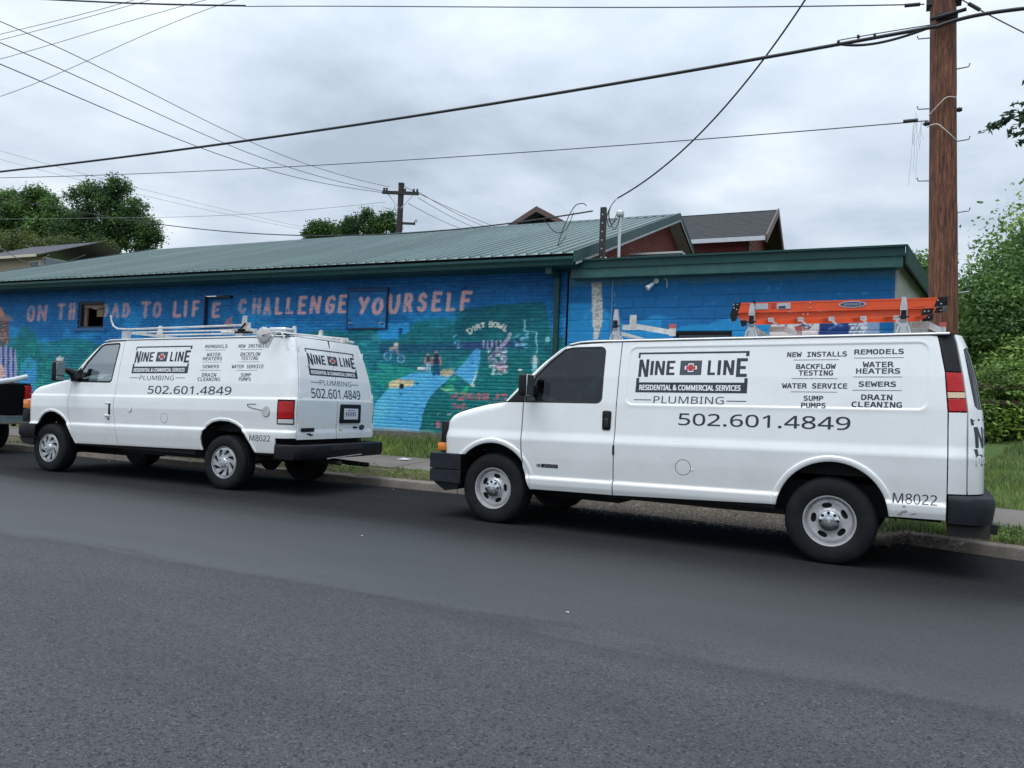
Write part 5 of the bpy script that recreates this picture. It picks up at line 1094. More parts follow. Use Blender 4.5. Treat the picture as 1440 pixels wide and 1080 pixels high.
    lnd2 = land * (1 - (C[..., 2] > 165)); dab = vnoise(s * 7 + z * 3, z * 19, 61, 3); put(sstep(.60, .68, dab) * lnd2, (52, 146, 150), .22); put(sstep(.62, .7, vnoise(s * 6, z * 16, 63, 3)) * lnd2, (12, 66, 82), .3); put(sstep(.6, .7, vnoise(s * 3.5, z * 14, 65, 3)) * (1 - land), (44, 118, 186), .28)
    C = C * (1 + (n3[..., None] - .5) * .28) * (1 + (n1[..., None] - .5) * .14)
    return wallpaint(C)
def blockmural(s, z):
    s = np.asarray(s, float); z = np.asarray(z, float); u, v = wall_uv(s, z); C = np.zeros(s.shape + (3,)); n1 = vnoise(s * 1.2, z * 1.6, 7); n2 = vnoise(s * 6, z * 8, 8); n3 = vnoise(s * 22, z * 30, 9)
    def put(m, col, a=1.): w = (m * a)[..., None]; C[:] = C * (1 - w) + np.array(col, float) * w
    def poly(p, j=1.): return inside(u + (n2 - .5) * 8 * j, v + (n1 - .5) * 10 * j, p).astype(float)
    def stroke(p, r, soft=.7): return np.clip((r - polydist(u, v, p)) / soft + .5, 0, 1)
    put(np.ones(s.shape), (20, 84, 146)); put(sstep(.52, .7, n1), (16, 76, 134), .6)
    put(sstep(0, 5, v - np.interp(u + (n2 - .5) * 20, [790, 835, 880, 920, 960, 1000, 1050, 1085, 1100, 1300], [424, 424, 455, 440, 448, 452, 436, 425, 500, 500])), (42, 124, 190), .8); put(poly([(930, 448), (1000, 446), (1000, 456), (930, 462)], .7), (20, 80, 145), .7)
    put(poly([(1036, 440), (1100, 436), (1090, 470), (1030, 470)]), (40, 122, 190), .5)
    pe = poly([(832, 398), (846, 398), (847, 452), (841, 475), (835, 480), (833, 440)], .35); put(pe, (188, 186, 178)); put(pe * sstep(.5, .62, n3), (120, 118, 110), .8)
    put(poly([(862, 372), (864, 372), (864, 430), (862, 430)], .1), (130, 160, 190), .6)
    # masked painted face in a strip: brow, eye, dark cloth, dotted bandana
    put(poly([(1086, 440), (1152, 440), (1150, 500), (1080, 500)], .3), (206, 190, 188)); put(stroke([(1118, 455), (1127, 450), (1138, 452), (1142, 456)], 1.2), (60, 66, 90)); put(stroke([(1122, 459), (1131, 457), (1139, 460)], 1.6), (50, 70, 110)); put(stroke([(1096, 452), (1106, 455), (1104, 463), (1096, 464)], 1.8), (70, 90, 120)); put(stroke([(1118, 461), (1128, 463), (1138, 462)], .8), (120, 60, 60))
    put(poly([(1153, 440), (1236, 440), (1236, 500), (1150, 500)], .2), (34, 50, 110)); put(stroke([(1166, 463), (1178, 456), (1184, 458)], 1.3), (110, 130, 190), .7); put(poly([(1205, 444), (1216, 440), (1236, 442), (1238, 500), (1220, 500)], .3), (150, 160, 190), .8)
    for i in range(4):
        for j in range(4): x = 1196 + i * 6 + (j % 2) * 3; y = 456 + j * 5; put(stroke([(x, y), (x + .5, y)], 2.1), (215, 225, 235))
    put(sstep(3.42, 3.52, z + (n2 - .5) * .12), (96, 100, 104), .55); put(sstep(.80, .84, vnoise(s * 7, z * 9, 11, 3)), (120, 170, 210), .25)
    C = C * (1 + (n3[..., None] - .5) * .14); return wallpaint(C)
def wallpaint(C):
    C = np.clip(C, 1, 255); sat = (1 - C.min(-1) / C.max(-1))[..., None]; cool = (C[..., :1] < C[..., 2:3] - 8) | (C[..., :1] < C[..., 1:2] - 8); return np.clip(lin(C) * 1.42 * np.where(cool, 1 + sat * (np.where(C[..., 1:2] > C[..., 2:3] - 22, np.array([.55, 1.0, 1.0]), np.array([.60, 1.14, .90])) - 1), 1.), .003, .8)
def paintmat(name, rough=.6):
    m = bpy.data.materials.new(name); m.use_nodes = True; N = NT(m); p = m.node_tree.nodes['Principled BSDF']; p.inputs['Roughness'].default_value = rough; p.inputs['Specular IOR Level'].default_value = .28
    a = N.n('ShaderNodeAttribute'); a.attribute_name = 'paint'; co = N.n('ShaderNodeTexCoord').outputs['Object']; nz = N.n('ShaderNodeTexNoise', {'Vector': co, 'Scale': 55., 'Detail': 5., 'Roughness': .7})
    mr = N.n('ShaderNodeMapRange', {0: nz.outputs[0], 1: .3, 2: .7, 3: .8, 4: 1.2}); sc_ = N.n('ShaderNodeVectorMath', {0: a.outputs['Color'], 'Scale': mr.outputs[0]}, operation='SCALE'); N.l(sc_.outputs[0], p.inputs['Base Color'])
    b = N.n('ShaderNodeBump', {'Height': nz.outputs[0], 'Strength': .8, 'Distance': .004}); N.l(b.outputs[0], p.inputs['Normal']); return m
def setpaint(me, C):
    at = me.color_attributes.new('paint', 'FLOAT_COLOR', 'POINT'); at.data.foreach_set('color', np.concatenate([C, np.ones((len(C), 1))], 1).astype(np.float32).ravel())
def pieces(rects_, nx, nz, depth, proud, rough=.0015, bev=.004):
    """raised pieces (x0, x1, z0, z1): a gridded face with a bevelled rim; returns V, F, (s, z) of every vertex"""
    R_ = np.array(rects_, float); n = len(R_); a = np.linspace(0, 1, nx + 1); b = np.linspace(0, 1, nz + 1); A, Bq = np.meshgrid(a, b); A = A.ravel(); Bq = Bq.ravel()
    x0, x1, z0, z1 = [R_[:, i:i + 1] for i in range(4)]; jx = RNG.normal(0, .0012, (n, 4))
    X = x0 + bev + (x1 - x0 - 2 * bev) * A; Z = z0 + bev + (z1 - z0 - 2 * bev) * Bq; tilt = RNG.normal(0, rough, (n, 3))
    Y = -proud + tilt[:, :1] + tilt[:, 1:2] * (A - .5) * 2 + tilt[:, 2:3] * (Bq - .5) * 2 + 0 * X
    idx = lambda i, j: j * (nx + 1) + i
    loop = [idx(i, 0) for i in range(nx)] + [idx(nx, j) for j in range(nz)] + [idx(i, nz) for i in range(nx, 0, -1)] + [idx(0, j) for j in range(nz, 0, -1)]
    la, lb = A[loop], Bq[loop]; m = len(loop)
    X1 = x0 + (x1 - x0) * la + 0 * X[:, :1]; Z1 = z0 + (z1 - z0) * lb + 0 * X[:, :1]; Y1 = Y[:, loop] + bev
    V = np.concatenate([np.stack([X, Y, Z], -1), np.stack([X1, Y1, Z1], -1), np.stack([X1, np.full_like(Y1, depth), Z1], -1)], 1); nv = V.shape[1]; k = len(A)
    F = [(idx(i, j), idx(i + 1, j), idx(i + 1, j + 1), idx(i, j + 1)) for j in range(nz) for i in range(nx)]
    for q in range(m): w = (q + 1) % m; F += [(loop[q], k + q, k + w, loop[w]), (k + q, k + m + q, k + m + w, k + w)]
    F = np.array(F)[None] + (np.arange(n) * nv)[:, None, None]
    return V.reshape(-1, 3), F.reshape(-1, 4), nv

def build_hall():
    root = thing('brick_hall', 'long low brick hall with green ribbed metal roof and a blue painted mural wall', 'building', frame_loc(), TH)
    pm = paintmat('painted_brick'); SL, SR, ZB, ZT = -23.4, -5.09, .70, 3.86
    openings = [(-18.16, -17.22, 2.80, 3.46), (-13.92, -13.04, 2.84, 3.50)]
    bw, bh, j = .206, .0595, .0075; R_ = []; row = 0; z = ZB
    while z + bh < ZT + .03:
        x = SL - (row % 2) * .107
        while x < SR:
            a, b = max(x, SL), min(x + bw, SR); x += bw + j
            parts = [(a, b)]
            for (o0, o1, p0, p1) in openings:
                if z + bh > p0 and z < p1:
                    q = []
                    for c, d in parts:
                        if d <= o0 or c >= o1: q.append((c, d))
                        else:
                            if c < o0 - .02: q.append((c, o0))
                            if d > o1 + .02: q.append((o1, d))
                    parts = q
            for c, d in parts:
                if d - c > .03: R_.append((c, d, z, z + bh))
        z += bh + j; row += 1
    R_ = np.array(R_); cx = (R_[:, 0] + R_[:, 1]) / 2; cz = (R_[:, 2] + R_[:, 3]) / 2; u, v = wall_uv(cx, cz)
    # the nearest bricks in plain view are single pieces
    vis = (v < np.interp(u, [560, 640, 700, 740, 800], [605, 600, 556, 520, 470])) & (u > 560) & (v > 402)
    sc_ = np.where(vis, cx, -99); one = np.argsort(-sc_)[:290]; rest = np.ones(len(R_), bool); rest[one] = False
    for i in one:
        V, F, nv = pieces([R_[i]], 8, 3, .02, .0, .0012); me = fastmesh('brick', V, F); setpaint(me, mural(V[:, 0], V[:, 2])); link('brick', me, root, pm)
    near = rest & (cx > -15); far = rest & ~near
    for m_, nx, nz in ((near, 9, 3), (far, 6, 2)):
        V, F, nv = pieces(R_[m_], nx, nz, .02, .0, .0012); me = fastmesh('brickwork', V, F); setpaint(me, mural(V[:, 0], V[:, 2])); meta(link('brickwork', me, root, pm), kind='stuff')
    # mortar plane with the same paint
    xs = np.unique(np.concatenate([np.arange(SL, SR, .05), [SR]] + [[o[0], o[1]] for o in openings])); zs = np.unique(np.concatenate([np.arange(ZB - .02, ZT + .1, .05)] + [[o[2], o[3]] for o in openings]))
    X, Z = np.meshgrid(xs, zs); V = np.stack([X.ravel(), np.full(X.size, .0045), Z.ravel()], 1); F = []; w = len(xs)
    for jz in range(len(zs) - 1):
        for ix in range(len(xs) - 1):
            mx, mz = (xs[ix] + xs[ix + 1]) / 2, (zs[jz] + zs[jz + 1]) / 2
            if any(o[0] < mx < o[1] and o[2] < mz < o[3] for o in openings): continue
            F.append((jz * w + ix, jz * w + ix + 1, (jz + 1) * w + ix + 1, (jz + 1) * w + ix))
    me = fastmesh('mortar', V, np.array(F)); setpaint(me, mural(V[:, 0], V[:, 2]) * .9); link('mortar', me, root, pm)
    stone = mat('rough_foundation', (.16, .15, .125), .9, var=.4, vscale=9, bump=.02, bscale=22, dirt=((.07, .09, .04), .6, 5.))
    brk = mat('red_brick', (.19, .05, .038), .85, var=.35, vscale=14, bump=.003, bscale=60)
    mb = MB(); mb.box((SL, .0, -.1), (SR, .25, .69)); mb.build('foundation', stone, root)
    mb = MB(); mb.box((SL, .25, -.1), (SR - .02, .27, 3.9)); 
    mb = MB(); mb.box((SL, 14.3, -.1), (SR, 14.5, 3.9)); mb.box((SL, .26, -.1), (SL + .2, 14.3, 3.9)); mb.box((SR - .21, .03, -.1), (SR - .01, 14.3, 3.9)); mb.build('rear_walls', brk, root)
    # openings: one broken window with boards, one bricked and painted recess, one proud board
    wood = mat('weathered_board', (.36, .24, .15), .8, var=.25, vscale=8, bump=.003, bscale=40, dirt=((.12, .08, .06), .5, 8.)); dark = mat('dark_room', (.006, .006, .008), .9); ply = mat('old_plywood', (.34, .27, .14), .8, var=.15, vscale=5)
    o0, o1, p0, p1 = openings[0]; fr = MB()
    for a, b in (((o0, .02, p0), (o0 + .07, .2, p1)), ((o1 - .05, .02, p0), (o1, .2, p1)), ((o0 + .07, .02, p1 - .07), (o1 - .05, .2, p1)), ((o0 + .07, .02, p0), (o1 - .05, .2, p0 + .04))): fr.box(a, b)
    win = fr.build('window_frame', mat('dark_blue_frame', (.02, .035, .07), .6, var=.2, vscale=8), root)
    mb = MB(); mb.box((o0 + .07, .12, p0 + .04), (o0 + .16, .17, p1 - .07)); mb.build('upright_board', wood, win)
    mb = MB(); mb.box((o0 + .07, .10, p1 - .15), (o1 - .05, .118, p1 - .07)); mb.build('head_board', wood, win)
    mb = MB(); mb.box((o0 + .42, .20, p0 + .30), (o1 - .05, .22, p1 - .15)); mb.build('plywood_sheet', ply, win)
    mb = MB(); mb.box((o1 - .15, .12, p0 + .04), (o1 - .05, .16, p0 + .30)); mb.build('upright_board', wood, win)
    mb = MB(); mb.box((o0, .6, p0 - .3), (o1, .62, p1 + .3)); mb.box((o0 - .3, .26, p0 - .35), (o1 + .3, .6, p0 - .30)); mb.box((o0 - .3, .26, p1 + .30), (o1 + .3, .6, p1 + .35)); mb.box((o0 - .35, .26, p0 - .3), (o0 - .3, .6, p1 + .3)); mb.box((o1 + .3, .26, p0 - .3), (o1 + .35, .6, p1 + .3)); mb.build('window_recess', dark, root)
    def board(nm, a, b, c, d, y, t=.03, st=.022):
        xs = np.linspace(a, b, int((b - a) / st)); zs = np.linspace(c, d, int((d - c) / st)); X, Z = np.meshgrid(xs, zs); w = len(xs); V = np.stack([X.ravel(), np.full(X.size, y), Z.ravel()], 1)
        F = np.array([(q * w + i, q * w + i + 1, (q + 1) * w + i + 1, (q + 1) * w + i) for q in range(len(zs) - 1) for i in range(len(xs) - 1)]); me = fastmesh(nm, V, F); setpaint(me, mural(V[:, 0], V[:, 2])); o = link(nm, me, root, pm)
        mb = MB(); mb.box((a, y + .001, c), (b, y + t, d)); mb.build('board_edge', mat('board_edge', (.015, .05, .11), .7), o); return o
    o0, o1, p0, p1 = openings[1]; board('window_board', o0 + .01, o1 - .01, p0, p1 - .01, .10)
    mb = MB(); mb.box((o0, .012, p0), (o0 + .03, .10, p1)); mb.box((o0 + .1, .012, p1 - .05), (o1 - .1, .09, p1 - .01)); mb.build('window_frame', mat('dark_blue_frame', (.015, .03, .07), .6), root)
    board('window_board', -9.86, -8.93, 2.745, 3.53, -.04)
    mb = MB(); mb.box((-9.885, -.05, 2.72), (-9.86, .0, 3.56)); mb.box((-8.93, -.05, 2.72), (-8.905, .0, 3.56)); mb.box((-9.86, -.055, 3.53), (-8.93, .0, 3.56)); mb.box((-9.86, -.05, 2.72), (-8.93, .0, 2.745)); mb.box((-9.80, -.06, 3.475), (-8.95, -.041, 3.50)); mb.build('board_batten', mat('navy_batten', (.012, .03, .075), .6), root)
    for x in (-9.78, -9.03): mb = MB(); mb.rbox((x - .05, -.07, 2.83), (x + .06, -.042, 2.85), .006, 1); mb.build('board_clip', mat('clip', (.42, .36, .36), .6), root)
    mb = MB(); mb.box((o0 - .05, -.03, p0 - .06), (o1 + .05, .03, p0 - .005)); mb.box((-18.26, -.03, 2.72), (-17.12, .02, 2.79)); mb.build('window_sill', mat('sill_blue', (.03, .12, .30), .6, var=.2, vscale=10), root)
    # roof: ribbed panels front and back
    gm = mat('green_roof_metal', (.165, .235, .225), .32, metal=.1, spec=.6, var=.07, vscale=.7, coat=.12, coatr=.3, dirt=((.16, .21, .19), .4, 1.4)); gt = mat('green_trim', (.012, .058, .056), .45, spec=.3, var=.12, vscale=2.5, dirt=((.05, .10, .095), .3, 5.))
    _N = NT(gm); _p = gm.node_tree.nodes['Principled BSDF']; _c = _p.inputs['Base Color'].links[0].from_socket; _i = _N.n('ShaderNodeObjectInfo'); _r = _N.n('ShaderNodeMapRange', {0: _i.outputs['Random'], 3: .88, 4: 1.12}); _mp = _N.n('ShaderNodeMapping', {'Vector': _N.n('ShaderNodeTexCoord').outputs['Object'], 'Scale': (9, .35, .35)}); _n = _N.n('ShaderNodeTexNoise', {'Vector': _mp.outputs[0], 'Scale': 1.6, 'Detail': 6.}); _m = _N.n('ShaderNodeMapRange', {0: _n.outputs[0], 1: .3, 2: .7, 3: .84, 4: 1.14}); _k = _N.n('ShaderNodeMath', {0: _r.outputs[0], 1: _m.outputs[0]}, operation='MULTIPLY'); _s = _N.n('ShaderNodeVectorMath', {0: _c, 'Scale': _k.outputs[0]}, operation='SCALE'); _N.l(_s.outputs[0], _p.inputs['Base Color'])
    E0, EZ, R0, RZ = -.60, 3.945, 6.9, 6.38; W = .914; rib = [(0, 0), (.02, 0), (.035, .022), (.06, .022), (.075, 0)]; prof = []
    rib = [(0, 0), (.012, 0), (.020, .036), (.050, .036), (.056, 0)]
    for q in range(4): prof += [(q * W / 4 + a, h) for a, h in rib]
    prof.append((W - .002, 0)); V = []; F = []; sl = math.hypot(R0 - E0, RZ - EZ); n = len(prof); ny, nz_ = -(RZ - EZ) / sl, (R0 - E0) / sl
    rows = 12
    for r_ in range(rows + 1):
        f = r_ / rows
        for a, h in prof: V.append((a, E0 + (R0 - E0) * f + ny * h, EZ + (RZ - EZ) * f + nz_ * h))
    for r_ in range(rows):
        for i in range(n - 1): F.append((r_ * n + i, r_ * n + i + 1, (r_ + 1) * n + i + 1, (r_ + 1) * n + i))
    b0 = len(V); V += [(a, E0 + .002, EZ - .006) for a, h in prof]; F += [(i, b0 + i, b0 + i + 1, i + 1) for i in range(n - 1)]
    pme = rawmesh('roof_panel', V, F); pme.materials.append(gm); x = -23.95
    while x < -4.80:
        o = link('roof_panel', pme, root); o.location = (x, random.uniform(-.004, .004), random.uniform(0, .003)); q = link('roof_panel', pme, root); q.location = (x + W, 2 * R0, 0); q.rotation_euler = (0, 0, math.pi); x += W
    XR = x
    mb = MB(); mb.tube([(-23.96, R0 - .13, RZ - .02), (-23.96, R0, RZ + .045), (XR, R0, RZ + .045)], .001, 3); mb = MB(); mb.prism([(0, 0)], 0, 0) if False else None
    mb.add([(-23.96, R0 - .16, RZ - .03), (XR + .01, R0 - .16, RZ - .03), (XR + .01, R0, RZ + .045), (-23.96, R0, RZ + .045), (XR + .01, R0 + .16, RZ - .03), (-23.96, R0 + .16, RZ - .03)], [(0, 1, 2, 3), (3, 2, 4, 5)]); mb.build('ridge_cap', gt, root)
    soffit = mat('grey_soffit', (.34, .36, .36), .6, var=.15, vscale=5)
    for side in (0, 1):   # rake boards at the right end (and left)
        for xe in (XR, -23.98):
            y0, y1 = (E0 - .02, R0) if not side else (2 * R0 - E0 + .02, R0)
            d = 1 if xe == XR else -1; x0, x1 = sorted((xe, xe + d * .05)); mb = MB()
            mb.add([(x0, y0, EZ - .16), (x1, y0, EZ - .16), (x1, y1, RZ - .12), (x0, y1, RZ - .12), (x0, y0, EZ + .035), (x1, y0, EZ + .035), (x1, y1, RZ + .06), (x0, y1, RZ + .06)], [(0, 1, 2, 3), (4, 5, 6, 7), (0, 1, 5, 4), (1, 2, 6, 5), (2, 3, 7, 6), (3, 0, 4, 7)]); mb.build('rake_trim', gt, root)
            x2, x3 = sorted((xe - d * .01, xe - d * .33)); mb = MB(); mb.add([(x2, y0 + (.05 if not side else -.05), EZ - .15), (x3, y0 + (.05 if not side else -.05), EZ - .15), (x3, y1, RZ - .11), (x2, y1, RZ - .11)], [(0, 1, 2, 3)]); mb.build('soffit', soffit, root)
            if xe == XR:
                mb = MB(); mb.add([(x1 + .001, y0, EZ - .205), (x1 + .012, y0, EZ - .205), (x1 + .012, y1, RZ - .165), (x1 + .001, y1, RZ - .165), (x1 + .001, y0, EZ - .165), (x1 + .012, y0, EZ - .165), (x1 + .012, y1, RZ - .125), (x1 + .001, y1, RZ - .125)], [(0, 1, 2, 3), (4, 5, 6, 7), (0, 1, 5, 4), (1, 2, 6, 5), (2, 3, 7, 6), (3, 0, 4, 7)]); mb.build('rake_board', soffit, root)
    mb = MB(); mb.box((-23.9, -.499, 3.761), (XR - .03, -.47, 3.965)); mb.build('eaves_board', MT['under'], root)  # board kept near-black to carry the shadow line behind the gutter
    mb = MB(); mb.box((-23.7, -.50, 3.74), (XR - .02, .0, 3.76)); mb.build('soffit', gt, root)
    mb = MB(); mb.add([(-23.95, -.50, 3.86), (-23.95, -.50, 3.755), (-23.95, -.58, 3.745), (-23.95, -.60, 3.80), (-23.95, -.64, 3.84), (-23.95, -.64, 3.885), (-23.95, -.625, 3.885)] + [(XR, -.50, 3.86), (XR, -.50, 3.755), (XR, -.58, 3.745), (XR, -.60, 3.80), (XR, -.64, 3.84), (XR, -.64, 3.885), (XR, -.625, 3.885)], [(i, i + 1, i + 8, i + 7) for i in range(6)] + [tuple(range(7, 14))]); mb.build('eaves_gutter', gt, root)
    mb = MB(); mb.box((-5.30, -.08, .72), (-5.21, -.005, 3.70)); mb.box((-5.31, -.50, 3.62), (-5.20, -.01, 3.735)); mb.build('downpipe', gt, root)
    # brick gable, seen over the flat roof
    gb = []; z = 3.70; r_ = 0
    while z < 6.15:
        f = (z + .06 - EZ) / (RZ - EZ); y0 = max(.1, E0 + (R0 - E0) * f + .05); y1 = 2 * R0 - y0; y = y0 - (r_ % 2) * .1
        while y < y1: gb.append((max(y, y0), min(y + .2, y1), z, z + .062)); y += .212
        z += .074; r_ += 1
    V, F, nv = pieces(gb, 1, 1, .03, 0., .001, .003); V = np.stack([SR + .02 - V[:, 1], V[:, 0], V[:, 2]], 1); me = fastmesh('gable_brickwork', V, F[:, ::-1]); meta(link('gable_brickwork', me, root, brk), kind='stuff')
    mb = MB(); mb.add([(SR, .1, 3.7), (SR, 2 * R0 - .1, 3.7), (SR, 2 * R0 - .1, 4.0), (SR, R0, RZ - .15), (SR, .1, 4.0)], [(0, 1, 2, 3, 4)]); mb.build('gable_wall', mat('dark_mortar', (.10, .05, .045), .9), root)
    # leftover cable loops on the roof
    mb = MB(); f_ = lambda y: EZ + (RZ - EZ) * (y - E0) / (R0 - E0)
    pts = [(-5.45, .35, f_(.35) + .02), (-5.42, .55, f_(.55) + .35), (-5.32, .8, f_(.8) + .72), (-5.15, .8, f_(.8) + .78), (-5.0, .6, f_(.6) + .74)]; mb.tube(smooth(pts), .009, 6); mb.tube(smooth([(-5.32, .8, f_(.8) + .62), (-5.45, .75, f_(.75) + .30), (-5.62, .7, f_(.7) + .26), (-5.75, .6, f_(.6) + .42), (-5.86, .6, f_(.6) + .55)]), .007, 6); mb.tube([(-5.45, .35, f_(.35) + .02), (-5.36, .42, f_(.42) + .14), (-5.33, .48, f_(.48) + .2)], .008, 6); mb.build('roof_cable_mast', MT['black'], root)
    return root

def build_annex():
    root = thing('block_annex', 'flat-roofed blue block annex with green fascia beside the long brick hall', 'building', frame_loc(), TH)
    pm = paintmat('painted_block'); gt = mat('dark_green_fascia', (.008, .050, .046), .45, spec=.3, var=.12, vscale=2.5, dirt=((.04, .09, .085), .25, 4.))
    SL, SR, ZB, ZT = -5.05, .22, .25, 3.62; R_ = []; z = ZB; row = 0; op = (-3.14, -2.16, 1.7, 2.66)
    while z < ZT - .05:
        x = SL - (row % 2) * .2
        while x < SR:
            a, b = max(x, SL), min(x + .394, SR); x += .40; parts = [(a, b)]
            if z + .19 > op[2] + .03 and z < op[3] - .03:
                q = []
                for c, d in parts:
                    if d <= op[0] or c >= op[1]: q.append((c, d))
                    else:
                        if c < op[0] - .04: q.append((c, op[0]))
                        if d > op[1] + .04: q.append((op[1], d))
                parts = q
            for c, d in parts:
                if d - c > .04: R_.append((c, d, z, min(z + .194, ZT)))
        z += .20; row += 1
    for r_ in R_:
        hi = r_[3] > 2.4; V, F, nv = pieces([r_], 14 if hi else 4, 8 if hi else 3, .02, .0, .0012, .005); me = fastmesh('block', V, F); setpaint(me, blockmural(V[:, 0], V[:, 2])); link('block', me, root, pm)
    xs = np.arange(SL, SR + .01, .08); zs = np.arange(ZB - .3, ZT + .12, .08); X, Z = np.meshgrid(xs, zs); X = np.minimum(X, SR - .001); w = len(xs); V = np.stack([X.ravel(), np.full(X.size, .0035), Z.ravel()], 1)
    F = [(q * w + i, q * w + i + 1, (q + 1) * w + i + 1, (q + 1) * w + i) for q in range(len(zs) - 1) for i in range(w - 1) if not (op[0] < (xs[i] + xs[i + 1]) / 2 < op[1] and op[2] < (zs[q] + zs[q + 1]) / 2 < op[3])]
    me = fastmesh('mortar', V, np.array(F)); setpaint(me, blockmural(V[:, 0], V[:, 2])); link('mortar', me, root, pm)
    mb = MB(); mb.box((op[0] - .02, .012, op[2]), (op[0] + .05, .2, op[3])); mb.box((op[1] - .05, .012, op[2]), (op[1] + .02, .2, op[3])); mb.box((op[0], .012, op[3] - .05), (op[1], .2, op[3] + .01)); wf = mb.build('window_frame', MT['black'], root)
    mb = MB(); mb.box((op[0] + .05, .1, op[2]), (op[1] - .05, .11, op[3] - .05)); mb.build('pane', MT['tint'], wf); mb = MB(); mb.box((op[0] - .1, .4, op[2] - .1), (op[1] + .1, .42, op[3] + .1)); mb.build('window_recess', MT['under'], root)
    # oblique end wall, pale
    al = rad(10); ex, ey = math.sin(al), math.cos(al); gw = mat('pale_render', (.42, .42, .40), .85, var=.2, vscale=3, dirt=((.2, .19, .17), .5, 4.), bump=.004, bscale=30)
    L = 6.2; zt = lambda k: 3.86 - .05 * k; p = lambda k, o: (SR + .02 + ex * k + ey * o, .0 + ey * k - ex * o)
    mb = MB(); a, b = p(0, 0), p(L, 0); c, d = p(L, -.2), p(0.0, -.2); mb.add([(*a, -.1), (*b, -.1), (*c, -.1), (*d, -.1), (*a, zt(0) - .12), (*b, zt(L) - .12), (*c, zt(L) - .12), (*d, zt(0) - .12)], [(0, 1, 2, 3), (4, 5, 6, 7), (0, 1, 5, 4), (1, 2, 6, 5), (2, 3, 7, 6), (3, 0, 4, 7)]); mb.build('end_wall', gw, root)
    mb = MB(); mb.box((SL, L * ey, -.1), (SR + ex * L, L * ey + .2, 3.4)); mb.build('rear_wall', gw, root)
    # roof slab, fascia in two tiers, rake trim
    mb = MB(); X0 = -4.92; a = (.30, -.27); b = (SR + .09 + ex * (L + .3), ey * (L + .3))
    mb.add([(X0, -.25, 3.84), (a[0], -.25, 3.84), (b[0], b[1], 3.54), (X0, b[1], 3.54), (X0, -.25, 3.78), (a[0], -.25, 3.78), (b[0], b[1], 3.48), (X0, b[1], 3.48)], [(0, 1, 2, 3), (4, 5, 6, 7), (0, 1, 5, 4), (1, 2, 6, 5), (2, 3, 7, 6), (3, 0, 4, 7)]); mb.build('roof', mat('roof_felt', (.10, .10, .10), .9), root)
    mb = MB(); mb.box((X0 - .03, -.30, 3.725), (.335, -.252, 3.885)); mb.box((X0 - .03, -.335, 3.855), (.36, -.30, 3.885)); mb.build('fascia_cap', gt, root)
    mb = MB(); mb.box((X0, -.275, 3.565), (.31, -.235, 3.722)); mb.box((X0, -.235, 3.565), (.29, .0, 3.58)); mb.build('fascia_board', mat('green_fascia_face', (.028, .098, .092), .42, spec=.3, var=.12, vscale=2.5, dirt=((.16, .2, .18), .3, 4.)), root)
    mb = MB(); q0, q1 = (.34, -.30), (b[0] + .06, b[1]); mb.add([(q0[0], q0[1], 3.60), (q1[0], q1[1], 3.28), (q1[0] + .03, q1[1], 3.28), (q0[0] + .03, q0[1], 3.60), (q0[0], q0[1], 3.885), (q1[0], q1[1], 3.565), (q1[0] + .03, q1[1], 3.565), (q0[0] + .03, q0[1], 3.885)], [(0, 1, 2, 3), (4, 5, 6, 7), (0, 1, 5, 4), (1, 2, 6, 5), (2, 3, 7, 6), (3, 0, 4, 7)]); mb.build('rake_trim', gt, root)
    # conduit on the wall, perforated post and service mast above
    mb = MB(); mb.tube([(-4.23, -.02, 2.6), (-4.23, -.02, 3.55)], .016, 8); mb.build('conduit', mat('blue_conduit', (.10, .24, .42), .5), root)
    mb = MB(); mb.box((-4.60, .25, 3.80), (-4.50, .33, 4.93)); pp = mb.build('perforated_post', mat('brown_post', (.020, .016, .016), .6), root)
    mb = MB()
    for i in range(6): mb.lathe([(.014, .0), (.013, -.004), (.001, -.004)], (-4.55, .249, 4.02 + i * .155), n=10)
    mb.build('post_hole', MT['alu'], pp)
    mb = MB(); mb.tube([(-4.24, .3, 3.75), (-4.24, .3, 4.78)], .028, 10); mb.rbox((-4.30, .24, 4.74), (-4.18, .38, 4.86), .03, 2); mb.build('service_mast', MT['alu'], root)
    mb = MB()
    for k_, dx_ in enumerate((-.02, -.06, .02)): mb.tube(smooth([(-4.24 + dx_, .28, 4.80), (-4.27 + dx_, .2, 4.66 - .04 * k_), (-4.34 + dx_, .18, 4.60 - .05 * k_), (-4.41 + dx_ * .5, .16, 4.74), (-4.38, .2, 4.93), (-4.30, .245, 5.055)]), .007, 6)
    mb.build('service_drip_loop', MT['rubber'], root)
    mb = MB(); mb.box((-4.46, .18, 3.90), (-4.40, .3, 3.96)); mb.tube([(-4.46, .2, 4.0), (-4.38, .2, 3.88)], .02, 6); mb.build('mast_bracket', MT['alu'], root)
    # white flood lamp
    fl = thing('flood_lamp', 'small white floodlight with bare wires under the green fascia of the annex', 'lamp', frame_loc(-3.45, -.02, 3.48), TH)
    mb = MB(); mb.lathe([(.001, .0), (.04, .0), (.045, -.02), (.001, -.03)], (0, 0, .03), n=14); mb.tube([(0, -.03, .03), (-.01, -.08, -.01), (-.05, -.11, -.05)], .014, 6); mb.build('mount', MT['white'], fl)
    Mq = Mx((-.06, -.12, -.06), 0, 0, 0); mb = MB(); mb.tube([(-.035, -.10, -.03), (-.075, -.13, -.075), (-.115, -.16, -.115)], [.028, .034, .05], 12); mb.build('lamp_head', MT['white'], fl)
    mb = MB(); mb.tube([(.13, -.01, .07), (.18, -.05, .05), (.20, -.05, -.03), (.19, -.04, -.09)], .006, 5); mb.build('wire', MT['white'], fl)
    hv = thing('rooftop_unit', 'pale metal rooftop unit behind the green fascia below the brick gable', 'air conditioner', frame_loc(-4.45, 3.6, 3.55), TH)
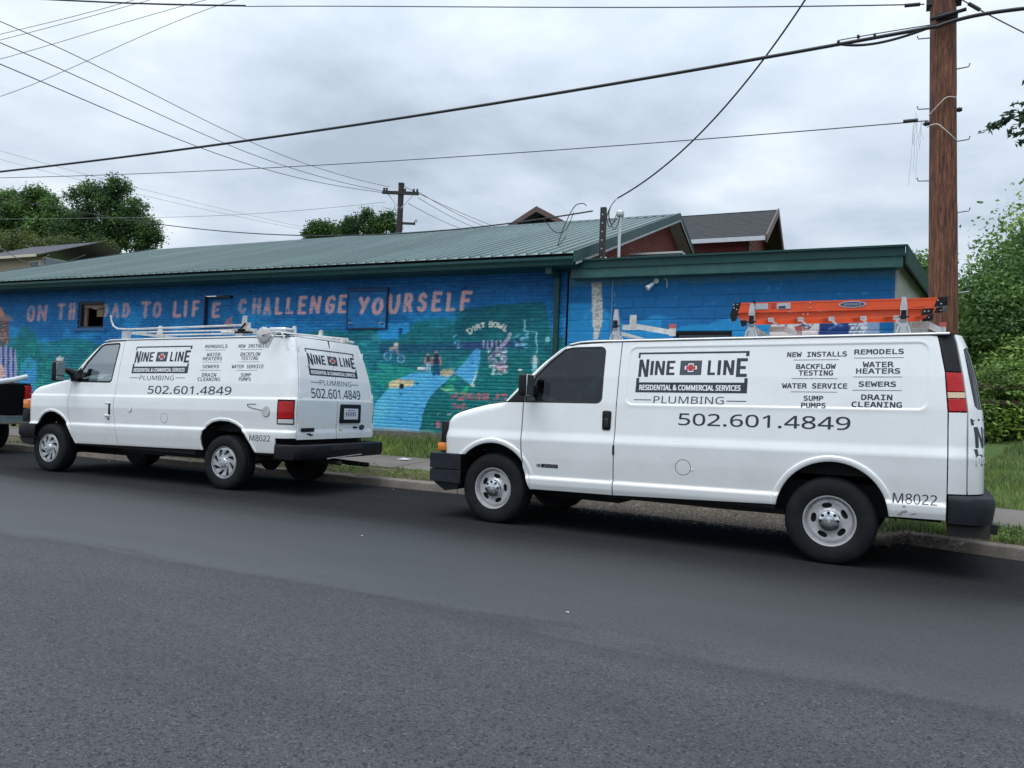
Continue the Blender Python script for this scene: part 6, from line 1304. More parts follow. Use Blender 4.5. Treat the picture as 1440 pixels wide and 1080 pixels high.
    mb = MB(); mb.rbox((-.45, -.3, .1), (.62, .6, 1.10), .02, 1); mb.build('casing', mat('galvanised', (.40, .43, .44), .5, metal=.4, var=.15, vscale=6), hv); mb = MB(); mb.box((-.49, -.34, 1.101), (.66, .64, 1.14)); mb.build('lid', mat('galvanised_lid', (.48, .50, .50), .5, metal=.3), hv)
    mb = MB(); mb.box((-.3, -.2, -.2), (.5, .5, .1)); mb.build('curb', MT['under'], hv)
    return root
def at(u, v, D): r = CAM_F + CAM_R * (u - 720) / FPX - CAM_U * (v - 540) / FPX; return Vector(CAM_O + r * D)
# ================================================================ ground
KX = [-80, -16, -9, -4, -.5, .05, .9, 2, 6, 14, 40]; KY = [9.5, 9.5, 9.66, 9.64, 9.45, 9.22, 8.95, 8.65, 7.6, 5.4, -2]
def kerb_y(x): return np.interp(x, KX, KY)
def ground_h(x, y):
    x = np.asarray(x, float); y = np.asarray(y, float); e = y - kerb_y(x); ap = sstep(-4.5, -3.9, x) * sstep(.05, -.35, x)
    low = np.interp(e, [.0, .12, .9, 2.2], [.10, .115, .185, .265]); apl = np.interp(e, [-.35, -.05, .35, .9, 2.2], [-.02, .01, .06, .17, .265]); base = low * (1 - ap) + apl * ap
    r = sstep(-.9, .8, x); left = .265 + np.clip((e - 2.2) / .95, 0, 1) * .30; right = .265 + np.clip(e - 2.2, 0, 14) * .062 + np.clip(e - 16, 0, 60) * .01
    o = np.where(e <= 2.2, base, left * (1 - r) + right * r)
    return o + (vnoise(x * .9, y * .9, 71, 3) - .5) * .05 * sstep(2.3, 3.2, e)
def asphalt():
    m = bpy.data.materials.new('asphalt'); m.use_nodes = True; N = NT(m); p = m.node_tree.nodes['Principled BSDF']; co = N.n('ShaderNodeTexCoord').outputs['Object']
    sp = N.n('ShaderNodeSeparateXYZ', {0: co})
    fine = N.n('ShaderNodeTexVoronoi', {'Vector': co, 'Scale': 105.}); spk = N.n('ShaderNodeMapRange', {0: fine.outputs['Distance'], 1: .0, 2: .6, 3: 1.35, 4: .75})
    rnd = N.n('ShaderNodeSeparateColor', {0: fine.outputs['Color']}); r2 = N.n('ShaderNodeMapRange', {0: rnd.outputs[0], 1: .0, 2: .38, 3: .22, 4: 1.0}); r3 = N.n('ShaderNodeMapRange', {0: rnd.outputs[1], 1: .90, 2: 1., 3: 1., 4: 1.9}); rq = N.n('ShaderNodeMath', {0: r2.outputs[0], 1: r3.outputs[0]}, operation='MULTIPLY'); mul0 = N.n('ShaderNodeMath', {0: spk.outputs[0], 1: rq.outputs[0]}, operation='MULTIPLY')
    mp = N.n('ShaderNodeMapping', {'Vector': co, 'Scale': (.35, 1.6, 1.)}); big = N.n('ShaderNodeTexNoise', {'Vector': mp.outputs[0], 'Scale': 1.1, 'Detail': 6., 'Roughness': .6}); bm_ = N.n('ShaderNodeMapRange', {0: big.outputs[0], 1: .3, 2: .7, 3: .84, 4: 1.16})
    # smoother, darker wheel paths beside the kerb side lane
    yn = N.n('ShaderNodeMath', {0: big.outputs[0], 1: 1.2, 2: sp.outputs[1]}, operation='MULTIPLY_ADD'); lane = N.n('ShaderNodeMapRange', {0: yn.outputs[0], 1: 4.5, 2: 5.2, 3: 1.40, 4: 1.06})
    edge = N.n('ShaderNodeMapRange', {0: yn.outputs[0], 1: 4.5, 2: 5.3, 3: 1., 4: .42}); mul = N.n('ShaderNodeMixRGB', {0: edge.outputs[0], 1: (1, 1, 1, 1), 2: mul0.outputs[0]})
    rim = N.n('ShaderNodeMapRange', {0: yn.outputs[0], 1: 4.60, 2: 4.72, 3: 0., 4: 1.}); rim2 = N.n('ShaderNodeMapRange', {0: yn.outputs[0], 1: 4.72, 2: 4.90, 3: 1., 4: 0.}); rm = N.n('ShaderNodeMath', {0: rim.outputs[0], 1: rim2.outputs[0]}, operation='MULTIPLY'); rmm = N.n('ShaderNodeMapRange', {0: rm.outputs[0], 3: 1., 4: .72})
    m1 = N.n('ShaderNodeMath', {0: mul.outputs[0], 1: bm_.outputs[0]}, operation='MULTIPLY'); m2 = N.n('ShaderNodeMath', {0: m1.outputs[0], 1: lane.outputs[0]}, operation='MULTIPLY')
    van_shade = N.n('ShaderNodeMapRange', {0: yn.outputs[0], 1: 5.2, 2: 7.4, 3: 1., 4: .46}); m25 = N.n('ShaderNodeMath', {0: m2.outputs[0], 1: van_shade.outputs[0]}, operation='MULTIPLY')  # darkens towards the vans: shade beneath them put into the colour
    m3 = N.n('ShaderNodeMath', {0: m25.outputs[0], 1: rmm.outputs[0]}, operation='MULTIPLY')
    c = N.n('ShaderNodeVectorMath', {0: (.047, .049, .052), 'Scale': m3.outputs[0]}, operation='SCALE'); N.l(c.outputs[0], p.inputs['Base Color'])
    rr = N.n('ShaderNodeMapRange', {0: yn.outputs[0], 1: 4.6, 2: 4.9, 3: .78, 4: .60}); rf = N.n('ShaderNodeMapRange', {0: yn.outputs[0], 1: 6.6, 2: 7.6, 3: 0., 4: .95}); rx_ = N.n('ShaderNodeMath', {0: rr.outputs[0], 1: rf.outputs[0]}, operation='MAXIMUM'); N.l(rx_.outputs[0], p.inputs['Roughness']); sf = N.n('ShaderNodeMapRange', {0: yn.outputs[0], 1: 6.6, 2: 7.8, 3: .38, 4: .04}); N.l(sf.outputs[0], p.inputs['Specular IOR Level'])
    st = N.n('ShaderNodeMapRange', {0: yn.outputs[0], 1: 4.62, 2: 4.86, 3: 1., 4: .22}); b = N.n('ShaderNodeBump', {'Height': fine.outputs['Distance'], 'Distance': .006, 'Strength': st.outputs[0]}); b2 = N.n('ShaderNodeTexNoise', {'Vector': co, 'Scale': 300., 'Detail': 3.}); bb = N.n('ShaderNodeBump', {'Height': b2.outputs[0], 'Distance': .003, 'Strength': .7, 'Normal': b.outputs[0]}); N.l(bb.outputs[0], p.inputs['Normal'])
    return m
def build_ground():
    gm = mat('far_ground', (.05, .075, .03), .95, var=.3, vscale=.2); mb = MB(); mb.box((-700, -300, -.30), (700, 900, -.20)); meta(mb.build('ground', gm), kind='structure')
    # road: one gridded sheet
    xs = np.concatenate([[-400, -120], np.arange(-60, 42, 1.5), [120, 400]]); ys = np.concatenate([[-120, -40, -15], np.arange(-6, 10.6, .6)]); X, Y = np.meshgrid(xs, ys); w = len(xs)
    Z = (vnoise(X * .25, Y * .35, 81, 2) - .5) * .012; V = np.stack([X.ravel(), Y.ravel(), Z.ravel()], 1); F = np.array([(j * w + i, j * w + i + 1, (j + 1) * w + i + 1, (j + 1) * w + i) for j in range(len(ys) - 1) for i in range(w - 1)])
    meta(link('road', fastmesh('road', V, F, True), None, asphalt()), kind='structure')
    # verge and lawn: one sheet behind the kerb
    m = bpy.data.materials.new('turf_and_dirt'); m.use_nodes = True; N = NT(m); p = m.node_tree.nodes['Principled BSDF']; p.inputs['Roughness'].default_value = .95; p.inputs['Specular IOR Level'].default_value = .2; co = N.n('ShaderNodeTexCoord').outputs['Object']
    a = N.n('ShaderNodeAttribute'); a.attribute_name = 'green'; n1 = N.n('ShaderNodeTexNoise', {'Vector': co, 'Scale': 7., 'Detail': 8., 'Roughness': .7}); n2 = N.n('ShaderNodeTexNoise', {'Vector': co, 'Scale': 45., 'Detail': 5., 'Roughness': .7})
    s_ = N.n('ShaderNodeMath', {0: n1.outputs[0], 1: 1.2, 2: a.outputs['Fac']}, operation='MULTIPLY_ADD'); r = N.n('ShaderNodeMapRange', {0: s_.outputs[0], 1: .95, 2: 1.25, 3: 0., 4: 1.})
    d = N.n('ShaderNodeValToRGB', {0: n2.outputs[0]}); d.color_ramp.elements[0].position = .3; d.color_ramp.elements[0].color = (.085, .062, .042, 1); d.color_ramp.elements[1].position = .75; d.color_ramp.elements[1].color = (.25, .20, .15, 1)
    g = N.n('ShaderNodeValToRGB', {0: n2.outputs[0]}); g.color_ramp.elements[0].position = .3; g.color_ramp.elements[0].color = (.06, .11, .028, 1); g.color_ramp.elements[1].position = .75; g.color_ramp.elements[1].color = (.13, .19, .06, 1)
    mi = N.n('ShaderNodeMixRGB', {0: r.outputs[0], 1: d.outputs[0], 2: g.outputs[0]}); N.l(mi.outputs[0], p.inputs['Base Color']); b = N.n('ShaderNodeBump', {'Height': n2.outputs[0], 'Distance': .03, 'Strength': 1.}); N.l(b.outputs[0], p.inputs['Normal'])
    xs = np.concatenate([np.arange(-80, -20, 2.), np.arange(-20, 6, .2), np.arange(6, 42, 1.)]); es = np.concatenate([[-.45, -.3, -.15, 0, .06, .12], np.arange(.2, 4.2, .2), np.arange(4.5, 20, .8), np.arange(22, 80, 6)]); X, E_ = np.meshgrid(xs, es); Y = kerb_y(X) + E_; Z = ground_h(X, Y)
    ap = sstep(-4.5, -3.9, X) * sstep(.05, -.35, X); Z = np.where(E_ < .0, np.where(ap > .5, ground_h(X, Y), -.15), Z); Z = np.where((E_ > .0) | (ap > .5), Z, -.12)
    V = np.stack([X.ravel(), Y.ravel(), Z.ravel()], 1); w = len(xs); F = np.array([(j * w + i, j * w + i + 1, (j + 1) * w + i + 1, (j + 1) * w + i) for j in range(len(es) - 1) for i in range(w - 1)]); me = fastmesh('verge', V, F, True)
    gr = np.where(E_ < .9, .22 + .22 * sstep(.0, .3, X) + .1 * (X < -6), 1.); gr = np.where((E_ > 2.1) & (X > .3), .75, gr); gr = np.where(ap > .4, np.where(E_ < 1., -.4, gr), gr); gr = np.where(E_ < .25, gr - .2, gr)
    at = me.attributes.new('green', 'FLOAT', 'POINT'); at.data.foreach_set('value', gr.ravel().astype(np.float32)); meta(link('verge', me, None, m), kind='structure')
    # kerb stones
    kc = mat('kerb_concrete', (.19, .165, .14), .9, var=.25, vscale=5, bump=.008, bscale=45, dirt=((.09, .075, .055), .8, 4.)); kr = bpy.data.objects.new('kerb', None); COL.objects.link(kr); meta(kr, kind='structure')
    def stones(x0, x1):
        x = x0
        while x < x1:
            b = min(x + 1.83, x1); n = 8; mb = MB(); rows = []
            for i in range(n + 1):
                q = x + .006 + (b - x - .012) * i / n; y = float(kerb_y(q)); h = .118 + random.uniform(-.003, .003) + (random.uniform(-.02, 0) if i in (0, n) else 0); o = random.uniform(-.003, .003)
                rows.append([(q, y + o, -.15), (q, y + .004 + o, h - .035), (q, y + .012 + o, h - .012), (q, y + .035, h), (q, y + .15, h + .004), (q, y + .155, -.1)])
            mb.grid(rows); e0, e1 = rows[0], rows[-1]; mb.add(e0, [tuple(range(6))]); mb.add(e1, [tuple(range(6))[::-1]]); mb.build('kerb_stone', kc, kr); x = b
    stones(-46, -4.35); stones(.02, 9)
    sr = bpy.data.objects.new('sidewalk', None); COL.objects.link(sr); meta(sr, kind='structure'); pc = mat('pavement_concrete', (.165, .145, .132), .9, var=.16, vscale=2.5, bump=.004, bscale=90, dirt=((.12, .10, .08), .6, 3.))
    x = -42.
    while x < 9:
        L = 1.5; rows = []; tilt = random.uniform(-.004, .004)
        for i in range(5):
            q = x + .008 + (L - .016) * i / 4; y0 = float(kerb_y(q)); rows.append([(q, y0 + e, float(np.interp(e, [.9, 2.2], [.185, .265])) + dz + tilt) for e, dz in ((.92, -.1), (.92, .012), (.935, .02), (1.5, .022), (2.16, .02), (2.175, .012), (2.175, -.1))])
        mb = MB(); mb.grid(rows); mb.add(rows[0], [tuple(range(7))]); mb.add(rows[-1], [tuple(range(7))[::-1]]); mb.build('paving_slab', pc, sr); x += L

def leafmat(name, base, vr=.35, rough=.55, tr=.35):
    m = bpy.data.materials.new(name); m.use_nodes = True; N = NT(m); p = m.node_tree.nodes['Principled BSDF']; p.inputs['Roughness'].default_value = rough; p.inputs['Specular IOR Level'].default_value = .35
    g = N.n('ShaderNodeNewGeometry'); co = N.n('ShaderNodeTexCoord').outputs['Object']; nz = N.n('ShaderNodeTexNoise', {'Vector': co, 'Scale': .9, 'Detail': 3.})
    a = N.n('ShaderNodeMapRange', {0: g.outputs['Random Per Island'], 3: 1 - vr, 4: 1 + vr}); b = N.n('ShaderNodeMapRange', {0: nz.outputs[0], 1: .3, 2: .7, 3: .6, 4: 1.4}); c = N.n('ShaderNodeMath', {0: a.outputs[0], 1: b.outputs[0]}, operation='MULTIPLY')
    mi = N.n('ShaderNodeMixRGB', {0: b.outputs[0], 1: tuple(base) + (1,), 2: (base[0] * 1.35, base[1] * 1.1, base[2] * .8, 1)}); rn = N.n('ShaderNodeMapRange', {0: nz.outputs[0], 1: .35, 2: .65}); N.l(rn.outputs[0], mi.inputs[0])
    s_ = N.n('ShaderNodeVectorMath', {0: mi.outputs[0], 'Scale': c.outputs[0]}, operation='SCALE'); N.l(s_.outputs[0], p.inputs['Base Color'])
    t = N.n('ShaderNodeBsdfTranslucent', {0: s_.outputs[0]}); mx = N.n('ShaderNodeMixShader', {0: tr, 1: p.outputs[0], 2: t.outputs[0]}); N.l(mx.outputs[0], m.node_tree.nodes['Material Output'].inputs[0]); return m
def leaves(P, size, up=.4, aspect=.5, fold=.25, seed=1):
    """one folded rhombic leaf at every point"""
    r = np.random.default_rng(seed); n = len(P); a = r.normal(size=(n, 3)); a[:, 2] *= 1 - up; a /= np.linalg.norm(a, axis=1, keepdims=True); b = r.normal(size=(n, 3)); nrm = np.cross(a, b); nrm[:, 2] = np.abs(nrm[:, 2]) + up; nrm -= a * np.sum(nrm * a, 1, keepdims=True); nrm /= np.linalg.norm(nrm, axis=1, keepdims=True); c = np.cross(nrm, a)
    s = (size * r.uniform(.6, 1.25, n))[:, None]; V = np.stack([P - a * s * .5, P + c * s * aspect * .5 + nrm * s * fold * .4, P + a * s * .5, P - c * s * aspect * .5 + nrm * s * fold * .4], 1).reshape(-1, 3)
    i = np.arange(n)[:, None] * 4; F = np.concatenate([i + [0, 1, 2], i + [0, 2, 3]], 0); return V, F
def build_grass():
    gm = leafmat('grass_blade', (.155, .24, .085), .5, .6, .4); r = np.random.default_rng(5)
    def area_(x0, x1, e0, e1, dens_, h, name, lab, thr=.0, sc=2.2):
        n = int((x1 - x0) * (e1 - e0) * dens_); x = r.uniform(x0, x1, n); e = r.uniform(e0, e1, n); y = kerb_y(x) + e
        k = vnoise(x * sc, y * sc * 1.3, 13, 3) > thr + r.normal(0, .04, n); x, y, e = x[k], y[k], e[k]; D = WALL_N[0] * x + WALL_N[1] * y
        k = (D < WDIST - .03) | (x > .6 + (D - WDIST) * .2); x, y = x[k], y[k]; n = len(x); z = ground_h(x, y); a = r.uniform(0, 6.283, n); hh = h * r.uniform(.45, 1.3, n) * (.6 + .8 * vnoise(x * 1.7, y * 1.7, 17, 2)); ln = hh * r.uniform(.1, .8, n); wd = np.minimum(.0035 + hh * .028, .009)
        dx, dy = np.cos(a), np.sin(a); px, py = -dy * wd, dx * wd
        V = np.stack([np.stack([x - px, y - py, z - .01], 1), np.stack([x + px, y + py, z - .01], 1), np.stack([x + dx * ln * .35 + px * .7, y + dy * ln * .35 + py * .7, z + hh * .6], 1), np.stack([x + dx * ln * .35 - px * .7, y + dy * ln * .35 - py * .7, z + hh * .6], 1), np.stack([x + dx * ln, y + dy * ln, z + hh], 1)], 1).reshape(-1, 3)
        i = np.arange(n)[:, None] * 5; F = np.concatenate([i + [0, 1, 2], i + [0, 2, 3], i + [3, 2, 4]], 0); o = link(name, fastmesh(name, V, F), None, gm); meta(o, lab, 'grass', None, 'stuff')
    area_(-15.5, -4.6, 2.18, 3.4, 1500, .10, 'grass', 'tall grass growing along the foot of the mural wall', .18)
    area_(-16.5, -5.0, .16, .92, 900, .055, 'grass', 'patchy short grass on the strip behind the far kerb', .46, 1.6)
    area_(-.7, 3.2, .17, .95, 2100, .075, 'grass', 'short grass strip behind the kerb at the right', .30)
    area_(.25, 5.0, 2.2, 9.0, 850, .07, 'grass', 'mown lawn right of the annex and pole', .10, 1.2)
    area_(.3, 9.0, 9., 17.0, 300, .12, 'grass', 'rougher grass at the back of the lawn', .10, .8)
    # broad weeds
    w = leafmat('weed_leaf', (.09, .18, .05), .4); P = []
    for _ in range(150):
        x = r.uniform(-13, -5.4) if r.random() < .55 else r.uniform(.2, 3); e = r.uniform(.25, .85); y = kerb_y(x) + e; n = r.integers(8, 26); P.append(np.stack([x + r.normal(0, .07, n), y + r.normal(0, .05, n), ground_h(x, y) + r.uniform(.01, .07, n)], 1))
    V, F = leaves(np.concatenate(P), .045, .7, .6, .2, 3); meta(link('weeds', fastmesh('weeds', V, F), None, w), 'low broad-leaved weeds scattered on the kerb strip', 'weeds', None, 'stuff')
    # dead leaves and gravel
    dl = leafmat('dead_leaf', (.20, .13, .07), .5, .8, .1); n = 1500; x = r.uniform(-13, 2, n); e = np.where(r.random(n) < .7, r.uniform(.1, .95, n), r.uniform(-.35, .2, n)); k = (e > .1) | ((x > -4.3) & (x < -.1)) | (r.random(n) < .25); x, e = x[k], e[k]; y = kerb_y(x) + e; z = np.maximum(ground_h(x, y), .0) * (e > -.05) + .012; z = np.where(((x < -4.3) | (x > 0)) & (e < .14) & (e > 0), .13, z)
    V, F = leaves(np.stack([x, y, z], 1), .032, .85, .6, .3, 4); meta(link('leaf_litter', fastmesh('leaf_litter', V, F), None, dl), 'dry leaves and bark lying along the kerb', 'leaf litter', None, 'stuff')
    gv = mat('gravel', (.25, .22, .19), .9, var=.4, vscale=12); n = 5000; x = r.uniform(-4.6, .5, n); e = r.normal(.12, .32, n).clip(-.6, .95); y = kerb_y(x) + e; z = np.maximum(ground_h(x, y), .0) + .001; s = r.uniform(.004, .016, n) * np.where(r.random(n) < .06, 1.8, 1)
    T = np.array([(1, 0, -.4), (-.5, .87, -.4), (-.5, -.87, -.4), (.1, .05, .75)]); q = r.normal(0, .25, (n, 4, 3)); V = (np.stack([x, y, z], 1)[:, None] + (T[None] + q) * s[:, None, None]).reshape(-1, 3); i = np.arange(n)[:, None] * 4; F = np.concatenate([i + [0, 1, 3], i + [1, 2, 3], i + [2, 0, 3]], 0); meta(link('gravel', fastmesh('gravel', V, F), None, gv), 'loose gravel and dirt washed to the road edge under the nearer van', 'gravel', None, 'stuff')

def cloud_points(blobs, per, spread, seed, shell=.75, clump=28, flat=.8):
    """leaf positions: clumps sit mostly on the shells of the blobs (x, y, z, rx, ry, rz)"""
    r = np.random.default_rng(seed); out_ = []
    vol = np.array([b[3] * b[4] + b[4] * b[5] + b[3] * b[5] for b in blobs]); vol = vol / vol.sum()
    for b, f in zip(blobs, vol):
        k = max(3, int(per * f / clump)); d = r.normal(size=(k, 3)); d /= np.linalg.norm(d, axis=1, keepdims=True); rr = np.where(r.random(k) < shell, r.uniform(.82, 1.08, k), r.uniform(.25, .85, k)) * r.uniform(.86, 1.12, k)
        c = np.array(b[:3]) + d * rr[:, None] * np.array(b[3:6]); s = spread * r.uniform(.6, 1.3, k); q = r.normal(size=(k, clump, 3)) * s[:, None, None] * [1, 1, flat]; out_.append((c[:, None] + q).reshape(-1, 3))
    return np.concatenate(out_)
def limb_tree(name, label, cat, base, height, blobs, nleaf, lsize, spread, lm, bm_, seed, trunk_r=.2, group=None, limbs=None, clump=28, shell=.75, away=1.):
    if away != 1.: base = (base[0] * away, base[1] * away, base[2]); blobs = [(b[0] * away, b[1] * away, 1.29 + (b[2] - 1.29) * away, b[3] * away, b[4] * away, b[5] * away) for b in blobs]; height *= away; lsize *= away; spread *= away
    t = thing(name, label, cat, base, 0, group); b0 = Vector(base); r = random.Random(seed)
    mb = MB(); top = Vector((r.uniform(-.3, .3), r.uniform(-.3, .3), height * .55)); mid = top * .5 + Vector((r.uniform(-.2, .2), r.uniform(-.2, .2), 0)); mb.tube([(0, 0, -.5), (0, 0, 0), mid, top], [trunk_r * 1.25, trunk_r, trunk_r * .8, trunk_r * .55], 9)
    for b in blobs:
        c = Vector(b[:3]) - b0; s0 = mid.lerp(top, r.uniform(.1, 1)); m_ = s0.lerp(c, .5) + Vector((r.uniform(-.3, .3), r.uniform(-.3, .3), r.uniform(-.1, .4))) * (c - s0).length * .2
        mb.tube([s0, m_, c], [trunk_r * .42, trunk_r * .26, trunk_r * .10], 6)
        for _ in range(4):
            d = Vector((r.uniform(-1, 1) * b[3], r.uniform(-1, 1) * b[4], r.uniform(-.7, .9) * b[5])); s1 = m_.lerp(c, r.random()); mb.tube([s1, s1.lerp(c + d * .8, .5) + Vector((0, 0, .05)), c + d * .8], [trunk_r * .14, trunk_r * .09, trunk_r * .03], 5)
    mb.build('trunk', bm_, t)
    P = cloud_points(blobs, nleaf, spread, seed, shell, clump) - np.array(b0); V, F = leaves(P, lsize, .35, .55, .3, seed); link('crown', fastmesh('crown', V, F), t, lm); return t
def build_trees():
    bark = mat('bark', (.055, .045, .035), .95, var=.3, vscale=12, bump=.02, bscale=25)
    L1 = leafmat('maple_leaf', (.10, .205, .07), .45); L2 = leafmat('dark_leaf', (.06, .135, .05), .45); L3 = leafmat('light_leaf', (.155, .285, .095), .5); L4 = leafmat('shrub_leaf', (.20, .34, .095), .5); L5 = leafmat('olive_leaf', (.09, .13, .05))
    # right: wood edge behind the lawn
    limb_tree('broadleaf_tree', 'tall broad-leaved tree at the right edge behind the lawn', 'tree', (4.4, 25.6, .8), 9, [(4.6, 25.6, 6.2, 2.3, 2.0, 1.9), (3.2, 25.4, 5.3, 1.5, 1.6, 1.3), (5.6, 25.8, 7.6, 2.0, 1.8, 1.6), (2.6, 25.6, 4.2, 1.3, 1.4, 1.2), (4.4, 25.2, 4.0, 2.0, 1.8, 1.3), (3.9, 25.4, 7.0, 1.1, 1.1, .9)], 62000, .135, .36, L3, bark, 21, .26, clump=60)
    limb_tree('broadleaf_tree', 'lower dark tree right behind the utility pole', 'tree', (2.2, 24.0, .8), 6.5, [(2.1, 24.0, 3.9, 1.5, 1.4, 1.2), (1.6, 24.2, 3.0, 1.1, 1.2, 1.1), (3.2, 23.8, 3.0, 1.7, 1.4, 1.3), (2.7, 24.2, 5.0, .9, .9, .7), (1.7, 24.2, 4.8, .7, .7, .5)], 42000, .12, .28, L1, bark, 22, .18, clump=50)
    limb_tree('broadleaf_tree', 'dark tree further back between pole and lawn edge', 'tree', (7.5, 31., .8), 11, [(5.5, 31, 4.5, 3.5, 2, 3.0), (9.5, 31, 5, 3.5, 2, 3.6), (2.6, 30, 2.6, 2.2, 1.5, 1.8), (8, 31, 9, 2.6, 2, 2.2)], 50000, .17, .30, L2, bark, 23, .3)
    limb_tree('young_tree', 'small tree glimpsed between the annex roof and the utility pole', 'tree', (.15, 28., .6), 6, [(.05, 28, 5.3, .85, .8, .95), (.35, 28, 6.0, .7, .6, .6), (.5, 28, 4.6, .9, .8, .8), (-.1, 28.2, 6.1, .45, .5, .4), (.3, 28, 3.6, .9, .9, .9)], 12000, .12, .18, L1, bark, 24, .1)
    # undergrowth in front of them
    for i, (x, y, rx, rz, lm, lab) in enumerate([(1.75, 21.2, 1.0, 1.05, L4, 'bright green shrub just right of the nearer van'), (3.6, 21.4, 1.3, 1.25, L4, 'bright green shrub at the right edge of the lawn'), (2.7, 22.4, 1.4, 1.5, L3, 'darker shrub behind the two bright ones'), (5.6, 21.6, 1.4, 1.3, L4, 'broad shrub beyond the right edge of the lawn'), (.5, 22.0, 1.1, 1.0, L4, 'low shrub hidden behind the nearer van and pole')]):
        t = thing('shrub', lab, 'shrub', (x, y, float(ground_h(x, y)) - .05), 0, 'shrubs along the wood edge'); g0 = float(ground_h(x, y)); r = random.Random(i); mb = MB()
        for _ in range(12): a = r.uniform(0, 6.28); q = r.uniform(.3, .9); mb.tube([(0, 0, 0), (q * rx * .4 * math.cos(a), q * .4 * math.sin(a), rz * .7), (q * rx * math.cos(a), q * math.sin(a), rz * r.uniform(1., 1.7))], [.02, .014, .006], 5)
        mb.build('stem', bark, t)
        P = cloud_points([(0, 0, rz * .8, rx, .8, rz * .85), (rx * .4, .1, rz * 1.3, rx * .5, .5, rz * .5), (-rx * .5, -.1, rz * .6, rx * .6, .6, rz * .5)], 9500, .12, 50 + i, .8, 14); P[:, 2] = np.maximum(P[:, 2], .02); V, F = leaves(P, .125, .55, .48, .25, 60 + i); link('foliage', fastmesh('foliage', V, F), t, lm)
    fl = MB(); fl.box((-.0, 0, 0), (5.0, .06, .09)); fl.box((0, 0, .35), (5.0, .06, .43))
    for q in (0.1, 2.4, 4.7): fl.box((q, .06, -1.2), (q + .1, .16, .5))
    meta(fl.build('rail_fence', mat('old_rail', (.12, .07, .055), .9, var=.3, vscale=8), None, (1.2, 20.7, 1.75)), 'weathered brown rail fence half hidden in the shrubs at the right', 'fence')
    # overhead branch at the top right, from a tree whose trunk is out of the picture
    t = thing('overhanging_tree', 'leafy branch reaching in at the top right from a tree outside the picture', 'tree', (3.4, 11.4, .2)); b0 = Vector((3.4, 11.4, .2)); mb = MB()
    mb.tube([(0, 0, -.4), (.05, 0, 2.2), (-.1, -.1, 4.6), (-.3, -.2, 6.5)], [.2, .17, .14, .08], 9); br = [((-.15, -.1, 4.4), (-1.2, -.5, 4.75), (-2.2, -.85, 4.45)), ((-.2, -.1, 4.9), (-1.2, -.5, 5.3), (-2.1, -.8, 5.05)), ((-.25, -.2, 5.6), (-1.2, -.5, 6.2), (-1.9, -.8, 6.1)), ((-1.3, -.5, 4.75), (-1.9, -.7, 4.85), (-2.45, -.9, 4.62))]; P = []; r = np.random.default_rng(3)
    for a, b, c in br:
        mb.tube([a, b, c], [.05, .03, .008], 6)
        for q in np.linspace(.35, 1, 9):
            p_ = (Vector(a).lerp(Vector(b), q * 2) if q < .5 else Vector(b).lerp(Vector(c), q * 2 - 1)); 
            for s in range(2):
                d = Vector((r.uniform(-.9, .2), r.uniform(-.5, .5), r.uniform(-.45, .25))) * .48; mb.tube([p_, p_ + d], [.006, .003], 4)
                for f in np.linspace(.15, 1, 12):
                    c2 = p_ + d * float(f); P += [np.array(c2) + r.normal(0, .018, 3) for _ in range(2)]
    for q in range(24): P += list(np.array((-.3, .1, 6.4)) + r.normal(0, .5, (40, 3)).clip(-.8, .8) * [1.2, 1.2, .6] + r.normal(0, .5, 3).clip(-.8, .8) + [1.0, .3, .2])
    mb.build('trunk', bark, t); V, F = leaves(np.array(P), .10, .1, .40, .2, 9); link('crown', fastmesh('crown', V, F), t, leafmat('locust_leaf', (.05, .10, .045)))
    def pb(L, D): return [tuple(at(u, v, D)) + (r * D / FPX, r * D / FPX, r * D / FPX) for u, v, r in L]
    # left: trees behind the hall
    limb_tree('round_tree', 'tall dense tree with knobbly crown left of the roof ridge', 'tree', (-51.5, 36.6, .5), 15, pb([(160, 268, 13), (128, 268, 11), (106, 277, 9), (145, 290, 22), (185, 297, 16), (206, 322, 15), (170, 322, 24), (115, 315, 20), (140, 340, 28), (203, 342, 16), (160, 255, 6), (174, 263, 7), (118, 264, 6), (216, 336, 8), (90, 330, 18)], 56), 36000, .20, .26, L2, bark, 31, .3, 'trees behind the hall', clump=60)
    limb_tree('round_tree', 'broad tree at the left edge above the tan house', 'tree', (-57.7, 34.2, .5), 14, pb([(18, 284, 14), (48, 272, 9), (60, 270, 6), (5, 281, 10), (74, 288, 10), (35, 300, 22), (85, 308, 16), (5, 318, 25), (60, 322, 24), (-15, 300, 20)], 57), 34000, .20, .26, L1, bark, 32, .3, 'trees behind the hall', clump=60)
    limb_tree('round_tree', 'pale olive tree low behind the tan house roof', 'tree', (-41.6, 26.6, .5), 9, [(-43.4, 25.2, 8.7, 1.6, 1.0, .9), (-41.2, 26.4, 8.6, 1.4, 1.0, .8), (-39.6, 27.6, 8.5, 1.0, .9, .7)], 20000, .13, .22, L5, bark, 33, .2, 'trees behind the hall', clump=40, away=1.22)
    limb_tree('round_tree', 'small round tree left of the far crossarm pole', 'tree', (-41., 46.2, .5), 13, pb([(450, 326, 12), (438, 331, 8), (465, 323, 9), (478, 330, 8), (445, 318, 5)], 60), 9000, .19, .22, L2, bark, 34, .22, 'trees behind the hall', clump=50)
    limb_tree('round_tree', 'spreading tree behind the far crossarm pole', 'tree', (-37.4, 47.8, .5), 14, pb([(495, 318, 11), (520, 301, 6), (509, 309, 7), (540, 309, 9), (528, 320, 14), (553, 318, 8), (513, 299, 4), (548, 303, 5), (490, 330, 14)], 60), 12000, .19, .20, L2, bark, 35, .22, 'trees behind the hall', clump=50)

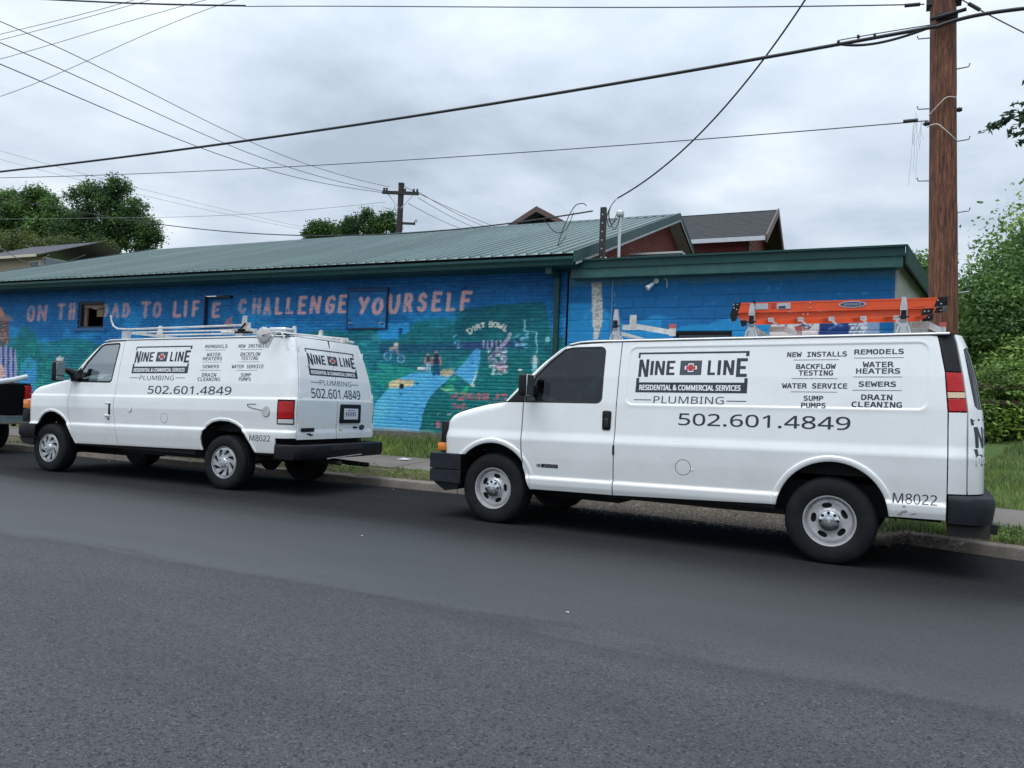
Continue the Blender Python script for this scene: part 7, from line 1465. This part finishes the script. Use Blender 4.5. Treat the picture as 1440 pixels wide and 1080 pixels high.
# ================================================================ poles, wires, houses
def wire(name, label, pts, r, m=None, sag=0., n=24, group=None, bumps=None, ext=(0, 0)):
    """a cable through points, smoothed by a quadratic sag between them"""
    P = [Vector(p) for p in pts]
    if len(P) == 2:
        Q = [P[0].lerp(P[1], i / n) - Vector((0, 0, sag * 4 * (i / n) * (1 - i / n))) for i in range(n + 1)]
    else:
        t = np.cumsum([0] + [(P[i + 1] - P[i]).length for i in range(len(P) - 1)]); deg = min(3, len(P) - 1); A = np.array([tuple(p) for p in P]); c = [np.polyfit(t, A[:, k], deg) for k in range(3)]; Q = [Vector([float(np.polyval(c[k], q)) for k in range(3)]) for q in np.linspace(0, t[-1], n)]
    if ext[0]: Q = [Q[0] + (Q[0] - Q[1]).normalized() * ext[0]] + Q
    if ext[1]: Q = Q + [Q[-1] + (Q[-1] - Q[-2]).normalized() * ext[1]]
    o = MB().tube(Q, r, 6).build(name, m or MT['rubber']); meta(o, label, 'cable', group); return o
def build_pole():
    wood = bpy.data.materials.new('pole_wood'); wood.use_nodes = True; N = NT(wood); p = wood.node_tree.nodes['Principled BSDF']; p.inputs['Roughness'].default_value = .85; co = N.n('ShaderNodeTexCoord').outputs['Object']
    mp = N.n('ShaderNodeMapping', {'Vector': co, 'Scale': (14, 14, .7)}); nz = N.n('ShaderNodeTexNoise', {'Vector': mp.outputs[0], 'Scale': 2.4, 'Detail': 8., 'Roughness': .75, 'Distortion': .3}); mp2 = N.n('ShaderNodeMapping', {'Vector': co, 'Scale': (30, 30, 3.4)}); n2 = N.n('ShaderNodeTexNoise', {'Vector': mp2.outputs[0], 'Scale': 1.6, 'Detail': 5., 'Roughness': .7})
    mx = N.n('ShaderNodeMath', {0: nz.outputs[0], 1: n2.outputs[0]}, operation='MULTIPLY'); cr_ = N.n('ShaderNodeValToRGB', {0: mx.outputs[0]}); e = cr_.color_ramp.elements; e[0].position = .14; e[0].color = (.018, .008, .006, 1); e[1].position = .40; e[1].color = (.29, .135, .070, 1); k = e.new(.24); k.color = (.12, .046, .024, 1); N.l(cr_.outputs[0], p.inputs['Base Color'])
    b = N.n('ShaderNodeBump', {'Height': mx.outputs[0], 'Distance': .02, 'Strength': 1.}); N.l(b.outputs[0], p.inputs['Normal'])
    t = thing('utility_pole', 'thick brown wooden utility pole with step pegs behind the right van', 'utility pole', (.35, 10.12, .1)); mb = MB(); r = random.Random(4)
    V = []; n = 40; zs = np.linspace(-.4, 9.4, 70)
    for z in zs:
        R_ = .160 - .0042 * z; cx = -.0212 * z
        for j in range(n):
            a = 2 * math.pi * j / n; q = R_ * (1 + .02 * (vnoise(np.array(a * 6.0), np.array(z * .25), 3, 2) - .5)) - (.007 if (hash((j * 7919) % 13) % 5 == 0 and math.sin(z * 1.7 + j) > -.2) else 0); V.append((cx + q * math.cos(a), q * math.sin(a), z))
    F = [(i * n + j, i * n + (j + 1) % n, (i + 1) * n + (j + 1) % n, (i + 1) * n + j) for i in range(len(zs) - 1) for j in range(n)] + [tuple(range((len(zs) - 1) * n, len(zs) * n))]; mb.add(V, F, True); mb.build('pole', wood, t)
    st = mat('galvanised_peg', (.22, .24, .27), .5, metal=.7, var=.2, vscale=20)
    for u, v, s in ((1296, 54, -1), (1352, 95, 1), (1296, 153, -1), (1350, 197, 1), (1296, 254, -1), (1354, 297, 1), (1372, 410, 1)):
        r_ = CAM_F + CAM_R * (u - 720) / FPX - CAM_U * (v - 540) / FPX; z = float(CAM_O[2] + r_[2] * 10.1 / r_[1]) - .1; cx = -.0212 * z; x0 = cx + s * .13; mb = MB(); mb.tube([(x0, -.02, z - .01), (x0 + s * .125, -.02, z), (x0 + s * .135, -.02, z + .035)], .008, 6); mb.build('step_peg', st, t)
    # clamps, bolts, dead-ends, white service cable loops, hanging twine
    mb = MB(); z = 5.80; mb.box((-.20, -.17, z - .03), (.02, -.13, z + .04)); mb.tube([(-.26, -.18, z - .02), (.1, -.18, z + .03)], .022, 8); mb.build('cable_clamp', MT['rubber'], t)
    mb = MB(); z = 6.05; mb.tube([(-.30, 0, z), (.06, 0, z + .0)], .03, 8); mb.box((-.30, -.08, z - .05), (-.24, .08, z + .05)); mb.box((.0, -.08, z - .05), (.06, .08, z + .05)); mb.build('through_bolt', MT['rubber'], t)
    mb = MB(); z = 4.66; mb.lathe([(.02, -.03), (.03, .0), (.02, .03)], (.06, 0, z + .1), 'x', 8); mb.lathe([(.001, -.05), (.03, -.02), (.02, .03)], (-.26, 0, z - .02), 'x', 8); mb.build('through_bolt', MT['rubber'], t)
    wc = mat('white_service_cable', (.62, .58, .52), .5); mb = MB()
    for pts in ([(-.245, 4.70), (-.2, 4.74), (-.14, 4.80), (-.07, 4.86), (.02, 4.865)], [(-.26, 4.575), (-.2, 4.575), (-.15, 4.56), (-.08, 4.49), (-.02, 4.43), (.03, 4.385)]):
        mb.tube([(x, -math.sqrt(max(.165 ** 2 - (x + .105) ** 2, .0)) - .008, z - .0) for x, z in [(q_[0], q_[2]) for q_ in smooth([(a_, 0, b_) for a_, b_ in pts])]], .0055, 6)
    mb.build('service_cable', wc, t)
    mb = MB(); r = random.Random(8)
    for i in range(8):
        x = -.36 + r.uniform(-.04, .05); z = 4.75 + r.uniform(-.1, .05); P = [(x, -.02, z)]
        for q in range(6): x += r.uniform(-.015, .015); z -= r.uniform(.03, .1) * (1.8 if i < 3 else .8); P.append((x, -.02, z))
        mb.tube(P, .0014, 4)
    mb.build('hanging_twine', mat('grey_twine', (.3, .31, .33), .9), t)
def build_wires():
    W = MT['rubber']; Y = 9.92; thin = mat('weathered_wire', (.05, .055, .06), .6)
    def ply(u, v, Yp=Y): r = CAM_F + CAM_R * (u - 720) / FPX - CAM_U * (v - 540) / FPX; return Vector(CAM_O + r * (Yp / r[1]))
    wire('telephone_cable', 'thick black telephone cable rising across the sky to the clamp on the utility pole', [ply(-260, 268), ply(0, 242), ply(300, 203), ply(720, 143), ply(1000, 94), ply(1185, 60), ply(1316, 38)], .021, n=70, ext=(30, 0))
    wire('telephone_cable', 'thick black cable leaving the utility pole towards the right edge', [ply(1316, 38), ply(1346, 28), ply(1440, 12), ply(1600, -20)], .021, ext=(0, 25))
    wire('support_strand', 'thin strand above the thick cable just left of the pole', [ply(1178, 57), ply(1240, 46), ply(1316, 34)], .006)
    o = wire('lashing_loop', 'slack black loop hanging below the strand left of the pole', [ply(1180, 62), ply(1225, 62), ply(1262, 54), ply(1312, 37)], .015, n=20)
    for u, v in ((1179, 60), (1207, 52), (1230, 50)): meta(MB().tube([ply(u - 2, v), ply(u + 2, v - 1)], .024, 8).build('cable_tie', W), {1179: 'black cable tie furthest from the pole on the strand', 1207: 'middle black cable tie on the strand left of the pole', 1230: 'black cable tie on the strand nearest the pole'}[u], 'cable tie', 'ties on the cable strand')
    wire('span_wire', 'thin sagging wire below the thick cable, ending at the hanging twine on the pole', [ply(-200, 252), ply(0, 250), ply(360, 237), ply(720, 216), ply(1040, 190), ply(1272, 173), ply(1306, 170)], .0065, thin, n=50, ext=(30, 0))
    wire('span_wire', 'thin wire along the very top of the picture to the top of the pole', [ply(345, 9), ply(720, 10), ply(1000, 10), ply(1200, 8), ply(1300, 6)], .0075, thin, n=40)
    wire('sleeved_wire', 'thicker sleeved length of the topmost wire at the upper left', [ply(126, 2), ply(200, 5), ply(345, 8)], .016, W, n=16, ext=(30, 0))
    for nm, a, b, lab in (('wire_insulator', (1270, 171), (1291, 169), 'dark insulator sleeve at the end of the sagging wire'), ('wire_insulator', (1272, 8), (1294, 6), 'dark insulator sleeve on the topmost wire'), ('wire_insulator', (1362, 5), (1378, 14), 'dark insulator sleeve right of the pole top')):
        meta(MB().tube([ply(*a), ply(*b)], .022, 8).build(nm, W), lab, 'insulator', 'insulator sleeves beside the pole')
    wire('span_wire', 'wire running down right from the pole top past the thick cable', [ply(1350, -2), ply(1378, 14), ply(1440, 46), ply(1560, 108)], .007, thin, ext=(0, 25))
    M0, M1 = np.array([-4.77, 13.18]), np.array([.16, 10.1])
    def pv(u, v):   # point of the vertical plane from the mast to the pole top
        r = CAM_F + CAM_R * (u - 720) / FPX - CAM_U * (v - 540) / FPX; d = M1 - M0; n_ = np.array([-d[1], d[0]]); return Vector(CAM_O + r * float((M0 @ n_) / (r[:2] @ n_)))
    # service drop from the pole top
    wire('service_drop', 'black service drop curving down from the pole top to the mast on the annex', [pv(869, 280), pv(930, 232), pv(985, 187), pv(1040, 131), pv(1080, 82), pv(1126, 0), Vector((.16, 10.1, 9.25))], .013, n=60)
    wire('service_cable', 'black cable sagging from the left trees along the roof ridge to the annex mast', [at(-120, 260, 33), at(0, 275, 30), at(120, 302, 27.5), at(225, 317, 25), at(420, 329, 20.5), at(560, 326, 17.4), at(700, 316, 16), at(835, 299, 14.3)], .014, n=60, ext=(25, 0))
    wire('span_wire', 'thin loose cable drooping over the tan house at the far left', [at(-40, 325, 38), at(10, 345, 38), at(30, 375, 38), at(45, 381, 38), at(62, 362, 38), at(120, 360, 38)], .02, thin, n=24)
    D = 45
    for i, (v0, vm, x1, v1, lab) in enumerate(((30, 165, 548, 263, 'uppermost'), (60, 186, 556, 272, 'middle'), (90, 207, 540, 271, 'lowest'))):
        wire('power_line', f'{lab} of the three power lines descending from the upper left to the crossarm pole', [at(-150, v0 - 60 if i < 2 else v0 - 62, 19), at(0, v0, 22), at(280, vm, 32), at(x1, v1, D)], .013 + .001 * i, thin, n=40, group='power lines to the crossarm pole', ext=(40, 0))
    for i, (u0, v0, u1, v1, lab) in enumerate(((568, 262, 700, 320, 'uppermost'), (590, 271, 680, 318, 'second'), (588, 278, 665, 319, 'third'), (574, 286, 650, 322, 'lowest'))):
        wire('power_line', f'{lab} of the power lines falling from the crossarm pole behind the roof', [at(u0, v0, D), at(u1, v1, 62)], .016, thin, .1, ext=(0, 40), group='power lines beyond the crossarm pole')
    for i, (v0, um, v1, lab) in enumerate(((48, 190, -1, 'uppermost'), (56, 215, -2, 'second'), (82, 292, -2, 'third'), (134, 335, -3, 'lowest'))):
        wire('power_line', f'{lab} of the four faint lines crossing the upper left corner', [at(-60, v0 + 15, 29), at(0, v0, 28), at(um * .5, (v0 + v1) / 2 + 2, 28), at(um, v1, 28), at(um * 1.3, v1 - 18, 28)], .010, mat('faint_wire', (.16, .17, .18), .6), n=24, group='faint lines in the upper left corner', ext=(60, 60))
    for i, (a, b, lab) in enumerate((((200, 306, 50), (542, 284, 46), 'faint wire rising from the left trees to the crossarm pole'), ((0, 212, 60), (420, 318, 70), 'faint distant wire slanting down across the left sky'), ((0, 224, 60), (400, 318, 70), 'lower faint distant wire slanting down across the left sky'))):
        wire('power_line', lab, [at(*a), at(*b)], .012, mat('faint_wire', (.2, .21, .22), .6), .2, ext=(60, 40 if i else 0))
    # far pole
    b = Vector((-26.43, 36.7, .3)); t = thing('crossarm_pole', 'distant dark power pole with crossarm above the green roof', 'utility pole', b); dk = mat('dark_pole_wood', (.035, .032, .032), .9)
    mb = MB(); mb.tube([(0, 0, 0), (0, .0, 13.5)], [.22, .17], 10); mb.build('pole', dk, t); az = math.atan2(37.13 - 36.24, -25.54 + 27.29); M_ = Mx((0, 0, 12.92), az)
    mb = MB(); mb.box((-1.05, -.2, -.09), (1.05, -.08, .09), M_); mb.build('crossarm', dk, t)
    for s in (-1, 1): mb = MB(); mb.tube([M_ @ Vector((s * .75, -.14, -.05)), M_ @ Vector((0, -.14, -.95))], .025, 5); mb.build('brace', MT['alu'], t)
    for x in (-.95, -.8, .25, .75, .95): mb = MB(); mb.lathe([(.03, .08), (.07, .12), (.05, .18), (.08, .22), (.03, .27)], M_ @ Vector((x, -.14, 0)), 'z', 8); mb.build('insulator', MT['rubber'], t)
    mb = MB(); mb.lathe([(.18, 13.4), (.18, 13.52), (.001, 13.56)], (0, 0, 0), 'z', 10); mb.build('pole_cap', dk, t)
    mb = MB(); M2 = Mx((0, 0, 11.2), az); mb.box((0, -.08, -.06), (.9, .04, .06), M2); mb.tube([M2 @ Vector((.8, 0, 0)), M2 @ Vector((.95, 0, .25)), M2 @ Vector((1.0, 0, .1))], .03, 5); mb.build('side_arm', dk, t)

def build_houses():
    sh = mat('grey_shingles', (.060, .062, .064), .95, spec=.15, var=.25, vscale=6, bump=.01, bscale=12); red = mat('red_siding', (.20, .035, .032), .7, var=.12, vscale=3); trim = mat('brown_red_trim', (.11, .06, .054), .6, var=.15, vscale=6); dk = mat('dark_eave', (.035, .018, .016), .8)
    # red house right, ridge parallel to the hall
    t = thing('red_house', 'red clapboard house with grey shingle roof behind the annex', 'house', frame_loc(-5., 11.8, 0), TH)   # local: x along, y depth from ridge
    x0, x1, ez, rz, hw = -4.2, 2.12, 6.22, 7.57, 2.55
    for s in (-1, 1):
        n = 20
        for i in range(n):
            a, b = i / n, (i + 1) / n; y0, y1 = -s * hw * (1 - a) * -1 if False else s * hw * (1 - a), s * hw * (1 - b) - s * .03; z0, z1 = ez + (rz - ez) * a, ez + (rz - ez) * b + .012
            mb = MB(); mb.add([(x0, y0, z0), (x1, y0, z0), (x1, y1, z1), (x0, y1, z1), (x0, y0, z0 + .016), (x1, y0, z0 + .016), (x1, y1, z1 + .008), (x0, y1, z1 + .008)], [(0, 1, 2, 3), (4, 5, 6, 7), (0, 1, 5, 4), (1, 2, 6, 5), (2, 3, 7, 6), (3, 0, 4, 7)]); mb.build('shingle_course', sh, t)
    mb = MB(); mb.add([(x0, -hw, ez - .02), (x1, -hw, ez - .02), (x1, 0, rz - .05), (x0, 0, rz - .05), (x1, hw, ez - .02), (x0, hw, ez - .02)], [(0, 1, 2, 3), (3, 2, 4, 5)]); mb.build('roof_boards', dk, t)
    for s in (-1, 1):
        mb = MB(); mb.add([(x1, s * hw, ez - .16), (x1 + .05, s * hw, ez - .16), (x1 + .05, 0, rz - .16), (x1, 0, rz - .16), (x1, s * (hw + .04), ez + .05), (x1 + .05, s * (hw + .04), ez + .05), (x1 + .05, 0, rz + .06), (x1, 0, rz + .06)], [(0, 1, 2, 3), (4, 5, 6, 7), (0, 1, 5, 4), (1, 2, 6, 5), (2, 3, 7, 6), (3, 0, 4, 7)]); mb.build('barge_board', trim, t)
    mb = MB(); mb.box((x0, -hw - .05, ez - .10), (x1, -hw, ez + .02)); mb.build('eaves_board', MT['alu'], t)
    wx = x1 - .55; wy = hw - .5; mb = MB(); mb.box((x0, -wy, .2), (wx, wy, 6.3)); mb.add([(wx, -wy, 6.3), (wx, wy, 6.3), (wx, 0, rz - .25)], [(0, 1, 2)]); mb.build('wall', red, t)
    z = 4.8; lap = MB()
    while z < 7.2:
        w_ = wy if z < 6.35 else wy * (rz - .25 - z) / (rz - .25 - 6.3)
        if w_ > .1: lap.box((wx, -w_, z), (wx + .025, w_, z + .10))
        if z < 6.2: lap.box((x0, -wy - .02, z), (wx, -wy, z + .10))
        z += .13
    meta(lap.build('clapboards', red, t), kind='stuff')
    mb = MB(); mb.box((wx + .026, -wy - .03, 4.5), (wx + .06, -wy + .07, 6.3)); mb.box((wx + .03, -1.2, 5.2), (wx + .07, .1, 6.05)); mb.build('corner_board', trim, t); mb = MB(); mb.box((wx + .071, -1.12, 5.2), (wx + .075, .02, 5.98)); mb.build('window', red, t); mb = MB(); mb.box((wx + .08, -.6, 5.3), (wx + .1, -.2, 5.62)); mb.build('white_patch', MT['white'], t)
    # gable peak behind the main ridge
    t = thing('gabled_house', 'roof peak of a brown-trimmed house showing over the main ridge', 'house', frame_loc(-11.45, 13.0, 0), TH); pk, hw, ez = 8.62, 1.95, 7.55
    for s in (-1, 1):
        mb = MB(); mb.add([(0, 0, pk), (0, 5, pk), (s * hw, 5, ez), (s * hw, 0, ez), (0, 0, pk - .06), (0, 5, pk - .06), (s * hw, 5, ez - .06), (s * hw, 0, ez - .06)], [(0, 1, 2, 3), (4, 5, 6, 7), (0, 1, 5, 4), (1, 2, 6, 5), (2, 3, 7, 6), (3, 0, 4, 7)]); mb.build('roof', sh, t)
        mb = MB(); mb.add([(0, -.04, pk - .0), (0, .02, pk - .0), (s * hw, .02, ez), (s * hw, -.04, ez), (0, -.04, pk - .20), (0, .02, pk - .20), (s * hw, .02, ez - .20), (s * hw, -.04, ez - .20)], [(0, 1, 2, 3), (4, 5, 6, 7), (0, 1, 5, 4), (1, 2, 6, 5), (2, 3, 7, 6), (3, 0, 4, 7)]); mb.build('barge_board', trim, t)
    mb = MB(); mb.add([(-1.5, .7, .2), (1.5, .7, .2), (1.5, .7, 7.6), (0, .7, pk - .2), (-1.5, .7, 7.6)], [(0, 1, 2, 3, 4)]); mb.box((-1.5, .71, .2), (1.5, 5, 7.5)); mb.build('wall', dk, t)
    # tan house far left
    t = thing('tan_house', 'tan house with grey roof behind the left end of the hall', 'house', frame_loc(-43.0, 14.0, .85), TH); tan = mat('tan_siding', (.52, .43, .31), .8, var=.1, vscale=2)
    mb = MB(); mb.box((-3.2, .35, .2), (1.9, 7.5, 7.50)); mb.build('wall', tan, t)
    for i in range(10):
        a, b = i / 10, (i + 1) / 10; mb = MB(); mb.add([(-4.0, -.2 + 3.9 * a, 7.50 + 1.5 * a), (2.1, -.2 + 3.9 * a, 7.50 + 1.5 * a), (2.1, -.2 + 3.9 * b, 7.50 + 1.5 * b), (-4.0, -.2 + 3.9 * b, 7.50 + 1.5 * b), (-4.0, -.2 + 3.9 * a, 7.55 + 1.5 * a), (2.1, -.2 + 3.9 * a, 7.55 + 1.5 * a), (2.1, -.2 + 3.9 * b, 7.51 + 1.5 * b), (-4.0, -.2 + 3.9 * b, 7.51 + 1.5 * b)], [(0, 1, 2, 3), (4, 5, 6, 7), (0, 1, 5, 4), (1, 2, 6, 5), (2, 3, 7, 6), (3, 0, 4, 7)]); mb.build('shingle_course', mat('grey_shingles', (.20, .205, .225), .95, spec=.15, var=.2, vscale=5) if i == 0 else bpy.data.materials['grey_shingles.001'], t)
    mb = MB(); mb.add([(-4, 3.7, 9.0), (2.1, 3.7, 9.0), (2.1, 7.8, 7.5), (-4, 7.8, 7.5)], [(0, 1, 2, 3)]); mb.build('roof', bpy.data.materials['grey_shingles.001'], t)
    mb = MB(); mb.box((-4.0, -.26, 7.40), (2.1, -.2, 7.54)); mb.build('eaves_board', mat('cream_trim', (.55, .50, .40), .6), t)
    for x in (.8,): mb = MB(); mb.box((x, .30, 6.3), (x + .85, .36, 7.30)); w_ = mb.build('window', MT['white'], t); mb = MB(); mb.box((x + .07, .28, 6.37), (x + .78, .299, 7.23)); mb.build('pane', mat('blue_pane', (.06, .10, .13), .2), w_)
    mb = MB(); mb.box((1.91, .37, .2), (2.0, 7.4, 7.45)); mb.build('bay', mat('blue_grey_siding', (.16, .19, .22), .7), t)
    # dark roof corner at the very left
    t = thing('dark_roofed_porch', 'dark sloping porch roof at the left edge below the tan house', 'building', frame_loc(-43.2, 10.0, .25), TH)
    mb = MB(); mb.add([(-3, 0, 7.2), (.0, 0, 7.2), (1.35, 0, 6.1), (1.35, 3, 6.1), (0, 3, 7.2), (-3, 3, 7.2), (-3, 0, 7.08), (0, 0, 7.08), (1.25, 0, 5.9), (1.25, 3, 5.9)], [(0, 1, 4, 5), (1, 2, 3, 4), (0, 1, 7, 6), (1, 2, 8, 7)]); mb.build('roof', mat('dark_tin', (.03, .035, .05), .6), t); mb = MB(); mb.box((-3, .2, .2), (1.0, 2.8, 6.0)); mb.build('wall', dk, t)

def build_litter():
    M_ = mat('white_paper', (.6, .6, .6), .8); P = Vector((-7.9, kerb_y(-7.9) + 1.75, .27)); mb = MB(); mb.add([(P.x - .12, P.y - .06, P.z), (P.x + .10, P.y - .08, P.z + .005), (P.x + .13, P.y + .05, P.z + .012), (P.x - .08, P.y + .08, P.z + .003), (P.x, P.y, P.z + .03)], [(0, 1, 4), (1, 2, 4), (2, 3, 4), (3, 0, 4)]); meta(mb.build('paper_scrap', M_), 'scrap of white paper lying on the sidewalk between the vans', 'litter')
    for (x, y, s, lab) in ((-1.9, 4.6, .016, 'tiny pale chip on the road in front of the nearer van'), (-4.6, 6.0, .014, 'tiny pale chip on the road below the front wheel of the nearer van')):
        mb = MB(); mb.add([(x - s, y, .004), (x + s, y - s * .6, .004), (x + s * .5, y + s, .006), (x, y, .012)], [(0, 1, 3), (1, 2, 3), (2, 0, 3)]); meta(mb.build('stone_chip', mat('pale_chip', (.4, .38, .35), .8)), lab, 'litter')

build_ground()
build_hall(); build_annex(); build_houses()
v1 = build_chevy(); rack_chevy(v1); v2 = build_ford(); bpy.context.view_layer.update(); step_ladder(v1); build_pickup()
build_pole(); build_wires(); build_trees(); build_grass(); build_litter()
